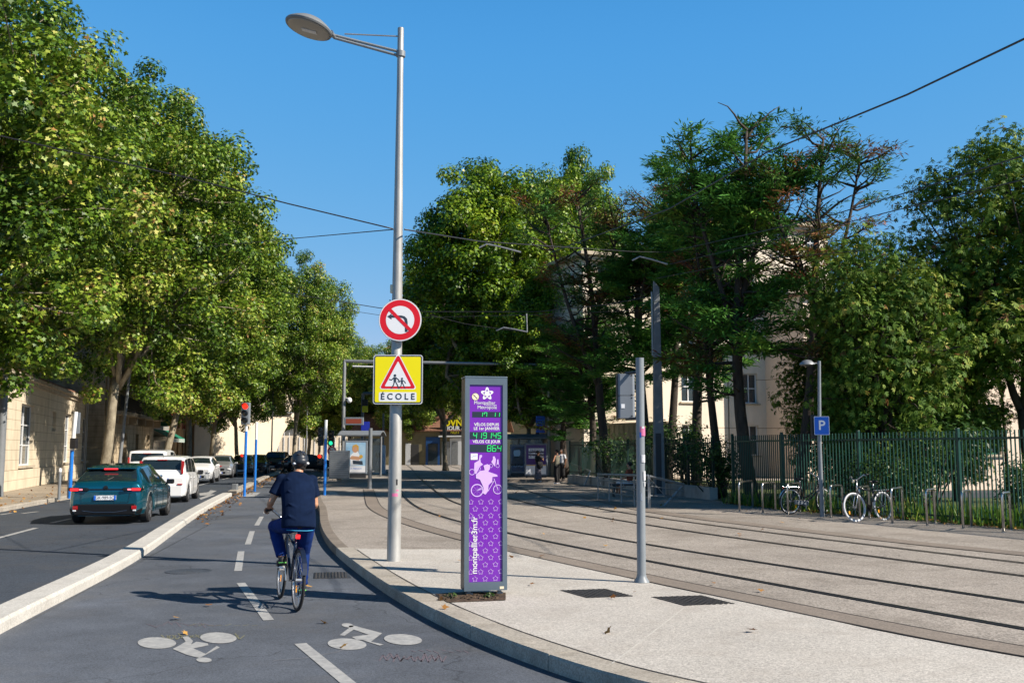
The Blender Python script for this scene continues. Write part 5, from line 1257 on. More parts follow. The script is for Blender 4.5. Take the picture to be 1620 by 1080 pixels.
# ---- blue signal posts -------------------------------------------------------
mat('lamp_red', (0.6, 0.01, 0.005), 0.3, emit=(1.0, 0.02, 0.005), es=1.6); mat('lamp_green', (0.0, 0.4, 0.2), 0.3, emit=(0.02, 0.7, 0.35), es=1.0); mat('lens_dark', (0.02, 0.022, 0.02), 0.15)
BP = 'blue and white signal posts'
def blue_post(px, ybase, ytop, ysplit, z, label, r_=.055, white='white', deep=None):
    b = G(px, ybase, z); t = at(px, ytop, b.y); s_ = at(px, ysplit, b.y)
    r = thing('signal_post', (b.x, b.y, z), label, 'signal post', BP)
    mb = MB(); mb.tube([Vector((b.x, b.y, z)), Vector((b.x, b.y, s_.z))], r_, 14); mb.build('lower_pole', M['blue_post'], r, auto=40)
    mb = MB(); mb.tube([Vector((b.x, b.y, s_.z)), Vector((b.x, b.y, t.z))], r_ * 1.02, 14); mb.build('upper_pole', M[white], r, auto=40)
    return r, b, t
def signal(c, h, w_, lit, name, label, col='grey_paint', vis=True):
    s = thing(name, c, label, 'traffic light')
    mb = MB(); mb.bbox(c, (w_, w_ * .7, h), .02); mb.build('housing', M[col], s)
    for k in range(3):
        z_ = c.z + h * (.33 - .33 * k); L_ = lit == k
        mb = MB(); mb.lathe([(w_ * .36, 0), (w_ * .33, .012), (.001, .02)], (c.x, c.y - w_ * .35, z_), 18, Matrix.Rotation(R(90), 3, 'X')); mb.build('lens', M[['lamp_red', 'lens_dark', 'lamp_green'][k] if L_ else 'lens_dark'], s, auto=40)
        mb = MB(); n = 9; A = [Vector((c.x + w_ * .4 * math.cos(math.pi * i / (n - 1)), c.y - w_ * .35, z_ + w_ * .4 * math.sin(math.pi * i / (n - 1)))) for i in range(n)]
        B = [a + Vector((0, -w_ * .5, 0)) for a in A]; A2 = [a * 1 + Vector((0, 0, .008)) for a in A]; B2 = [a + Vector((0, 0, .008)) for a in B]
        mb.strip(A, B); mb.strip(B2, A2); mb.strip(B, B2); mb.build('visor', M['dark_metal'], s)
    return s
r_, b, t = blue_post(386.5, 785, 672, 682, ZR, 'blue post under the lit red traffic light at the median gap')
signal(Vector((b.x - .02, b.y - .05, at(386, 654, b.y).z)), .86, .32, 0, 'traffic_light', 'traffic light showing red on the blue post at the median gap')
r_, b2, t2_ = blue_post(403, 777, 668, 695, ZR, 'thin blue post with a white top right of the red traffic light')
r_, b3, t3_ = blue_post(513.5, 783, 664, 694, 0, 'blue post with a white top right of the cyclist helmet')
c_ = at(507.5, 690, b3.y + .1); signal(Vector((c_.x, c_.y, c_.z)), .7, .2, 9, 'side_signal', 'black signal box turned sideways on the blue post right of the cyclist', 'black')
c_ = at(506, 727, b3.y + 3); signal(c_, .42, .2, 0, 'cycle_signal', 'small red cycle signal low behind the blue post right of the cyclist', 'black')
c_ = at(379.5, 724.5, b.y + 3.0); signal(c_ + Vector((.1, 0, 0)), .34, .15, 0, 'cycle_signal', 'small red repeater signal low behind the left blue post', 'black')
bl_ = thing('signal_post', (G(110, 788).x, G(110, 788).y, 0), 'leaning blue and white post with a dark signal box on the left pavement', 'signal post', BP)
q = G(110, 788); qt = at(120, 651, q.y); qs = at(114, 712, q.y)
mb = MB(); mb.tube([q, qs], .065, 14); mb.build('lower_pole', M['blue_post'], bl_, auto=40)
mb = MB(); mb.tube([qs, qt], .07, 14); mb.build('upper_pole', M['white'], bl_, auto=40)
mb = MB(); mb.bbox(at(117, 701, q.y - .08), (.22, .2, .36), .02); mb.build('signal_box', M['black'], bl_)
mb = MB(); mb.bbox(at(123.5, 669, q.y + .1), (.14, .04, .75), .01); mb.build('side_plate', M['box_grey'], bl_)
for px, py, yt, lb_ in ((93, 790, 740, 'grey bollard with a white cap left of the leaning blue post'), (108, 787.5, 740, 'grey bollard with a white cap against the foot of the leaning blue post')):
    b_ = G(px, py); h_ = at(px, yt, b_.y).z
    bo = thing('bollard', (b_.x, b_.y, 0), lb_, 'bollard', 'bollards on the left pavement')
    mb = MB(); mb.tube([(b_.x, b_.y, 0), (b_.x, b_.y, h_ * .88)], .05, 12); mb.build('post', M['mast_grey'], bo, auto=40)
    mb = MB(); mb.tube([(b_.x, b_.y, h_ * .88), (b_.x, b_.y, h_ * .97), (b_.x, b_.y, h_)], [.052, .052, .03], 12); mb.build('cap', M['white'], bo, auto=40)
mb = MB(); b_ = G(375, 779, ZR); mb.bbox((b_.x - .1, b_.y, ZR + .19), (.24, .24, .38), .03); tag(mb.build('concrete_block', M['mast_grey'], loc=(b_.x - .1, b_.y, ZR)), 'short dark concrete block on the median beside the red traffic light', 'bollard')
# street poles on the left
def pole(name, x, y, z1, r0, r1, label, cat, m_='mast_grey', group=None, top=None):
    o = thing(name, (x, y, 0), label, cat, group); mb = MB(); mb.tube([(x, y, 0), (x, y, .3), (x + (top or 0), y, z1)], [r0 * 1.1, r0, r1], 14); mb.build('pole', M[m_], o, auto=40); return o
p0 = at(4, 655, 36); mm = pole('tram_mast', XY(2, 37), 37, 8.8, .16, .12, 'thick grey mast at the extreme left edge in front of the beige building', 'mast', 'mast_grey')
mb = MB(); mb.tube([(XY(2, 37), 37, 8.4), (XY(2, 37) + 1.5, 36.8, 8.6)], .035, 8); mb.build('bracket', M['mast_grey'], mm)
pole('lamp_pole', XY(189, 50), 50, 7.5, .09, .06, 'slim dark pole between the first plane trunk and the balcony', 'pole', 'mast_grey', None, .5)
# ---- tapered tram mast with its bracket --------------------------------------
mx_ = G(1043, 785); MY = mx_.y; mz = at(1038, 455, MY).z
tm = thing('tram_mast', (mx_.x, mx_.y, 0), 'tapered square grey tram mast behind the ramp railing with a slanted top', 'mast')
def sq(z_, w_, dx=0): return [(mx_.x + dx - w_, mx_.y - w_, z_), (mx_.x + dx + w_, mx_.y - w_, z_), (mx_.x + dx + w_, mx_.y + w_, z_), (mx_.x + dx - w_, mx_.y + w_, z_)]
dxt = at(1038, 455, MY).x - mx_.x
v_ = sq(-.05, .20) + sq(2.3, .175, dxt * .35) + sq(mz, .105, dxt); v_[8] = (v_[8][0], v_[8][1], mz + .25); v_[11] = (v_[11][0], v_[11][1], mz + .25)
fs = [(0, 3, 2, 1), (8, 9, 10, 11)] + [(k + i, k + (i + 1) % 4, k + 4 + (i + 1) % 4, k + 4 + i) for k in (0, 4) for i in range(4)]
mb = MB(); mb.add(v_, fs); mb.build('pole', M['mast_grey'], tm, bevel=.015)
mb = MB(); mb.box((mx_.x + dxt * .2 - .03, mx_.y - .19, 1.2), (.2, .02, 2.2)); mb.build('access_panel', M['dark_metal'], tm)
mb = MB(); q = at(1031, 470, MY); mb.bbox(q + Vector((0, 0, -1)), (.06, .1, 2.4), .01); mb.build('counterweight', M['galv'], tm)
# ---- overhead wires -----------------------------------------------------------
def wire(pts, r_, label, sag=0.0, name='overhead_wire', group='overhead tram wires', m_='wire'):
    P_ = [Vector(p) for p in pts]; out = []
    for a, b in zip(P_[:-1], P_[1:]):
        n = 10
        for i in range(n): t = i / n; out.append(a.lerp(b, t) - Vector((0, 0, sag * 4 * t * (1 - t))))
    out.append(P_[-1]); c = out[0]; mb = MB(); mb.tube(out, r_, 6); o = mb.build(name, M[m_], loc=c, smooth=True); return tag(o, label, 'wire', group)
def mids(A, B, Ys):
    out = []
    for Y in Ys:
        a = min(A, key=lambda p: abs(p.y - Y)); b = min(B, key=lambda p: (p - a).length); out.append((a + b) / 2)
    return out
t1m = mids(RAILS[0], RAILS[1], (2, 8, 10, 13, 17, 22)); t2m = mids(RAILS[2], RAILS[3], (4, 11, 14, 18, 23, 30))
wire([at(1700, 20, 9.8), at(1620, 62, 10.6), at(1435, 150, 12.7), at(1215, 240, 16.0), at(1060, 330, 21.5), at(870, 400, 34)], .013, 'thick contact wire running up to the top right corner of the photo')
wire([at(1700, 218, 13), at(1620, 246, 14.6), at(1450, 300, 18), at(1300, 345, 22), at(1065, 397, 34)], .011, 'upper one of the two wires between the conifers and the right chestnut')
wire([at(1700, 262, 13.5), at(1620, 284, 15.2), at(1440, 327, 19), at(1300, 362, 24), at(1060, 418, 35)], .011, 'lower one of the two wires between the conifers and the right chestnut')
wire([at(-60, 200, 16), at(0, 215, 16), at(300, 282, 15.8), at(455, 322, 15.5), at(622, 362, 15.4)], .011, 'wire sloping from the left foliage to the street lamp')
wire([at(250, 398, 30), at(455, 378, 22), at(622, 363, 15.4)], .009, 'nearly level wire rising from the avenue trees to the street lamp')
wire([at(640, 363, 15.3), at(760, 382, 20), at(1000, 398, 30), at(1060, 399, 34), at(1160, 392, 36)], .012, 'wire from the street lamp across the bright green plane tree')
wire([at(445, 462, 40), at(520, 474, 40), at(600, 487, 40), at(672, 493, 39), at(850, 493, 38), at(960, 482, 37.5), at(1033, 468, MY)], .016, 'heavy span wire from the tapered mast passing behind the round sign')
wire([at(480, 480, 42), at(598, 498, 42), at(672, 502, 41), at(835, 498, 40), at(1033, 490, MY)], .010, 'thin lower span wire from the tapered mast behind the round sign')
wire([at(672, 496, 39), at(735, 512, 39), at(790, 520, 39), at(833, 525, 39)], .012, 'thin sloping wire ending at the lower insulator rod')
wire([at(1380, 395, 22), at(1200, 410, 26), at(1040, 440, 33)], .008, 'faint wire crossing the conifers above the tapered mast')
def rod(P_, label, r_=.03): 
    mb = MB(); mb.tube(P_, r_, 8); return tag(mb.build('insulator_rod', M['galv'], loc=P_[0]), label, 'insulator', 'insulator rods on the overhead wires')
rod([at(758, 392, 26), at(770, 386, 26), at(790, 390, 26), at(824, 399, 26)], 'bright bent insulator rod before the broad green plane tree', .022)
rod([at(785, 523, 39), at(797, 518, 39), at(815, 521, 39), at(834, 525, 39)], 'lower bent insulator rod before the broad green plane tree')
rod([at(1000, 412, 33), at(1012, 406, 33), at(1030, 410, 33), at(1056, 418, 33)], 'bent insulator rod above the tapered tram mast')
rod([at(833, 496, 39), at(834, 525, 39)], 'short vertical rod hanging from the heavy span wire', .025)
# ---- portals of the tram stop ---------------------------------------------------
def portal(x0, x1, ytop, Y, label, yr=None, r_=.11, m_='galv', beams=2):
    a = at(x0, ytop, Y); b = at(x1, yr or ytop, Y); o = thing('portal_frame', ((a.x + b.x) / 2, Y, 0), label, 'gantry')
    for c in (a, b): mb = MB(); mb.tube([(c.x, Y, 0), (c.x, Y, c.z)], r_, 14); mb.lathe([(r_ * 1.8, 0), (r_ * 1.8, .03), (r_ * 1.2, .05)], (c.x, Y, 0), 14); mb.build('column', M[m_], o, auto=40)
    mb = MB(); mb.tube([a, b], r_ * .9, 12)
    mb.build('beam', M[m_], o, auto=40)
    if beams > 1:
        mb = MB(); q = Vector((0, 0, -.32)); mb.tube([a + Vector((.5, 0, -.32)), a.lerp(b, .17) + q], r_ * .5, 8); mb.tube([a.lerp(b, .82) + q, b + Vector((-.5, 0, -.32))], r_ * .5, 8); mb.build('light_bar', M['window_white'], o)
    return o, a, b
o1, a1, b1 = portal(545, 868, 571, 60, 'wide light grey steel portal spanning the tram tracks, its left column carrying a camera', 577)
q = Vector((a1.x + .35, 59.9, at(551, 633, 60).z)); mb = MB(); mb.tube([(a1.x, 60, q.z + .15), q + Vector((0, 0, .1))], .03, 8); mb.ell(q, (.16, .16, .17)); mb.build('camera_dome', M['white'], o1, smooth=True)
portal(574, 868, 622, 84, 'lower dark steel portal deeper in the tram stop', 622, .12, 'mast_grey', 1)
q = at(560, 666, 59.5); mb = MB(); ls = thing('display_board', q, 'small amber departure board on the left column of the light portal', 'sign'); mb.bbox(q, (1.15, .2, .46), .02); mb.build('housing', M['box_grey'], ls)
mat('led_amber', (0.12, 0.03, 0.02), 0.5, emit=(0.5, 0.08, 0.02), es=0.15); mb = MB(); mb.box(q + Vector((0, -.105, 0)), (.92, .006, .27)); mb.build('screen', M['led_amber'], ls)
q = at(578, 676, 60); mb = MB(); mb.box(q, (.5, .06, .7)); tag(mb.build('stop_sign', M['blue_deep'], loc=q), 'deep blue tram stop panel hanging behind the departure board', 'sign')
q = at(577.5, 642, 80); mb = MB(); mb.box(q + Vector((0, 0, .25)), (.45, .08, .5), mi=0); mb.box(q + Vector((0, 0, -.25)), (.45, .08, .5), mi=1); tag(mb.build('stop_sign', [M['black'], M['yellow']], loc=q), 'small black and yellow panel under the darker portal', 'sign')
q = at(855, 671, 60.5); mb = MB(); bs_ = thing('stop_sign', q, 'bright blue tram stop name panel among the dark leaves', 'sign'); mb.box(q, (.55, .08, 1.0)); mb.build('plate', M['sign_blue'], bs_)
p_ = Panel(plane_T(q + Vector((0, -.042, 0)), (0, -1, 0)))
for k in range(4): p_.rect(-.2, .1 + .02 * k, .32 - k * .16, .36 - k * .16, 0, 1)
p_.mb.build('print', [M['black']], bs_)
# signal pole deep: green light and no left turn
g1 = at(524, 695, 66); signal(g1 + Vector((0, 0, .1)), 1.0, .36, 2, 'traffic_light', 'far traffic light showing green left of the poster shelter', 'black')
mb = MB(); gp_ = Vector((g1.x + .1, 66.2, 0)); mb.tube([gp_, gp_ + Vector((0, 0, g1.z))], .06, 10); tag(mb.build('signal_post', M['blue_deep'], loc=(gp_.x, gp_.y, 0)), 'dark blue post under the far green traffic light', 'signal post')
q = at(525, 713, 65.7); g2 = thing('round_sign', q, 'small far no left turn sign below the green traffic light', 'road sign'); Tn_ = plane_T(q, (0, -1, 0)); mb = MB(); mb.T = Tn_; mb.lathe([(.3, -.02), (.3, 0)], (0, 0, 0), 24); mb.T = None; pl_ = mb.build('plate', M['sign_back'], g2)
p_ = Panel(Tn_); p_.disc(0, 0, .295, 1, 1); p_.disc(0, 0, .2, 0, 2); p_.poly(arr and [(x * .8, y * .8) for x, y in arr], 2, 3); p_.line([(-.14, .14), (.14, -.14)], .05, 1, 4); p_.mb.build('face', [M['sign_white'], M['sign_red'], M['sign_dark']], pl_)
pole('post', XY(586, 44), 44.0, at(586, 677, 44).z, .085, .085, 'plain grey post right of the left tram shelter', 'post', 'mast_grey')
pole('post', XY(606, 80), 80, 4.6, .08, .08, 'dark thin post behind the lamp post left side', 'post', 'mast_grey')
pole('street_pole', XY(430, 95), 95, 8.5, .08, .05, 'dark pole in front of the arched cream building', 'pole', 'dark_metal')
pole('street_pole', XY(485, 105), 105, 6.5, .07, .05, 'light grey pole above the cyclist helmet', 'pole', 'galv')
# grey cabinet panel + handrail at the platform end
q = at(527 + 10, 737, 50); mb = MB(); cb_ = thing('screen_panel', (q.x, q.y, 0), 'grey ribbed metal panel at the end of the left tram platform', 'panel')
w_ = 1.0; zt = at(538, 718, 50).z; mb.bbox((q.x, 50, (zt + .45) / 2), (w_, .25, zt - .1), .02); mb.build('body', M['mast_grey'], cb_)
mb = MB()
for k in range(14): mb.box((q.x, 49.87, .5 + k * .1), (w_ - .1, .012, .02))
mb.build('ribs', M['galv'], cb_)
def handrail(name, P0, P1, h0, h1, label, posts=3, mid=2, r_=.03, slant=None, group=None, m_='galv', base=False, braces=True):
    P0, P1 = Vector(P0), Vector(P1); o = thing(name, ((P0 + P1) / 2), label, 'handrail', group)
    mb = MB(); a, b = P0 + Vector((0, 0, h0)), P1 + Vector((0, 0, h1)); mb.tube([a, b], r_ * 1.35, 10); mb.build('top_rail', M[m_], o, auto=40)
    for k in range(1, mid + 1):
        f = 1 - k / (mid + 1) * .9; mb = MB(); mb.tube([P0 + Vector((0, 0, h0 * f)), P1 + Vector((0, 0, h1 * f))], r_ * .6, 8); mb.build('mid_rail', M[m_], o)
    for k in range(posts):
        t = k / (posts - 1); p = P0.lerp(P1, t); h_ = h0 + (h1 - h0) * t; mb = MB()
        if slant and k == posts - 1: mb.tube([p + Vector((slant[0], slant[1], 0)), p + Vector((0, 0, h_))], r_ * 1.2, 8)
        else: mb.box(p + Vector((0, 0, h_ / 2)), (.05, .03, h_), math.atan2(P1.y - P0.y, P1.x - P0.x))
        mb.build('post', M[m_], o)
    if braces:
        for k in range(posts - 1):
            mb = MB(); p, q_ = P0.lerp(P1, k / (posts - 1)), P0.lerp(P1, (k + .55) / (posts - 1)); mb.tube([p + Vector((0, 0, h0 * .95)), q_ + Vector((0, 0, .2))], r_ * .4, 6); mb.build('brace', M[m_], o)
    return o
HR = 'galvanised ramp handrails'
ra_, rb_ = G(946, 790), G(1026, 804); rc2 = G(1064, 800)
handrail('ramp_handrail', ra_, rb_, at(946, 750, ra_.y).z, at(1026, 752, rb_.y).z, 'galvanised ramp handrail behind the grey signal pole, level part', 5, 3, .028, None, HR)
e0 = G(1028, 804); e1 = G(1082, 800)
handrail('ramp_handrail', e0, e1, at(1028, 753, e0.y).z, at(1083, 766, e1.y).z, 'galvanised handrail sloping down to a slanted foot by the retaining wall', 2, 2, .028, (-.62, -.1), HR)
f0, f1 = G(899, 757), G(934, 768)
handrail('ramp_handrail', f0, f1, at(899, 731, f0.y).z, at(936, 745, f1.y).z, 'small handrail right of the waiting people', 3, 2, .028, (-.3, 0), HR)
f0, f1 = G(517, 765), G(540, 752)
handrail('ramp_handrail', f0, f1, at(517, 741, f0.y).z, at(541, 729, f1.y).z, 'handrail in front of the ribbed panel right of the cyclist', 4, 2, .03, None, HR, 'grey_paint')
# ---- bus shelters ------------------------------------------------------------
mat('poster_dark', (0.012, 0.02, 0.05), 0.2, col2=(0.03, 0.08, 0.2), vs=1.2); mat('poster_purple', (0.07, 0.02, 0.16), 0.25); mat('poster_blue', (0.18, 0.42, 0.68), 0.25, col2=(0.45, 0.62, 0.75), vs=1.5); mat('skin_poster', (0.55, 0.3, 0.18), 0.5); mat('gold', (0.6, 0.35, 0.05), 0.4)
def poster_case(px0, px1, py0, py1, Y, label, kind):
    c = at((px0 + px1) / 2, (py0 + py1) / 2, Y); w_ = (px1 - px0) / FPX * Y; h_ = (py1 - py0) / FPX * Y
    o = thing('poster_case', (c.x, Y, 0), label, 'poster case'); mb = MB(); mb.bbox(c, (w_, .18, h_), .03); mb.build('frame', M['box_grey'], o)
    mb = MB(); mb.box(Vector((c.x, Y, (c.z - h_ / 2) / 2)), (w_ * .9, .1, max(.02, c.z - h_ / 2))); mb.build('base', M['dark_metal'], o)
    p_ = Panel(plane_T(c + Vector((0, -.091, 0)), (0, -1, 0))); a, b = w_ / 2 - .09, h_ / 2 - .1
    mats_ = [M['sign_white'], M['poster_dark'], M['poster_purple'], M['poster_blue'], M['skin_poster'], M['gold'], M['sign_blue'], M['sign_dark']]
    if kind == 'woman':
        p_.rect(-a, a, -b, b, 3, 1); p_.rect(-a, a, -b, -b + .35, 0, 2); p_.text('LA FRENCH', .13, 0, -b + .2, 6, 3)
        p_.poly([(x * a, y * b) for x, y in ((-.5, -.55), (-.55, .1), (-.2, .35), (.2, .4), (.45, .1), (.5, -.5))], 0, 3); p_.disc(-.05 * a, .58 * b, .17, 4, 5, 20, .22); p_.poly([(x * a, y * b) for x, y in ((-.35, .5), (-.3, .8), (.05, .88), (.3, .75), (.3, .3), (.2, .5), (.1, .72), (-.15, .74))], 5, 6)
        p_.poly([(x * a, y * b) for x, y in ((-.6, -.1), (-.4, .1), (.3, .05), (.55, -.1), (.3, -.2), (-.3, -.15))], 4, 4); p_.poly([(x * a, y * b) for x, y in ((-.3, -.2), (.7, -.25), (.75, -.5), (-.25, -.45))], 7, 5); p_.disc(.55 * a, .05 * b, .1, 5, 6)
    elif kind == 'dark':
        p_.rect(-a, a, -b, b, 1, 1); p_.text('MUNCHAU', .26, .1, -b + .35, 3, 2, sx=.8); p_.disc(-.1, .35, .2, 3, 2, 20, .28); p_.poly([(-.3, .5), (.25, .55), (.15, .68), (-.15, .68)], 7, 3); p_.poly([(-.45, -.4), (.3, -.4), (.2, .15), (-.3, .15)], 7, 2)
    else:
        p_.rect(-a, a, -b, b, 0, 1); p_.rect(-a, a, -b * .35, b, 2, 2)
        for k, (t_, yy) in enumerate((('PASSION', .62), ('DE CANAPÉ', .42), ('DE MAISON', .22))): p_.rect(-a * .75, a * .8, yy * b - .12, yy * b + .12, 0, 3); p_.text(t_, .2, 0, yy * b, 2, 4, sx=.85)
        p_.rect(-a, a, -b * .42, -b * .36, 5, 3)
    p_.mb.build('poster', mats_, o); return o
poster_case(545, 581, 697, 749, 56, 'lit poster case with a woman in white on pale blue at the left shelter', 'woman')
poster_case(807, 834, 703, 748, 59, 'poster case with a dark blue film poster at the right shelter', 'dark')
poster_case(830, 866, 701, 752, 57, 'poster case with a purple and white poster behind the woman in a long skirt', 'purple')
def shelter(px0, px1, Y, pyt, label, dep=1.7, flip=1):
    a, b = at(px0, pyt, Y), at(px1, pyt, Y); L_ = b.x - a.x; o = thing('tram_shelter', ((a.x + b.x) / 2, Y, 0), label, 'shelter')
    mb = MB(); n = 10; A = []; B = []
    for i in range(n + 1):
        t = i / n; y = Y - .6 + dep * 1.6 * t; z = a.z - .15 + .35 * math.sin(math.pi * (t * .8 + .1)); A.append(Vector((a.x - .2, y, z))); B.append(Vector((b.x + .2, y, z)))
    A2 = [p + Vector((0, 0, .07)) for p in A]; B2 = [p + Vector((0, 0, .07)) for p in B]
    mb.strip(A, B); mb.strip(B2, A2); mb.strip(A2, A); mb.strip(B, B2); mb.add([A[0], B[0], B2[0], A2[0]], [(0, 1, 2, 3)]); mb.build('roof', M['mast_grey'], o)
    for t in (0.02, .5, .98):
        mb = MB(); mb.tube([(a.x + L_ * t, Y + dep, 0), (a.x + L_ * t, Y + dep, a.z)], .06, 10); mb.build('post', M['mast_grey'], o)
    mat_ = M.get('shelter_glass') or mat('shelter_glass', (0.25, 0.3, 0.32), 0.05, alpha=.5, trans=.8)
    mb = MB(); mb.box((a.x + L_ / 2, Y + dep - .02, 1.35), (L_ - .2, .012, 2.0)); mb.build('glass_panel', mat_, o)
    mb = MB(); mb.box((a.x + L_ / 2, Y + dep - .35, .46), (L_ * .6, .35, .05)); mb.box((a.x + L_ * .3, Y + dep - .3, .23), (.06, .2, .44)); mb.box((a.x + L_ * .7, Y + dep - .3, .23), (.06, .2, .44)); mb.build('bench', M['galv'], o); return o
shelter(543, 598, 57, 688, 'tram shelter with a curved roof on the left platform')
shelter(780, 862, 60, 693, 'dark tram shelter on the right platform under the trees')
# platforms (slightly raised) and their edge
struct(MB().box((XY(835, 62) + .8, 64, .07), (6.4, 22, .14)).build('platform', M['concrete_band'])); struct(MB().box((-9.6, 64, .07), (3.0, 22, .14), .19).build('platform', M['concrete_walk']))
# blue handrail / barrier on the far left stop side: low blue fence + ticket machine
q = at(600, 730, 66); tk = thing('ticket_machine', (q.x, q.y, 0), 'pale blue ticket machine beside the left shelter', 'ticket machine'); mb = MB(); mb.bbox((q.x, q.y, 1.05), (.8, .5, 1.9), .04); mb.build('body', M['poster_blue'], tk); mb = MB(); mb.box((q.x, q.y - .255, 1.35), (.4, .02, .3)); mb.build('screen', M['black_gloss'], tk)
# ---- bicycle hoops --------------------------------------------------------------
def hoop(pa, pb, label, first=None):
    a, b = G(*pa), G(*pb); o = thing('bike_hoop', ((a + b) / 2), label, 'bicycle stand', 'steel bicycle hoops along the railing'); h_ = .80; L_ = (b - a).length; d = (b - a).normalized(); r_ = .09
    P_ = [a]; 
    for k in range(6): t = math.pi / 2 * k / 5; P_.append(a + d * (r_ - r_ * math.cos(t)) + Vector((0, 0, h_ - r_ + r_ * math.sin(t))))
    for k in range(6): t = math.pi / 2 * k / 5; P_.append(b - d * (r_ - r_ * math.sin(t)) + Vector((0, 0, h_ - r_ + r_ * math.cos(t))))
    P_.append(b); mb = MB(); mb.tube(P_, .026, 12); mb.build('hoop', M['steel'], o, smooth=True)
    mb = MB()
    for q in (a, b): mb.lathe([(.055, 0), (.055, .012), (.03, .015)], q, 12)
    mb.build('base_plate', M['steel'], o); return o
for pa, pb, lb_ in (((1170, 809), (1191, 804), 'leftmost steel bicycle hoop, at the end of the low wall'), ((1207, 811.5), (1227, 808), 'second steel bicycle hoop, left of the dark bicycle'), ((1247, 814), (1266, 810), 'steel bicycle hoop behind the dark bicycle'),
                    ((1315, 819), (1334, 817), 'steel bicycle hoop between the sign post and the white tyred bicycle'), ((1361, 823), (1376, 820), 'steel bicycle hoop the white tyred bicycle leans on'), ((1412, 828), (1429, 823), 'steel bicycle hoop directly right of the white tyred bicycle'),
                    ((1467, 831.5), (1480, 828), 'third steel bicycle hoop from the right edge'), ((1524, 836), (1537, 832.5), 'second steel bicycle hoop from the right edge'), ((1588, 841), (1600, 838), 'steel bicycle hoop nearest the right edge')):
    hoop(pa, pb, lb_)
# ---- brown lamp column behind the fence
bc = thing('park_lamp', (XY(1591, 38), 38, 0), 'dark brown lamp column behind the railing near the white parked car', 'street lamp'); mat('brown_paint', (0.055, 0.022, 0.018), 0.5)
mb = MB(); mb.tube([(XY(1591, 38), 38, 0), (XY(1591, 38), 38, .8), (XY(1589, 38), 38, 3.7)], [.12, .07, .05], 12); mb.build('pole', M['brown_paint'], bc, auto=40)
mb = MB(); mb.lathe([(.04, 0), (.14, .3), (.17, .32), (.05, .5), (.001, .52)], (XY(1589, 38), 38, 3.7), 12); mb.build('lantern', M['brown_paint'], bc, auto=40)
# ================================================================ CARS
mat('car_teal', (0.004, 0.10, 0.15), 0.22, 0.6, coat=1.0); mat('car_white', (0.74, 0.75, 0.76), 0.3, coat=0.8); mat('car_silver', (0.42, 0.43, 0.44), 0.3, 0.6, coat=0.8)
mat('car_grey', (0.06, 0.062, 0.068), 0.3, 0.4, coat=0.8); mat('car_blue', (0.03, 0.06, 0.10), 0.3, 0.5, coat=0.8); mat('car_navy', (0.012, 0.015, 0.022), 0.3, 0.4, coat=0.8)
mat('car_plastic', (0.006, 0.006, 0.007), 0.5, spec=0.3); mat('car_glass', (0.012, 0.02, 0.024), 0.04, spec=0.9); mat('tail_red', (0.32, 0.004, 0.006), 0.2, coat=1.0); mat('tail_lit', (0.7, 0.02, 0.03), 0.3, emit=(1.0, 0.02, 0.02), es=1.1); mat('tail_pink', (0.8, 0.3, 0.36), 0.3, emit=(1.0, 0.12, 0.16), es=0.5)
mat('headlamp', (0.6, 0.62, 0.65), 0.12, coat=1.0); mat('alloy', (0.45, 0.46, 0.48), 0.3, 0.8); mat('plate_white', (0.72, 0.74, 0.78), 0.4); mat('chrome', (0.7, 0.7, 0.7), 0.12, 1.0); mat('seat_cloth', (0.04, 0.04, 0.045), 0.9)
def lerp(a, b, t): return a + (b - a) * t
def interp(T, x):
    for (x0, y0), (x1, y1) in zip(T[:-1], T[1:]):
        if x <= x1: t = max(0, (x - x0) / (x1 - x0)); t = t * t * (3 - 2 * t) if False else t; return lerp(y0, y1, t)
    return T[-1][1]
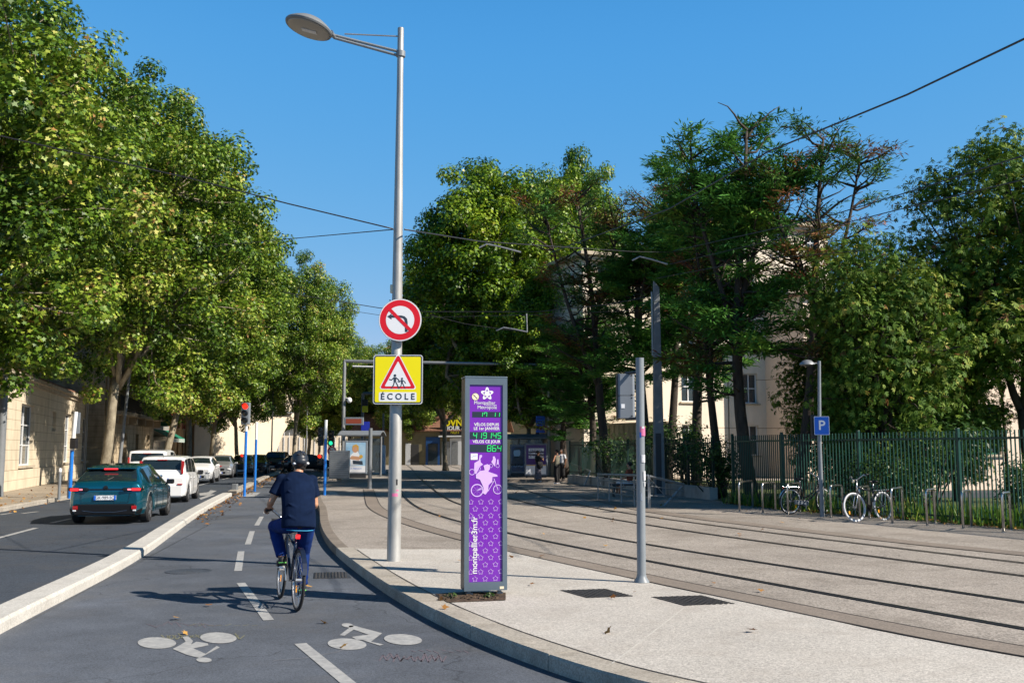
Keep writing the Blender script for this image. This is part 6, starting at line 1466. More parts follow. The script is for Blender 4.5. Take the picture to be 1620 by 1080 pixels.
def make_car(name, label, L, W, H, paint, style, group=None, wr=0.33, loc=(0, 0, 0), rz=0.0, plate=None, lit=False, front=False):
    """car with its nose at +y, origin at the ground centre. style gives the top line as (y, z) knots, belt heights and the wheel stations"""
    root = thing(name, loc, label, 'car', group, rz)
    top, belt, hw, glass, wy, sill = style['top'], style['belt'], style['hw'], style['glass'], style['wy'], style['sill']
    # stations
    ys = sorted(set([round(-L / 2 + L * i / 64, 3) for i in range(65)] + [round(k[0], 3) for k in top]))
    ys = [y for y in ys if -L / 2 <= y <= L / 2]
    ra = wr + 0.055
    def prof(y):
        zt = interp(top, y); zb = interp(belt, y); w_ = interp(hw, y) * W / 2
        e = min(y + L / 2, L / 2 - y)
        z0 = sill
        for q in wy:
            if abs(y - q) < ra: z0 = max(z0, wr + math.sqrt(ra * ra - (y - q) ** 2))
        zb = min(zb, zt); z0 = min(z0, zb - .08)
        cab = max(0.0, zt - zb); tw = w_ * (0.965 - 0.30 * min(1, cab / style.get('cabk', 0.62)) * style.get('tumble', 0.75)) if cab > .02 else w_ * .93
        P = [(0, z0), (w_ * .80, z0), (w_ * .955, z0 + (zb - z0) * .04), (w_, z0 + (zb - z0) * .22), (w_ * 1.0, lerp(z0, zb, .55)), (w_ * .992, lerp(z0, zb, .78)), (w_ * .965, zb - .025)]
        b0 = (w_ * .95, zb); t0 = (tw, zt - .055 if cab > .1 else zt - .012)
        P += [b0, (lerp(b0[0], t0[0], .5) + .01 * min(1, cab), lerp(b0[1], t0[1], .5)), t0, (tw * .93, zt - .012), (tw * .72, zt), (tw * .36, zt + .010), (0, zt + .014)]
        return P
    n = 14; ring = 2 * n - 2
    rings = []
    for y in ys:
        P = prof(y); full = [(x, y, z) for x, z in P] + [(-x, y, z) for x, z in P[-2:0:-1]]
        rings.append(full)
    mb = MB(); vs = [v for r in rings for v in r]; fs = []
    for i in range(len(rings) - 1):
        for k in range(ring):
            a = i * ring + k; b = i * ring + (k + 1) % ring; fs.append((a, b, b + ring, a + ring))
    fs.append(tuple(range(ring))); fs.append(tuple((len(rings) - 1) * ring + k for k in range(ring))[::-1])
    mb.add(vs, [f[::-1] for f in fs]); bo = mb.build('body', M[paint], root, local=True, auto=50)
    # glass: patches a few mm outside the shell
    def patch(y0, y1, k0, k1, off, nm, mt, side=(1,), f0=0.0, f1=1.0, parent=None, nn=8):
        mb = MB()
        for s_ in side:
            A = []
            for i in range(nn + 1):
                y = lerp(y0, y1, i / nn); P = prof(y); seg = P[k0:k1 + 1]; row_ = []
                Ls = [0]
                for a, b in zip(seg[:-1], seg[1:]): Ls.append(Ls[-1] + math.hypot(b[0] - a[0], b[1] - a[1]))
                for j in range(6):
                    t = lerp(f0, f1, j / 5) * Ls[-1]
                    for q in range(len(seg) - 1):
                        if t <= Ls[q + 1] + 1e-9:
                            u = (t - Ls[q]) / max(1e-6, Ls[q + 1] - Ls[q]); row_.append((lerp(seg[q][0], seg[q + 1][0], u), lerp(seg[q][1], seg[q + 1][1], u))); break
                A.append([Vector((s_ * x, y, z)) for x, z in row_])
            V_ = []; 
            for i, r in enumerate(A):
                for j, p in enumerate(r):
                    du = A[min(i + 1, nn)][j] - A[max(i - 1, 0)][j]; dv = r[min(j + 1, 5)] - r[max(j - 1, 0)]; nr = du.cross(dv)
                    nr = nr.normalized() if nr.length > 1e-9 else Vector((s_, 0, 0))
                    c = Vector((0, p.y, 0.6)); 
                    if nr.dot(p - c) < 0: nr = -nr
                    V_.append(p + nr * off)
            mb.add(V_, [(i * 6 + j, i * 6 + j + 1, (i + 1) * 6 + j + 1, (i + 1) * 6 + j) for i in range(nn) for j in range(5)])
        return mb.build(nm, M[mt], parent or root, local=True, smooth=True)
    g_ = glass
    def full_patch(y0, y1, nm, wfrac=.93, mt='car_glass', off=.006, zoff=0):     # windscreen / rear window: across the top strip
        mb = MB(); V_ = []; nn = 6
        for i in range(nn + 1):
            y = lerp(y0, y1, i / nn); P = prof(y)
            for j in range(9):
                s_ = -1 + 2 * j / 8; xt = P[10][0] * wfrac; z = interp([(0, P[13][1]), (P[12][0], P[12][1]), (P[11][0], P[11][1]), (P[10][0] + .001, P[10][1]), (P[9][0] + .02, P[9][1])], abs(s_) * xt)
                V_.append(Vector((s_ * xt, y, z)))
        nrm_ = Vector((0, interp(top, y0) - interp(top, y1), y1 - y0)).normalized(); nrm_ = nrm_ if nrm_.z > 0 else -nrm_
        V_ = [v + nrm_ * off for v in V_]
        mb.add(V_, [(i * 9 + j, i * 9 + j + 1, (i + 1) * 9 + j + 1, (i + 1) * 9 + j) for i in range(nn) for j in range(8)])
        return mb.build(nm, M[mt], root, local=True, smooth=True)
    full_patch(g_['rear'][0], g_['rear'][1], 'rear_window', .97)
    full_patch(g_['front'][0], g_['front'][1], 'windscreen', .97)
    for (a, b) in g_['side']:
        for s_ in (1, -1): patch(a, b, 7, 9, .005, 'side_window', 'car_glass', (s_,), .10, .93)
    # lower cladding / bumpers
    for y0, y1, nm in ((-L / 2 + .002, -L / 2 + .16, 'rear_bumper'), (L / 2 - .16, L / 2 - .002, 'front_bumper')):
        patch(y0, y1, 1, 4, .008, nm, 'car_plastic' if style.get('dark_bumper') else paint, (1, -1), 0, .55)
    yr = -L / 2; wr_ = interp(hw, yr) * W / 2
    zlow = sill; 
    mb = MB(); mb.bbox((0, yr + .02, (zlow + style['bump'][0]) / 2 + .01), (wr_ * 1.94, .10, style['bump'][0] - zlow), .035); mb.build('rear_bumper', M['car_plastic' if style.get('dark_bumper') else paint], root, local=True)
    yf = L / 2; wf_ = interp(hw, yf) * W / 2
    mb = MB(); mb.bbox((0, yf - .02, (zlow + style['bump'][1]) / 2), (wf_ * 1.7, .09, style['bump'][1] - zlow), .03); fb = mb.build('front_bumper', M[paint], root, local=True)
    mb = MB(); mb.bbox((0, yf + .012, zlow + .14), (wf_ * 1.2, .05, .12), .01); mb.build('air_intake', M['car_plastic'], fb, local=True)
    mb = MB(); mb.bbox((0, yf - .0, style['bump'][1] + .07), (wf_ * 1.0, .05, .13), .015); gr = mb.build('grille', M['car_plastic'], root, local=True)
    mb = MB()
    for k in range(4): mb.box((0, yf + .027, style['bump'][1] + .03 + k * .028), (wf_ * .95, .004, .006))
    mb.build('grille_bars', M['chrome'], gr, local=True)
    for s_ in (1, -1):
        mb = MB(); mb.ell((s_ * wf_ * .86, yf - .10, style['bump'][1] + .09), (wf_ * .22, .16, .085), Matrix.Rotation(-s_ * .35, 3, 'Z'), 14, 8); mb.build('headlight', M['headlamp'], root, local=True, smooth=True)
        zt_ = style['tail']
        mb = MB()
        if style['kind'] == 'hatch':
            mb.bbox((s_ * wr_ * .84, yr + .005, zt_), (wr_ * .60, .10, .085), .02, s_ * .16); mb.bbox((s_ * wr_ * 1.13, yr + .17, zt_ + .01), (.05, .26, .075), .015, s_ * .22)
            tl = mb.build('taillight', M['black_gloss' if lit else 'tail_red'], root, local=True)
            for k, (xx, w_) in enumerate(((.62, .085), (.76, .085), (.97, .20))):
                mb = MB(); mb.bbox((s_ * wr_ * xx, yr - .050 + (.018 if k == 2 else 0), zt_), (w_, .02, .04 if k < 2 else .06), .004, s_ * .16); mb.build('light_strip', M['tail_lit' if k == 2 else 'tail_pink'] if lit else M['tail_red'], tl, local=True)
            mb = MB(); mb.bbox((s_ * wr_ * .92, yr - .030, zlow + .20), (.12, .04, .09), .01, s_ * .1); mb.build('fog_light', M['tail_red'], root, local=True)
            mb = MB(); mb.bbox((s_ * wr_ * .94, yr - .031, zlow + .13), (.08, .04, .04), .01); mb.build('reflector', M['headlamp'], root, local=True)
        else:
            mb.bbox((s_ * (wr_ * .93), yr + .11, zt_), (.09, .26, style.get('tail_h', .42)), .03); mb.build('taillight', M['tail_lit' if lit else 'tail_red'], root, local=True)
            mb = MB(); mb.bbox((s_ * wr_ * .85, yr - .03, zlow + .42), (.17, .04, .05), .01); mb.build('reflector', M['tail_red'], root, local=True)
        # mirrors
        my = g_['mirror']; zb_ = interp(belt, my); ww = interp(hw, my) * W / 2
        mb = MB(); mb.bbox((s_ * (ww + .10), my, zb_ + .06), (.20, .11, .13), .035); mb.tube([(s_ * (ww - .03), my, zb_ - .01), (s_ * (ww + .06), my, zb_ + .02)], .02, 6); mb.build('mirror', M[style.get('mirror', 'black_gloss')], root, local=True)
        for dy in g_['handles']:
            mb = MB(); w2 = interp(hw, dy) * W / 2; mb.bbox((s_ * (w2 * 1.0 + .004), dy, interp(belt, dy) - .13), (.03, .19, .03), .01); mb.build('door_handle', M[paint], root, local=True)
        for dy in g_['seams']:
            P = prof(dy); mb = MB(); sg_ = [Vector((s_ * (x + .002), dy, z)) for x, z in P[2:8]]; mb.tube(sg_, .005, 5); mb.build('door_seam', M['black'], root, local=True)
    # third brake light, spoiler, emblem, plates, wiper
    yt = g_['rear'][1]
    mb = MB(); mb.bbox((0, yt - style.get('spoil', .02) + .02, interp(top, yt) + .004), (W * .62, .22 if style['kind'] == 'hatch' else .12, .035), .012); sp_ = mb.build('spoiler', M[paint], root, local=True)
    mb = MB(); mb.bbox((0, yt - style.get('spoil', .02) - (.10 if style['kind'] == 'hatch' else .05), interp(top, yt) - .012), (.33, .03, .03), .006); mb.build('brake_light', M['tail_lit' if lit else 'tail_red'], sp_, local=True)
    mb = MB(); yb_ = interp([(k[1], k[0]) for k in top[:3]], style['emb']) if False else yr; mb.lathe([(.055, 0), (.05, .012), (.001, .014)], (0, yr - .008, style['emb']), 16, Matrix.Rotation(R(90), 3, 'X')); mb.build('emblem', M['black_gloss' if style['kind'] == 'hatch' else 'chrome'], root, local=True)
    for s2, yy, zz_ in ((-1, yr - .03 - style.get('pl_out', 0), style['plate'][0]), (1, yf + .045, style['plate'][1])):
        mb = MB(); mb.bbox((0, yy, zz_), (.52, .015, .11), .004); pl = mb.build('number_plate', M['plate_white'], root, local=True)
        mb = MB(); yo = yy + s2 * .009; 
        mb.box((-.235 * -s2 * -1 if False else (-.235 if s2 < 0 else .235), yo, zz_), (.045, .002, .108), mi=0); mb.box((.235 if s2 < 0 else -.235, yo, zz_), (.045, .002, .108), mi=0)
        T_ = Matrix(((1 if s2 < 0 else -1, 0, 0, 0), (0, 0, 1 if s2 > 0 else -1, yo), (0, 1, 0, zz_), (0, 0, 0, 1)))
        if plate: mb.text(plate, .105, T_, 1, .0005, 'CENTER', .9)
        mb.build('plate_marks', [M['sign_blue'], M['black']], pl, local=True)
    mb = MB(); yw = lerp(g_['rear'][0], g_['rear'][1], .25); mb.tube([(0, g_['rear'][0] + .01, interp(top, g_['rear'][0]) + .03), (.12, yw, interp(top, yw) + .03), (.32, yw + .01, interp(top, yw) + .025)], .009, 5); mb.build('wiper', M['black'], root, local=True)
    if style['kind'] == 'hatch' and lit:
        mb = MB(); mb.tube([(-wr_ * .70, yr - .034, zlow + .13), (-wr_ * .3, yr - .04, zlow + .09), (wr_ * .3, yr - .04, zlow + .09), (wr_ * .70, yr - .034, zlow + .13)], .008, 6); mb.build('trim_strip', M['chrome'], root, local=True)
        mb = MB(); mb.tube([(-wr_ * .78, yr - .012, zt_ - .07), (-wr_ * .74, yr - .016, style['bump'][0] + .05), (wr_ * .74, yr - .016, style['bump'][0] + .05), (wr_ * .78, yr - .012, zt_ - .07)], .004, 5); mb.build('tailgate_seam', M['black'], root, local=True)
        mb = MB(); mb.bbox((0, yr - .004, zt_), (wr_ * 1.1, .012, .03), .003); mb.build('tailgate_strip', M['black_gloss'], root, local=True)
    mb = MB(); yq = lerp(g_['rear'][0], g_['rear'][1], .5)
    for s_ in (-.35, .35): mb.bbox((s_, g_['rear'][1] + .75, interp(belt, 0) + .12), (.24, .10, .26), .05); mb.bbox((s_, g_['rear'][1] + .75, interp(belt, 0) - .15), (.46, .14, .5), .05)
    mb.build('seats', M['seat_cloth'], root, local=True)
    # underbody and wheels
    mb = MB(); mb.box((0, 0, sill + .12), (W * .74, L * .93, .2)); mb.build('underbody', M['black'], root, local=True)
    for q in wy:
        for s_ in (1, -1):
            mb = MB(); cx_ = s_ * (W / 2 - .125); Mw = Matrix.Rotation(R(90), 3, 'Y'); w2 = .105
            mb.lathe([(wr * .66, -w2), (wr * .93, -w2), (wr, -w2 * .65), (wr, w2 * .65), (wr * .93, w2), (wr * .66, w2)], (cx_, q, wr), 28, Mw); wh = mb.build('wheel', M['rubber'], root, local=True, auto=30)
            mb = MB(); xo = cx_ + s_ * (w2 - .012); mb.lathe([(wr * .67, -.02), (wr * .67, .008), (wr * .60, .008), (wr * .60, -.03), (.02, -.03)], (xo, q, wr), 24, Mw)
            for k in range(5):
                a = 2 * math.pi * k / 5; mb.tube([(xo - s_ * .0, q + .03 * math.cos(a), wr + .03 * math.sin(a)), (xo, q + wr * .62 * math.cos(a - .12), wr + wr * .62 * math.sin(a - .12))], .022, 6); mb.tube([(xo, q + .03 * math.cos(a), wr + .03 * math.sin(a)), (xo, q + wr * .62 * math.cos(a + .12), wr + wr * .62 * math.sin(a + .12))], .018, 6)
            mb.build('rim', M['alloy'], wh, local=True, auto=40)
    mb = MB(); ya = g_['rear'][1] + .12; mb.tube([(0, ya, interp(top, ya)), (0, ya - .10, interp(top, ya) + .16)], .008, 5); mb.build('antenna', M['black'], root, local=True)
    return root
HATCH = dict(kind='hatch', top=[(-2.19, .80), (-2.17, .99), (-2.12, 1.03), (-1.98, 1.08), (-1.50, 1.36), (-1.2, 1.43), (-.3, 1.47), (.3, 1.44), (.62, 1.36), (1.22, 1.04), (1.5, .99), (1.95, .86), (2.12, .72), (2.19, .60)],
             belt=[(-2.19, .79), (-2.1, .96), (-1.5, .97), (.9, .90), (1.3, .88), (2.0, .76), (2.19, .58)], hw=[(-2.19, .80), (-2.1, .90), (-1.8, .97), (-1.2, 1.0), (1.0, 1.0), (1.6, .97), (2.0, .88), (2.19, .68)],
             glass=dict(rear=(-2.04, -1.50), front=(1.16, .60), side=[(-1.42, -.62), (-.52, .28), (.34, .82)], mirror=.78, handles=[-.75, .25], seams=[-1.1, -.56, .32, .98]), wy=(-1.33, 1.36), sill=.22, bump=(.50, .50), tail=.86, emb=.90, plate=(.66, .36), dark_bumper=True, tumble=.98, cabk=.40, spoil=.10)
MPV = dict(kind='mpv', top=[(-2.02, .85), (-2.0, 1.03), (-1.93, 1.12), (-1.80, 1.48), (-1.6, 1.58), (-.6, 1.62), (.2, 1.60), (.55, 1.52), (1.25, 1.08), (1.6, 1.0), (1.9, .86), (2.02, .62)],
           belt=[(-2.02, .84), (-1.95, 1.0), (-1.5, 1.0), (.8, .95), (1.3, .93), (1.9, .78), (2.02, .60)], hw=[(-2.02, .86), (-1.93, .94), (-1.5, 1.0), (1.0, 1.0), (1.6, .95), (1.9, .85), (2.02, .70)],
           glass=dict(rear=(-1.925, -1.78), front=(1.20, .56), side=[(-1.68, -1.20), (-1.12, -.30), (-.22, .62)], mirror=.86, handles=[-.85, .05], seams=[-1.15, -.26, .9]), wy=(-1.28, 1.30), sill=.22, bump=(.62, .52), tail=1.22, tail_h=.46, emb=.93, plate=(.80, .40), tumble=.45)
VAN = dict(kind='mpv', top=[(-2.2, .9), (-2.18, 1.2), (-2.12, 1.68), (-2.0, 1.78), (-.5, 1.83), (.2, 1.80), (.6, 1.68), (1.25, 1.15), (1.7, 1.02), (2.05, .86), (2.2, .62)], belt=[(-2.2, .88), (-2.1, 1.12), (.8, 1.08), (1.3, 1.0), (2.05, .8), (2.2, .6)],
           hw=[(-2.2, .92), (-2.0, .99), (1.0, 1.0), (1.7, .94), (2.2, .74)], glass=dict(rear=(-2.165, -2.12), front=(1.2, .62), side=[(-.9, -.1), (0, .75)], mirror=.95, handles=[-.2, .6], seams=[-1.0, -.05, 1.0]), wy=(-1.4, 1.45), sill=.22, bump=(.6, .52), tail=1.25, tail_h=.5, emb=1.1, plate=(.8, .4), tumble=.3, mirror='car_plastic')
SUV = dict(kind='mpv', top=[(-2.3, .85), (-2.27, 1.05), (-2.15, 1.15), (-1.85, 1.52), (-1.5, 1.63), (-.3, 1.68), (.3, 1.65), (.6, 1.56), (1.2, 1.15), (1.5, 1.10), (2.1, .98), (2.26, .86), (2.3, .62)], belt=[(-2.3, .84), (-2.1, 1.06), (.9, 1.04), (1.3, 1.02), (2.1, .9), (2.3, .6)],
           hw=[(-2.3, .82), (-2.15, .92), (-1.6, 1.0), (1.3, 1.0), (1.9, .95), (2.2, .86), (2.3, .76)], glass=dict(rear=(-2.12, -1.88), front=(1.17, .6), side=[(-1.6, -.75), (-.66, .1), (.18, .72)], mirror=.85, handles=[-.85, .1], seams=[-1.2, -.7, .14, .98]), wy=(-1.42, 1.42), sill=.26, bump=(.62, .6), tail=1.0, tail_h=.16, emb=.9, plate=(.8, .42), tumble=.7, dark_bumper=True)
STREET = math.atan(.185)      # the carriageway runs this far left of straight ahead
def car_at(px, py, Y=None): return G(px, py, ZR)
def put(cx_px, Y): return (XY(cx_px, Y), Y, ZR)
MV = 'cars waiting in the right hand lane'; ON = 'oncoming cars beyond the white people carrier'
c1 = make_car('hatchback_car', 'teal hatchback with lit brake lights stopped in the near lane', 4.38, 1.86, 1.47, 'car_teal', HATCH, MV, .335, (XY(194, 26.6), 26.9, ZR), STREET - .02, 'GK-989-SQ', True)
c2 = make_car('people_carrier', 'white people carrier directly ahead of the teal hatchback', 4.04, 1.72, 1.62, 'car_white', MPV, MV, .315, (XY(262, 36), 36.6, ZR), STREET, None, False)
c3 = make_car('small_van', 'white van with a high roof half hidden behind the white people carrier', 4.4, 1.8, 1.83, 'car_white', VAN, 'cars at the left side of the carriageway', .32, (XY(228, 45), 46.5, ZR), STREET)
c4 = make_car('hatchback_car', 'white compact car seen from the front just beyond the people carrier', 4.2, 1.76, 1.45, 'car_white', dict(HATCH, dark_bumper=False, mirror='car_white'), ON, .32, (XY(311, 56), 57, ZR), STREET + math.pi)
c5 = make_car('hatchback_car', 'silver car facing the camera between the white compact and a dark car', 4.1, 1.78, 1.50, 'car_silver', dict(HATCH, dark_bumper=False, mirror='car_silver'), ON, .33, (XY(345, 65.5), 66.5, ZR), STREET + math.pi)
c6 = make_car('hatchback_car', 'dark grey car facing the camera behind the silver car', 4.0, 1.75, 1.46, 'car_grey', dict(HATCH, dark_bumper=False), ON, .32, (XY(380, 72), 73, ZR), STREET + math.pi)
c7 = make_car('hatchback_car', 'nearly black car hidden behind the two blue posts', 4.1, 1.76, 1.5, 'car_navy', dict(HATCH, dark_bumper=False), ON, .32, (XY(403, 77), 78, ZR), STREET + math.pi)
c8 = make_car('suv', 'blue grey SUV with lit headlights coming along the far road', 4.6, 1.9, 1.68, 'car_blue', SUV, ON, .37, (XY(434, 86), 87, ZR), STREET + math.pi - .12)
c9 = make_car('hatchback_car', 'black car seen beyond the cyclist helmet by the far signals', 4.2, 1.78, 1.5, 'car_navy', dict(HATCH, dark_bumper=False), 'dark cars past the far signals', .32, (XY(488, 84), 84, ZR), -1.2)
c10 = make_car('hatchback_car', 'white hatchback parked behind the green railing at the right edge', 4.2, 1.8, 1.47, 'car_white', dict(HATCH, dark_bumper=False, mirror='car_white'), 'cars parked behind the railing', .33, (XY(1592, 44), 44.5, .01), R(112))
c11 = make_car('hatchback_car', 'silver car parked behind the dark bush, left of the white hatchback', 4.2, 1.8, 1.47, 'car_silver', dict(HATCH, dark_bumper=False, mirror='car_silver'), 'cars parked behind the railing', .33, (XY(1495, 47), 46.5, .01), R(112))
# ================================================================ BICYCLES
mat('bike_black', (0.012, 0.012, 0.016), 0.3, 0.2, coat=0.6); mat('bike_navy', (0.012, 0.02, 0.045), 0.3, 0.2, coat=0.6); mat('tyre_white', (0.62, 0.64, 0.68), 0.6, var=0.1, vs=20); mat('spoke', (0.55, 0.56, 0.58), 0.3, 0.9); mat('amber', (0.85, 0.33, 0.01), 0.35); mat('basket', (0.03, 0.032, 0.036), 0.5)
def bicycle(root, frame='bike_black', tyre='rubber', rim='alloy', lean=0.0, steer=0.0, hb_w=.29, kind='city', basket=False, rack=True, crank=math.pi / 2, chainguard=None):
    """local coordinates: y forward, ground z=0"""
    Mz = Matrix.Rotation(lean, 4, 'Y')
    RY, FY, WR = -.53, .53, .345
    F_ = lambda mb: (setattr(mb, 'T', Mz), mb)[1]
    St = Mz @ Matrix.Translation((0, .38, .90)) @ Matrix.Rotation(steer, 4, Vector((0, -.35, .94))) @ Matrix.Translation((0, -.38, -.90))
    for cy, T in ((RY, Mz), (FY, St)):
        mb = MB(); mb.T = T; Mx = Matrix.Rotation(R(90), 3, 'Y')
        prof = [(WR - .018 + .019 * math.cos(a), .019 * math.sin(a)) for a in [2 * math.pi * k / 10 for k in range(11)]]
        mb.lathe(prof, (0, cy, WR), 48, Mx, cap=False); wh = mb.build('wheel', M[tyre], root, local=True, smooth=True)
        mb = MB(); mb.T = T; mb.lathe([(WR - .052, -.011), (WR - .036, -.013), (WR - .030, 0), (WR - .036, .013), (WR - .052, .011), (WR - .046, 0), (WR - .052, -.011)], (0, cy, WR), 48, Mx, cap=False); mb.build('rim', M[rim], wh, local=True, auto=40)
        mb = MB(); mb.T = T; mb.tube([(-.035, cy, WR), (.035, cy, WR)], .022, 10)
        for k in range(18):
            a = 2 * math.pi * k / 18; sx = .03 * (1 if k % 2 else -1); b_ = a + (.35 if (k // 2) % 2 else -.35)
            mb.tube([(sx, cy + .02 * math.cos(b_), WR + .02 * math.sin(b_)), (0, cy + (WR - .045) * math.cos(a), WR + (WR - .045) * math.sin(a))], .0014, 4)
        mb.build('spokes', M['spoke'], wh, local=True)
        mb = MB(); mb.T = T; mb.box((.012, cy + .17, WR - .12), (.012, .035, .075)); mb.build('reflector', M['amber'], wh, local=True)
        mb = MB(); mb.T = T; A = []; B = []
        for k in range(13):
            a = R(35 + 130 * k / 12) if cy < 0 else R(20 + 120 * k / 12); A.append((-.026, cy + (WR + .022) * math.cos(a), WR + (WR + .022) * math.sin(a))); B.append((.026, A[-1][1], A[-1][2]))
        mb.strip([Vector(a) for a in A], [Vector(b) for b in B]); mb.build('mudguard', M[frame if kind != 'step' else 'spoke'], root, local=True)
    bb = (0, -.07, .29); st = (0, -.23, .78); hd0, hd1 = (0, .345, .80), (0, .385, .68) if False else (0, .40, .66)
    mb = MB(); mb.T = Mz
    if kind == 'step': mb.tube([(0, .37, .72), (0, .22, .50), (0, .05, .36), bb], .021, 10); mb.tube([(0, .36, .78), (0, .2, .58), (0, 0, .45), (0, -.12, .44)], .017, 10)
    else: mb.tube([(0, .37, .72), bb], .021, 10); mb.tube([(0, .355, .80), (0, -.20, .70)], .018, 10)
    mb.tube([bb, st], .018, 10); mb.tube([(0, .345, .84), (0, .395, .66)], .023, 10)
    for sx in (-1, 1):
        mb.tube([(sx * .02, -.08, .29), (sx * .055, RY, WR)], .010, 8); mb.tube([(0, -.20, .70), (sx * .055, RY, WR)], .009, 8)
    fr = mb.build('frame', M[frame], root, local=True, smooth=True)
    mb = MB(); mb.T = St
    for sx in (-1, 1): mb.tube([(sx * .03, .40, .68), (sx * .05, .45, .55), (sx * .052, FY, WR)], .011, 8)
    mb.tube([(0, .395, .70), (0, .34, .98)], .014, 8); mb.build('fork', M[frame if kind == 'race' else 'spoke'], root, local=True, smooth=True)
    mb = MB(); mb.T = St; zb = 1.08
    mb.tube([(-hb_w, .24, zb), (-hb_w * .75, .30, zb + .01), (-.10, .38, 1.0), (0, .36, .99), (.10, .38, 1.0), (hb_w * .75, .30, zb + .01), (hb_w, .24, zb)], .012, 8); hb = mb.build('handlebar', M['spoke'], root, local=True, smooth=True)
    for sx in (-1, 1):
        mb = MB(); mb.T = St; mb.tube([(sx * hb_w, .235, zb), (sx * hb_w * .76, .295, zb + .01)], .018, 10); mb.build('grip', M['black'], hb, local=True, smooth=True)
        mb = MB(); mb.T = St; mb.tube([(sx * hb_w * .74, .33, zb), (sx * hb_w * .95, .30, zb - .03)], .006, 6); mb.build('brake_lever', M['spoke'], hb, local=True)
    mb = MB(); mb.T = St; mb.lathe([(.03, 0), (.035, .03), (.001, .05)], (0, .44, .95), 10, Matrix.Rotation(R(-90), 3, 'X')); mb.build('headlamp', M['amber' if kind == 'race' else 'sticker_cream'], root, local=True)
    mb = MB(); mb.T = Mz; mb.tube([(0, -.22, .76), (0, -.255, .91)], .013, 8); mb.build('seat_post', M['spoke'], root, local=True, smooth=True)
    mb = MB(); mb.T = Mz; mb.ell((0, -.32, .935), (.088, .10, .032)); mb.ell((0, -.21, .935), (.032, .13, .026)); mb.build('saddle', M['black'], root, local=True, smooth=True)
    mb = MB(); mb.T = Mz; mb.lathe([(.085, -.003), (.095, 0), (.085, .003), (.06, .002)], (.045, bb[1], bb[2]), 26, Matrix.Rotation(R(90), 3, 'Y')); cs = mb.build('chainring', M['spoke' if chainguard else 'black'], root, local=True)
    mb = MB(); mb.T = Mz
    for dz in (-1, 1): mb.tube([(.045, bb[1], bb[2] + dz * .092), (.045, RY, WR + dz * .038)], .005, 5)
    mb.build('chain', M['black'], cs, local=True)
    if chainguard:
        mb = MB(); mb.T = Mz; mb.bbox((.065, -.22, .31), (.012, .46, .11), .005, M=Matrix.Rotation(R(-6), 3, 'X')); mb.build('chain_guard', M[chainguard], root, local=True)
    for sx, s2 in ((-1, 1), (1, -1)):
        e = Vector((sx * .09, bb[1] + s2 * .17 * math.cos(crank), bb[2] + s2 * .17 * math.sin(crank))); mb = MB(); mb.T = Mz; mb.tube([(sx * .06, bb[1], bb[2]), (sx * .075, e.y, e.z)], .011, 8); ck = mb.build('crank', M['spoke'], root, local=True)
        mb = MB(); mb.T = Mz; mb.bbox((sx * .13, e.y, e.z), (.09, .08, .02), .004); mb.box((sx * .13, e.y - .041, e.z), (.05, .003, .014)); mb.build('pedal', M['black'], ck, local=True)
    if rack:
        mb = MB(); mb.T = Mz
        for sx in (-.05, 0, .05): mb.tube([(sx, -.30, .72), (sx, -.75, .73)], .006, 6)
        for q in (-.35, -.52, -.72): mb.tube([(-.055, q, .725), (.055, q, .725)], .005, 6)
        for sx in (-.06, .06): mb.tube([(sx, -.62, .72), (sx, RY, WR)], .005, 6)
        mb.build('rack', M['spoke'], root, local=True)
    mb = MB(); mb.T = Mz; mb.bbox((0, -.33 if not rack else -.77, .82 if not rack else .70), (.05, .03, .05), .008); mb.build('rear_light', M['tail_lit' if basket else 'tail_red'], root, local=True)
    if basket:
        mb = MB(); mb.T = St
        for z in (.72, .80, .88, .96): mb.tube([(-.16, .42, z), (-.17, .66, z), (.17, .66, z), (.16, .42, z), (-.16, .42, z)], .005, 5)
        for x, y in [(-.165, .42 + .06 * k) for k in range(5)] + [(.165, .42 + .06 * k) for k in range(5)] + [(-.16 + .053 * k, .66) for k in range(7)] + [(-.16 + .053 * k, .42) for k in range(7)]: mb.tube([(x * .92, y, .70), (x, y, .96)], .003, 4)
        mb.box((0, .54, .705), (.30, .24, .006)); mb.build('basket', M['basket'], root, local=True)
    return root
b1c = G(1259, 813); b1f = G(1301, 811)
def bike_between(pr, pf, label, **k):
    a, b = G(*pr), G(*pf); d = (b - a); c = (a + b) / 2; rz = math.atan2(-d.x, d.y)
    r = thing('parked_bicycle', (c.x, c.y, 0), label, 'bicycle', None, rz); return bicycle(r, **k)
# white tyred bicycle: front wheel at left, nearer; rear at right
bike_between((1394, 823), (1360, 825), 'black bicycle with white tyres leaning on a steel hoop', frame='bike_black', tyre='tyre_white', rim='spoke', lean=R(5), steer=R(-8), kind='city', rack=True)
bike_between((1258, 813), (1294, 812), 'dark step-through bicycle with a pale chain guard beside the parking sign post', frame='bike_black', tyre='rubber', rim='tyre_white', lean=R(5), steer=R(18), kind='step', rack=True, chainguard='box_grey', hb_w=.27)
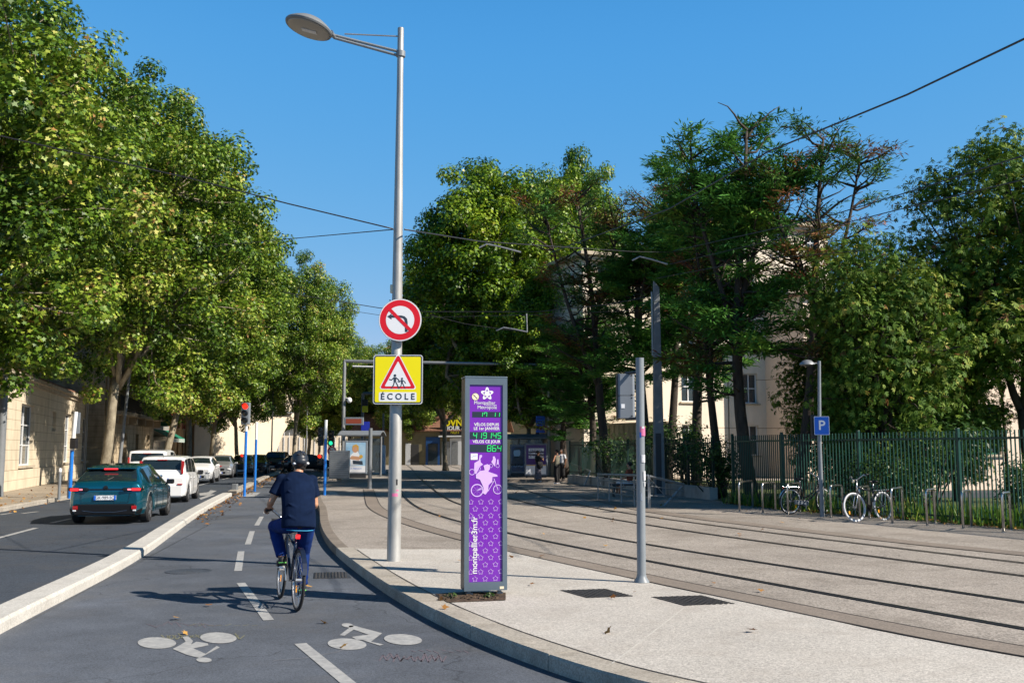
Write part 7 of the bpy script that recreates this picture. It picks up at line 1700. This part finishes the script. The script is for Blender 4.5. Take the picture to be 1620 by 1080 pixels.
# ================================================================ PEOPLE
def skin_m(name, c): return mat(name, c, 0.5, spec=0.35, var=0.06, vs=9)
skin_m('skin_light', (0.46, 0.235, 0.145)); skin_m('skin_brown', (0.20, 0.095, 0.055)); mat('shirt_navy', (0.005, 0.012, 0.036), 0.95, var=0.22, vs=7, bump=0.35, bs=9, spec=0.1); mat('jeans', (0.007, 0.026, 0.13), 0.9, spec=0.15, var=0.35, vs=6, bump=0.6, bs=12)
mat('helmet_dark', (0.022, 0.028, 0.04), 0.4); mat('hair_dark', (0.012, 0.009, 0.008), 0.6, bump=0.5, bs=60); mat('shoe_black', (0.015, 0.015, 0.017), 0.6); mat('sole_green', (0.16, 0.55, 0.12), 0.6); mat('cloth_black', (0.012, 0.012, 0.014), 0.9, var=.2, vs=9); mat('cloth_olive', (0.16, 0.155, 0.12), 0.9, var=.15, vs=9); mat('cloth_white', (0.55, 0.56, 0.6), 0.85, var=.1, vs=9); mat('cloth_print', (0.02, 0.02, 0.03), 0.9, col2=(0.20, 0.19, 0.24), vs=16); mat('cloth_rust', (0.28, 0.07, 0.035), 0.9, var=.15, vs=9); mat('belt_cyan', (0.015, 0.2, 0.38), 0.7)
def ik(a, b, l1, l2, pole):
    a, b = Vector(a), Vector(b); d = b - a; D = min(d.length, (l1 + l2) * .999); t = d.normalized(); x = (l1 * l1 - l2 * l2 + D * D) / (2 * D); h = math.sqrt(max(0, l1 * l1 - x * x)); p = Vector(pole); p = (p - t * p.dot(t)).normalized(); return a + t * x + p * h
def hand(mb, w, d, side, palm_n, curl=.9, s=1.0):
    """five separate fingers on a palm. w wrist, d direction of the hand, palm_n the way the palm faces, side = +1 when the thumb lies along palm_n x d"""
    w, d, n = Vector(w), Vector(d).normalized(), Vector(palm_n).normalized(); n = (n - d * n.dot(d)).normalized(); l = n.cross(d) * side
    Mx = Matrix((l, n, d)).transposed(); mb.ell(w + d * .048 * s, (.040 * s, .015 * s, .050 * s), Mx, 12, 8)
    for k, (off, L_) in enumerate(((.030, .070), (.010, .078), (-.010, .074), (-.029, .058))):
        p = w + d * .085 * s + l * off * s; P = [p]; dd = d.copy()
        for j, f in enumerate((.45, .33, .22)):
            a = curl * (.75 + .12 * k) * (.7 if j == 0 else .9); dd = (dd * math.cos(a) + n * math.sin(a)).normalized(); nn = n; n2 = (nn - dd * nn.dot(dd))
            p = p + dd * L_ * f * s * 1.1; P.append(p)
            n = n2.normalized() if n2.length > .05 else n
        n = Vector(palm_n).normalized(); n = (n - d * n.dot(d)).normalized()
        mb.tube(P, [.0095 * s, .009 * s, .0085 * s, .007 * s], 8); mb.ell(P[-1], (.007 * s,) * 3, None, 8, 5)
    q = w + d * .03 * s + l * .034 * s; P = [q, q + (l * .8 + d * .5).normalized() * .032 * s, q + (l * .6 + d * .8 + n * .4).normalized() * .060 * s]; mb.tube(P, [.012 * s, .0105 * s, .008 * s], 8); mb.ell(P[-1], (.008 * s,) * 3, None, 8, 5)
def head_geo(mb, c, F, s=1.0, tilt=0.0):
    c = Vector(c); F = Vector((F[0], F[1], 0)).normalized(); X = Vector((F.y, -F.x, 0)); Mx = Matrix((X, F, Vector((0, 0, 1)))).transposed(); E = lambda o, r: mb.ell(c + Mx @ Vector(o) * s, tuple(q * s for q in r), Mx, 16, 12)
    E((0, -.012, .025), (.076, .094, .088)); E((0, .022, -.045), (.056, .066, .066)); E((0, .060, -.085), (.026, .024, .020)); E((0, .090, -.018), (.0125, .020, .022)); E((0, .093, .0), (.009, .012, .028))
    E((0, .080, -.052), (.024, .012, .007)); E((0, .080, -.062), (.020, .012, .007)); E((0, .078, .022), (.05, .014, .012))
    for s_ in (1, -1): E((s_ * .077, -.008, -.008), (.010, .020, .032)); E((s_ * .045, .055, -.025), (.020, .022, .020))
    return Mx
def eyes(root, c, F, s=1.0):
    c = Vector(c); F = Vector((F[0], F[1], 0)).normalized(); X = Vector((F.y, -F.x, 0)); mb = MB()
    for s_ in (1, -1): mb.ell(c + (X * s_ * .031 + F * .0795 + Vector((0, 0, .004))) * s, (.0115 * s,) * 3, None, 10, 8, 0); mb.ell(c + (X * s_ * .031 + F * .0885 + Vector((0, 0, .004))) * s, (.005 * s,) * 3, None, 8, 6, 1)
    mb.build('eyes', [M['sign_white'], M['black']], root, local=True, smooth=True)
# ---- the cyclist
ra_ = G(469, 966, ZR); fa_ = G(437.5, 941, ZR); d_ = fa_ - ra_; hd_ang = math.atan2(-d_.x, d_.y); dirv = Vector((-math.sin(hd_ang), math.cos(hd_ang), 0)); cc = ra_ + dirv * .53
bk = thing('city_bicycle', (cc.x, cc.y, ZR), 'dark blue city bicycle with a front basket ridden by the cyclist', 'bicycle', None, hd_ang)
LEAN = R(2.5)
bicycle(bk, frame='bike_navy', tyre='rubber', rim='alloy', lean=LEAN, steer=R(-3), basket=True, rack=False, crank=math.pi / 2 - .1)
cy = thing('person', (cc.x, cc.y, ZR), 'cyclist seen from behind in navy shirt, blue jeans and black helmet, riding away', 'person', None, hd_ang)
Lm = Matrix.Rotation(LEAN, 3, 'Y'); LV = lambda *p: Lm @ Vector(p)
hipL, hipR = LV(-.10, -.28, .985), LV(.10, -.28, .985)
ankL, ankR = LV(-.125, -.09, .545), LV(.125, -.13, .205)
kneeL = ik(hipL, ankL, .44, .43, (-.25, 1, .3)); kneeR = ik(hipR, ankR, .44, .42, (.12, 1, .1))
shL, shR = LV(-.178, -.03, 1.47), LV(.178, -.03, 1.47); wrL, wrR = LV(-.27, .215, 1.125), LV(.27, .215, 1.125)
elL = ik(shL, wrL, .29, .27, (-.40, -.25, -.75)); elR = ik(shR, wrR, .29, .27, (.12, -.25, -.9)); HC = LV(.035, .065, 1.665)
mb = MB()
mb.tube([LV(0, -.28, .95), LV(0, -.22, 1.15), LV(0, -.10, 1.38), LV(0, -.03, 1.50), LV(.01, .0, 1.54)], [.14, .14, .16, .13, .06], 16, up=(1, 0, 0), flat=.65)
mb.tube([LV(.01, -.01, 1.50), LV(.03, .04, 1.62)], [.06, .055], 12)
for s_, sh, el, wr_, hip, kn, an in ((-1, shL, elL, wrL, hipL, kneeL, ankL), (1, shR, elR, wrR, hipR, kneeR, ankR)):
    mb.tube([LV(s_ * .10, -.04, 1.46), sh, sh.lerp(el, .5), el, el.lerp(wr_, .35), wr_], [.06, .058, .050, .040, .042, .026], 12); mb.ell(el, (.041,) * 3)
    mb.tube([hip, hip.lerp(kn, .5), kn, kn.lerp(an, .35), an], [.085, .075, .055, .055, .034], 12); mb.ell(kn, (.056,) * 3)
    gd = LV(0, 1, -.25).normalized(); hand(mb, wr_, gd + Vector((-s_ * -.05, 0, 0)), -s_, (0, -.15, -1), .75)
Mh = head_geo(mb, HC, (-.08, 1))
mb.build('body', M['skin_light'], cy, local=True, remesh=.0075)
eyes(cy, HC, (-.08, 1))
mb = MB(); mb.tube([LV(0, -.335, .915), LV(0, -.325, .96), LV(0, -.29, 1.08), LV(0, -.23, 1.2), LV(0, -.15, 1.33), LV(0, -.07, 1.45), LV(0, -.03, 1.515), LV(.005, -.01, 1.535)], [.200, .205, .198, .198, .205, .195, .14, .08], 24, up=(1, 0, 0), flat=.70)
for s_, sh, el in ((-1, shL, elL), (1, shR, elR)):
    mb.tube([LV(s_ * .09, -.05, 1.455), sh + LV(0, 0, .0), sh.lerp(el, .40), sh.lerp(el, .70)], [.08, .076, .074, .077], 16); mb.ell(sh, (.076, .074, .070))
# folds across the back
for k in range(7):
    z = 1.02 + .07 * k; yb = interp([(.9, -.475), (1.08, -.435), (1.2, -.375), (1.33, -.29), (1.5, -.17)], z); s_ = 1 if k % 2 else -1
    mb.tube([LV(s_ * .15, yb + .035, z + .05), LV(s_ * .06, yb + .004, z), LV(s_ * -.04, yb + .006, z - .035)], [.008, .014, .006], 6)
mb.build('shirt', M['shirt_navy'], cy, local=True, remesh=.010)
mb = MB(); mb.tube([LV(0, -.26, 1.02), LV(0, -.29, .93), LV(0, -.28, .90)], [.175, .185, .12], 18, up=(1, 0, 0), flat=.78)
for s_, hip, kn, an in ((-1, hipL, kneeL, ankL), (1, hipR, kneeR, ankR)):
    hp = hip + LV(0, 0, -.03); mb.tube([hp, hp.lerp(kn, .4), kn, kn.lerp(an, .3), kn.lerp(an, .75), an + (kn - an).normalized() * .035], [.108, .098, .080, .076, .066, .064], 16); mb.ell(kn, (.080,) * 3); mb.ell(hp, (.108, .118, .105))
    for t in (.25, .5, .72, .88): q = kn.lerp(an, t); mb.tube([q + Vector((-.07, -.02, .01)), q + Vector((0, -.068, -.01)), q + Vector((.07, -.02, .012))], .009, 6)
    for t in (.3, .55, .8): q = hp.lerp(kn, t); mb.tube([q + Vector((-.09, -.02, .01)), q + Vector((0, -.075, -.02)), q + Vector((.09, -.02, .012))], .009, 6)
mb.build('jeans', M['jeans'], cy, local=True, remesh=.009)
mb = MB(); mb.tube([LV(-.15, -.395, .900), LV(-.05, -.428, .895), LV(.08, -.428, .895), LV(.16, -.390, .900)], .007, 6); mb.build('waistband', M['belt_cyan'], cy, local=True, smooth=True)
for s_, an, th in ((-1, ankL, .0), (1, ankR, -.25)):
    Ms = Matrix.Rotation(th, 3, 'X'); c = an + Vector((0, .055, -.045)); mb = MB()
    mb.ell(c + Ms @ Vector((0, -.05, .0)), (.043, .075, .045), Ms); mb.ell(c + Ms @ Vector((0, .06, -.012)), (.046, .095, .034), Ms); mb.ell(an + Vector((0, 0, -.01)), (.042, .045, .045)); sh_ = mb.build('shoe', M['shoe_black'], cy, local=True, remesh=.008)
    mb = MB(); P = [(.042 * math.cos(a) * (1 if math.sin(a) > 0 else .85), .135 * math.sin(a)) for a in [2 * math.pi * k / 20 for k in range(20)]]; mb.T = Matrix.Translation(c + Ms @ Vector((0, .01, -.055))) @ Ms.to_4x4(); mb.prism(P, -.006, .014); mb.build('sole', M['sign_white'], sh_, local=True)
    mb = MB(); mb.T = Matrix.Translation(c) @ Ms.to_4x4(); mb.tube([(-.04, -.09, .0), (0, -.128, .005), (.04, -.09, .0)], .008, 6); mb.build('heel_tab', M['sole_green'], sh_, local=True)
# hair and helmet
Mt = Matrix.Rotation(R(-10), 3, 'X')
mb = MB(); mb.ell(HC + Vector((0, -.03, .0)), (.082, .085, .085)); mb.ell(HC + Vector((0, -.055, -.045)), (.066, .048, .045)); mb.build('hair', M['hair_dark'], cy, local=True, remesh=.008)
mb = MB(); hc_ = HC + Vector((0, -.012, .045)); mb.ell(hc_, (.104, .136, .112), Mt, 28, 18)
mb.ell(hc_ + Mt @ Vector((0, -.10, -.03)), (.075, .05, .05), Mt)
hel = mb.build('helmet', M['helmet_dark'], cy, local=True, remesh=.007)
mb = MB()
for x, w_ in ((-.055, .012), (0, .016), (.055, .012)):
    P = []
    for k in range(9): a = R(35 + 125 * k / 8); P.append(hc_ + Mt @ Vector((x * (1.0 - .15 * abs(math.cos(a))), .128 * math.cos(a) * math.sqrt(1 - (x / .104) ** 2), .108 * math.sin(a) * math.sqrt(1 - (x / .104) ** 2) + .004)))
    mb.tube(P, w_ * .5, 6)
mb.ell(hc_ + Mt @ Vector((.03, -.118, .045)), (.022, .012, .012), Mt, 10, 6); mb.ell(hc_ + Mt @ Vector((-.035, -.118, .045)), (.018, .012, .010), Mt, 10, 6)
mb.build('vents', M['black'], hel, local=True, smooth=True)
mb = MB(); 
for s_ in (-1, 1): mb.ell(hc_ + Mt @ Vector((s_ * .078, -.085, -.058)), (.022, .026, .016), Mt, 10, 6)
mb.build('padding', M['sign_white'], hel, local=True, smooth=True)
mb = MB()
for s_ in (-1, 1): mb.tube([hc_ + Vector((s_ * .088, -.01, -.04)), HC + Vector((s_ * .072, .0, -.05)), HC + Vector((s_ * .045, .02, -.10)), HC + Vector((0, .03, -.115))], .006, 6)
mb.build('strap', M['black'], hel, local=True, smooth=True)
# ---- people waiting at the stop
def stander(px, Y, z, h, face, label, top, topm, bottom, bottomm, skin, hair='hair_dark', arms='down', bag=None, long_hair=False, seated=False, X=None):
    r = thing('person', (X if X is not None else XY(px, Y), Y, z), label, 'person', 'people at the tram stop', face); s = h / 1.70
    V_ = lambda x, y, zz: Vector((x, y, zz)) * s
    sh = {q: V_(q * .175, 0, 1.38) for q in (-1, 1)}; hip = {q: V_(q * .09, 0, .90) for q in (-1, 1)}
    if seated: drop = .45; base = Vector((0, 0, -.40 * s))
    else: base = Vector((0, 0, 0))
    for d in (sh, hip):
        for q in d: d[q] = d[q] + base
    kn, an, el, wr_ = {}, {}, {}, {}
    for q in (-1, 1):
        if seated: kn[q] = hip[q] + V_(q * .03, .42, .02); an[q] = kn[q] + V_(0, .06, -.42)
        else: kn[q] = V_(q * .10, .02, .49); an[q] = V_(q * .105, -.02 + .03 * q, .08)
        if arms == 'down': wr_[q] = sh[q] + V_(q * .07, .05, -.52)
        elif arms == 'phone': wr_[q] = V_(q * .08, .24, 1.08) + base
        else: wr_[q] = V_(q * .12, .20, 1.0) + base if q < 0 else V_(.07, .26, 1.30) + base
        el[q] = ik(sh[q], wr_[q], .28 * s, .26 * s, (q * .8, -.6, -.3))
    hc = V_(0, .02, 1.58) + base; B_ = lambda z_: V_(0, 0, z_) + base
    mb = MB(); mb.tube([B_(.88), B_(1.0), B_(1.2), B_(1.36), B_(1.42)], [.135 * s, .12 * s, .15 * s, .14 * s, .06 * s], 14, up=(1, 0, 0), flat=.62); mb.tube([B_(1.38), B_(1.52)], .05 * s, 10)
    for q in (-1, 1):
        mb.tube([V_(q * .09, 0, 1.36) + base, sh[q], el[q], el[q].lerp(wr_[q], .4), wr_[q]], [.055 * s, .05 * s, .037 * s, .036 * s, .024 * s], 10); mb.ell(el[q], (.038 * s,) * 3)
        mb.tube([hip[q], kn[q], kn[q].lerp(an[q], .35), an[q]], [.085 * s, .055 * s, .053 * s, .034 * s], 12); mb.ell(kn[q], (.055 * s,) * 3)
        hand(mb, wr_[q], (wr_[q] - el[q]), q, (-q, .2, 0), .45, s)
        mb.ell(an[q] + V_(0, .06, -.035), (.04 * s, .11 * s, .035 * s))
    head_geo(mb, hc, (0, 1), s); mb.build('body', M[skin], r, local=True, remesh=.010)
    eyes(r, hc, (0, 1), s)
    mb = MB(); mb.ell(hc + V_(0, -.025, .035), (.088 * s, .098 * s, .092 * s)); 
    if long_hair: mb.tube([hc + V_(0, -.06, .02), hc + V_(0, -.09, -.12), hc + V_(0, -.09, -.26)], [.08 * s, .075 * s, .045 * s], 12)
    else: mb.ell(hc + V_(0, -.11, .04), (.05 * s, .045 * s, .05 * s))
    mb.build('hair', M[hair], r, local=True, remesh=.012)
    mb = MB(); mb.tube([B_(.90), B_(1.0), B_(1.2), B_(1.36), B_(1.43)], [.165 * s, .15 * s, .175 * s, .165 * s, .07 * s], 16, up=(1, 0, 0), flat=.68)
    for q in (-1, 1):
        if top == 'sleeves': mb.tube([V_(q * .09, 0, 1.36) + base, sh[q], sh[q].lerp(el[q], .7)], [.07 * s, .066 * s, .062 * s], 12)
        elif top == 'long': mb.tube([V_(q * .09, 0, 1.36) + base, sh[q], el[q], el[q].lerp(wr_[q], .9)], [.07 * s, .064 * s, .052 * s, .042 * s], 12)
    mb.build('top', M[topm], r, local=True, remesh=.012)
    mb = MB()
    if bottom == 'skirt': mb.tube([B_(.98), B_(.85), B_(.5), B_(.16)], [.145 * s, .18 * s, .20 * s, .25 * s], 20, up=(1, 0, 0), flat=.8)
    else:
        mb.tube([B_(.99), B_(.86)], [.15 * s, .165 * s], 16, up=(1, 0, 0), flat=.75)
        k_ = 1.25 if bottom == 'wide' else 1.0; e_ = .96 if bottom != 'short' else .05
        for q in (-1, 1): mb.tube([hip[q], kn[q], kn[q].lerp(an[q], e_)], [.105 * s, .085 * s * k_, .07 * s * k_], 14); mb.ell(kn[q], (.082 * s * k_,) * 3)
    mb.build('trousers' if bottom != 'skirt' else 'skirt', M[bottomm], r, local=True, remesh=.012)
    for q in (-1, 1): mb = MB(); mb.ell(an[q] + V_(0, .05, -.035), (.048 * s, .13 * s, .043 * s)); mb.build('shoe', M['cloth_white'], r, local=True, smooth=True)
    if bag: mb = MB(); mb.bbox(V_(bag * .24, -.03, .92) + base, (.14 * s, .32 * s, .34 * s), .04); bg_ = mb.build('shoulder_bag', M['cloth_black'], r, local=True); mb = MB(); mb.tube([V_(bag * .24, .05, 1.05), V_(bag * .12, .05, 1.42), V_(bag * .24, -.1, 1.05)], .012, 6); mb.build('strap', M['cloth_black'], bg_, local=True)
    return r
stander(851, 53, .0, 1.66, R(-60), 'woman in a dark printed long skirt with a shoulder bag waiting before the purple poster', 'sleeves', 'cloth_black', 'skirt', 'cloth_print', 'skin_brown', arms='fold', bag=1)
stander(881, 50, .0, 1.72, R(55), 'person with olive sleeveless top and black trousers holding a phone at the stop', 'none', 'cloth_olive', 'wide', 'cloth_black', 'skin_light', arms='phone')
stander(888, 54, .0, 1.74, R(150), 'person in a white shirt standing half hidden behind the one in olive', 'sleeves', 'cloth_white', 'wide', 'cloth_black', 'skin_brown', arms='down', long_hair=True)
bX, bY = XY(996, 36.6), 36.6
bn = thing('bench', (bX, bY, 0), 'low dark bench behind the ramp handrail', 'bench'); mb = MB(); mb.bbox((bX, bY + .02, .44), (1.5, .42, .06), .015); mb.build('seat', M['dark_metal'], bn)
for dx in (-.6, .6): mb = MB(); mb.box((bX + dx, bY + .02, .205), (.08, .36, .41)); mb.build('leg', M['dark_metal'], bn)
stander(996, 36.7, .0, 1.66, R(60), 'person in rust coloured top sitting on the low bench behind the ramp handrail', 'sleeves', 'cloth_rust', 'short', 'cloth_white', 'skin_light', arms='phone', seated=True, X=bX)
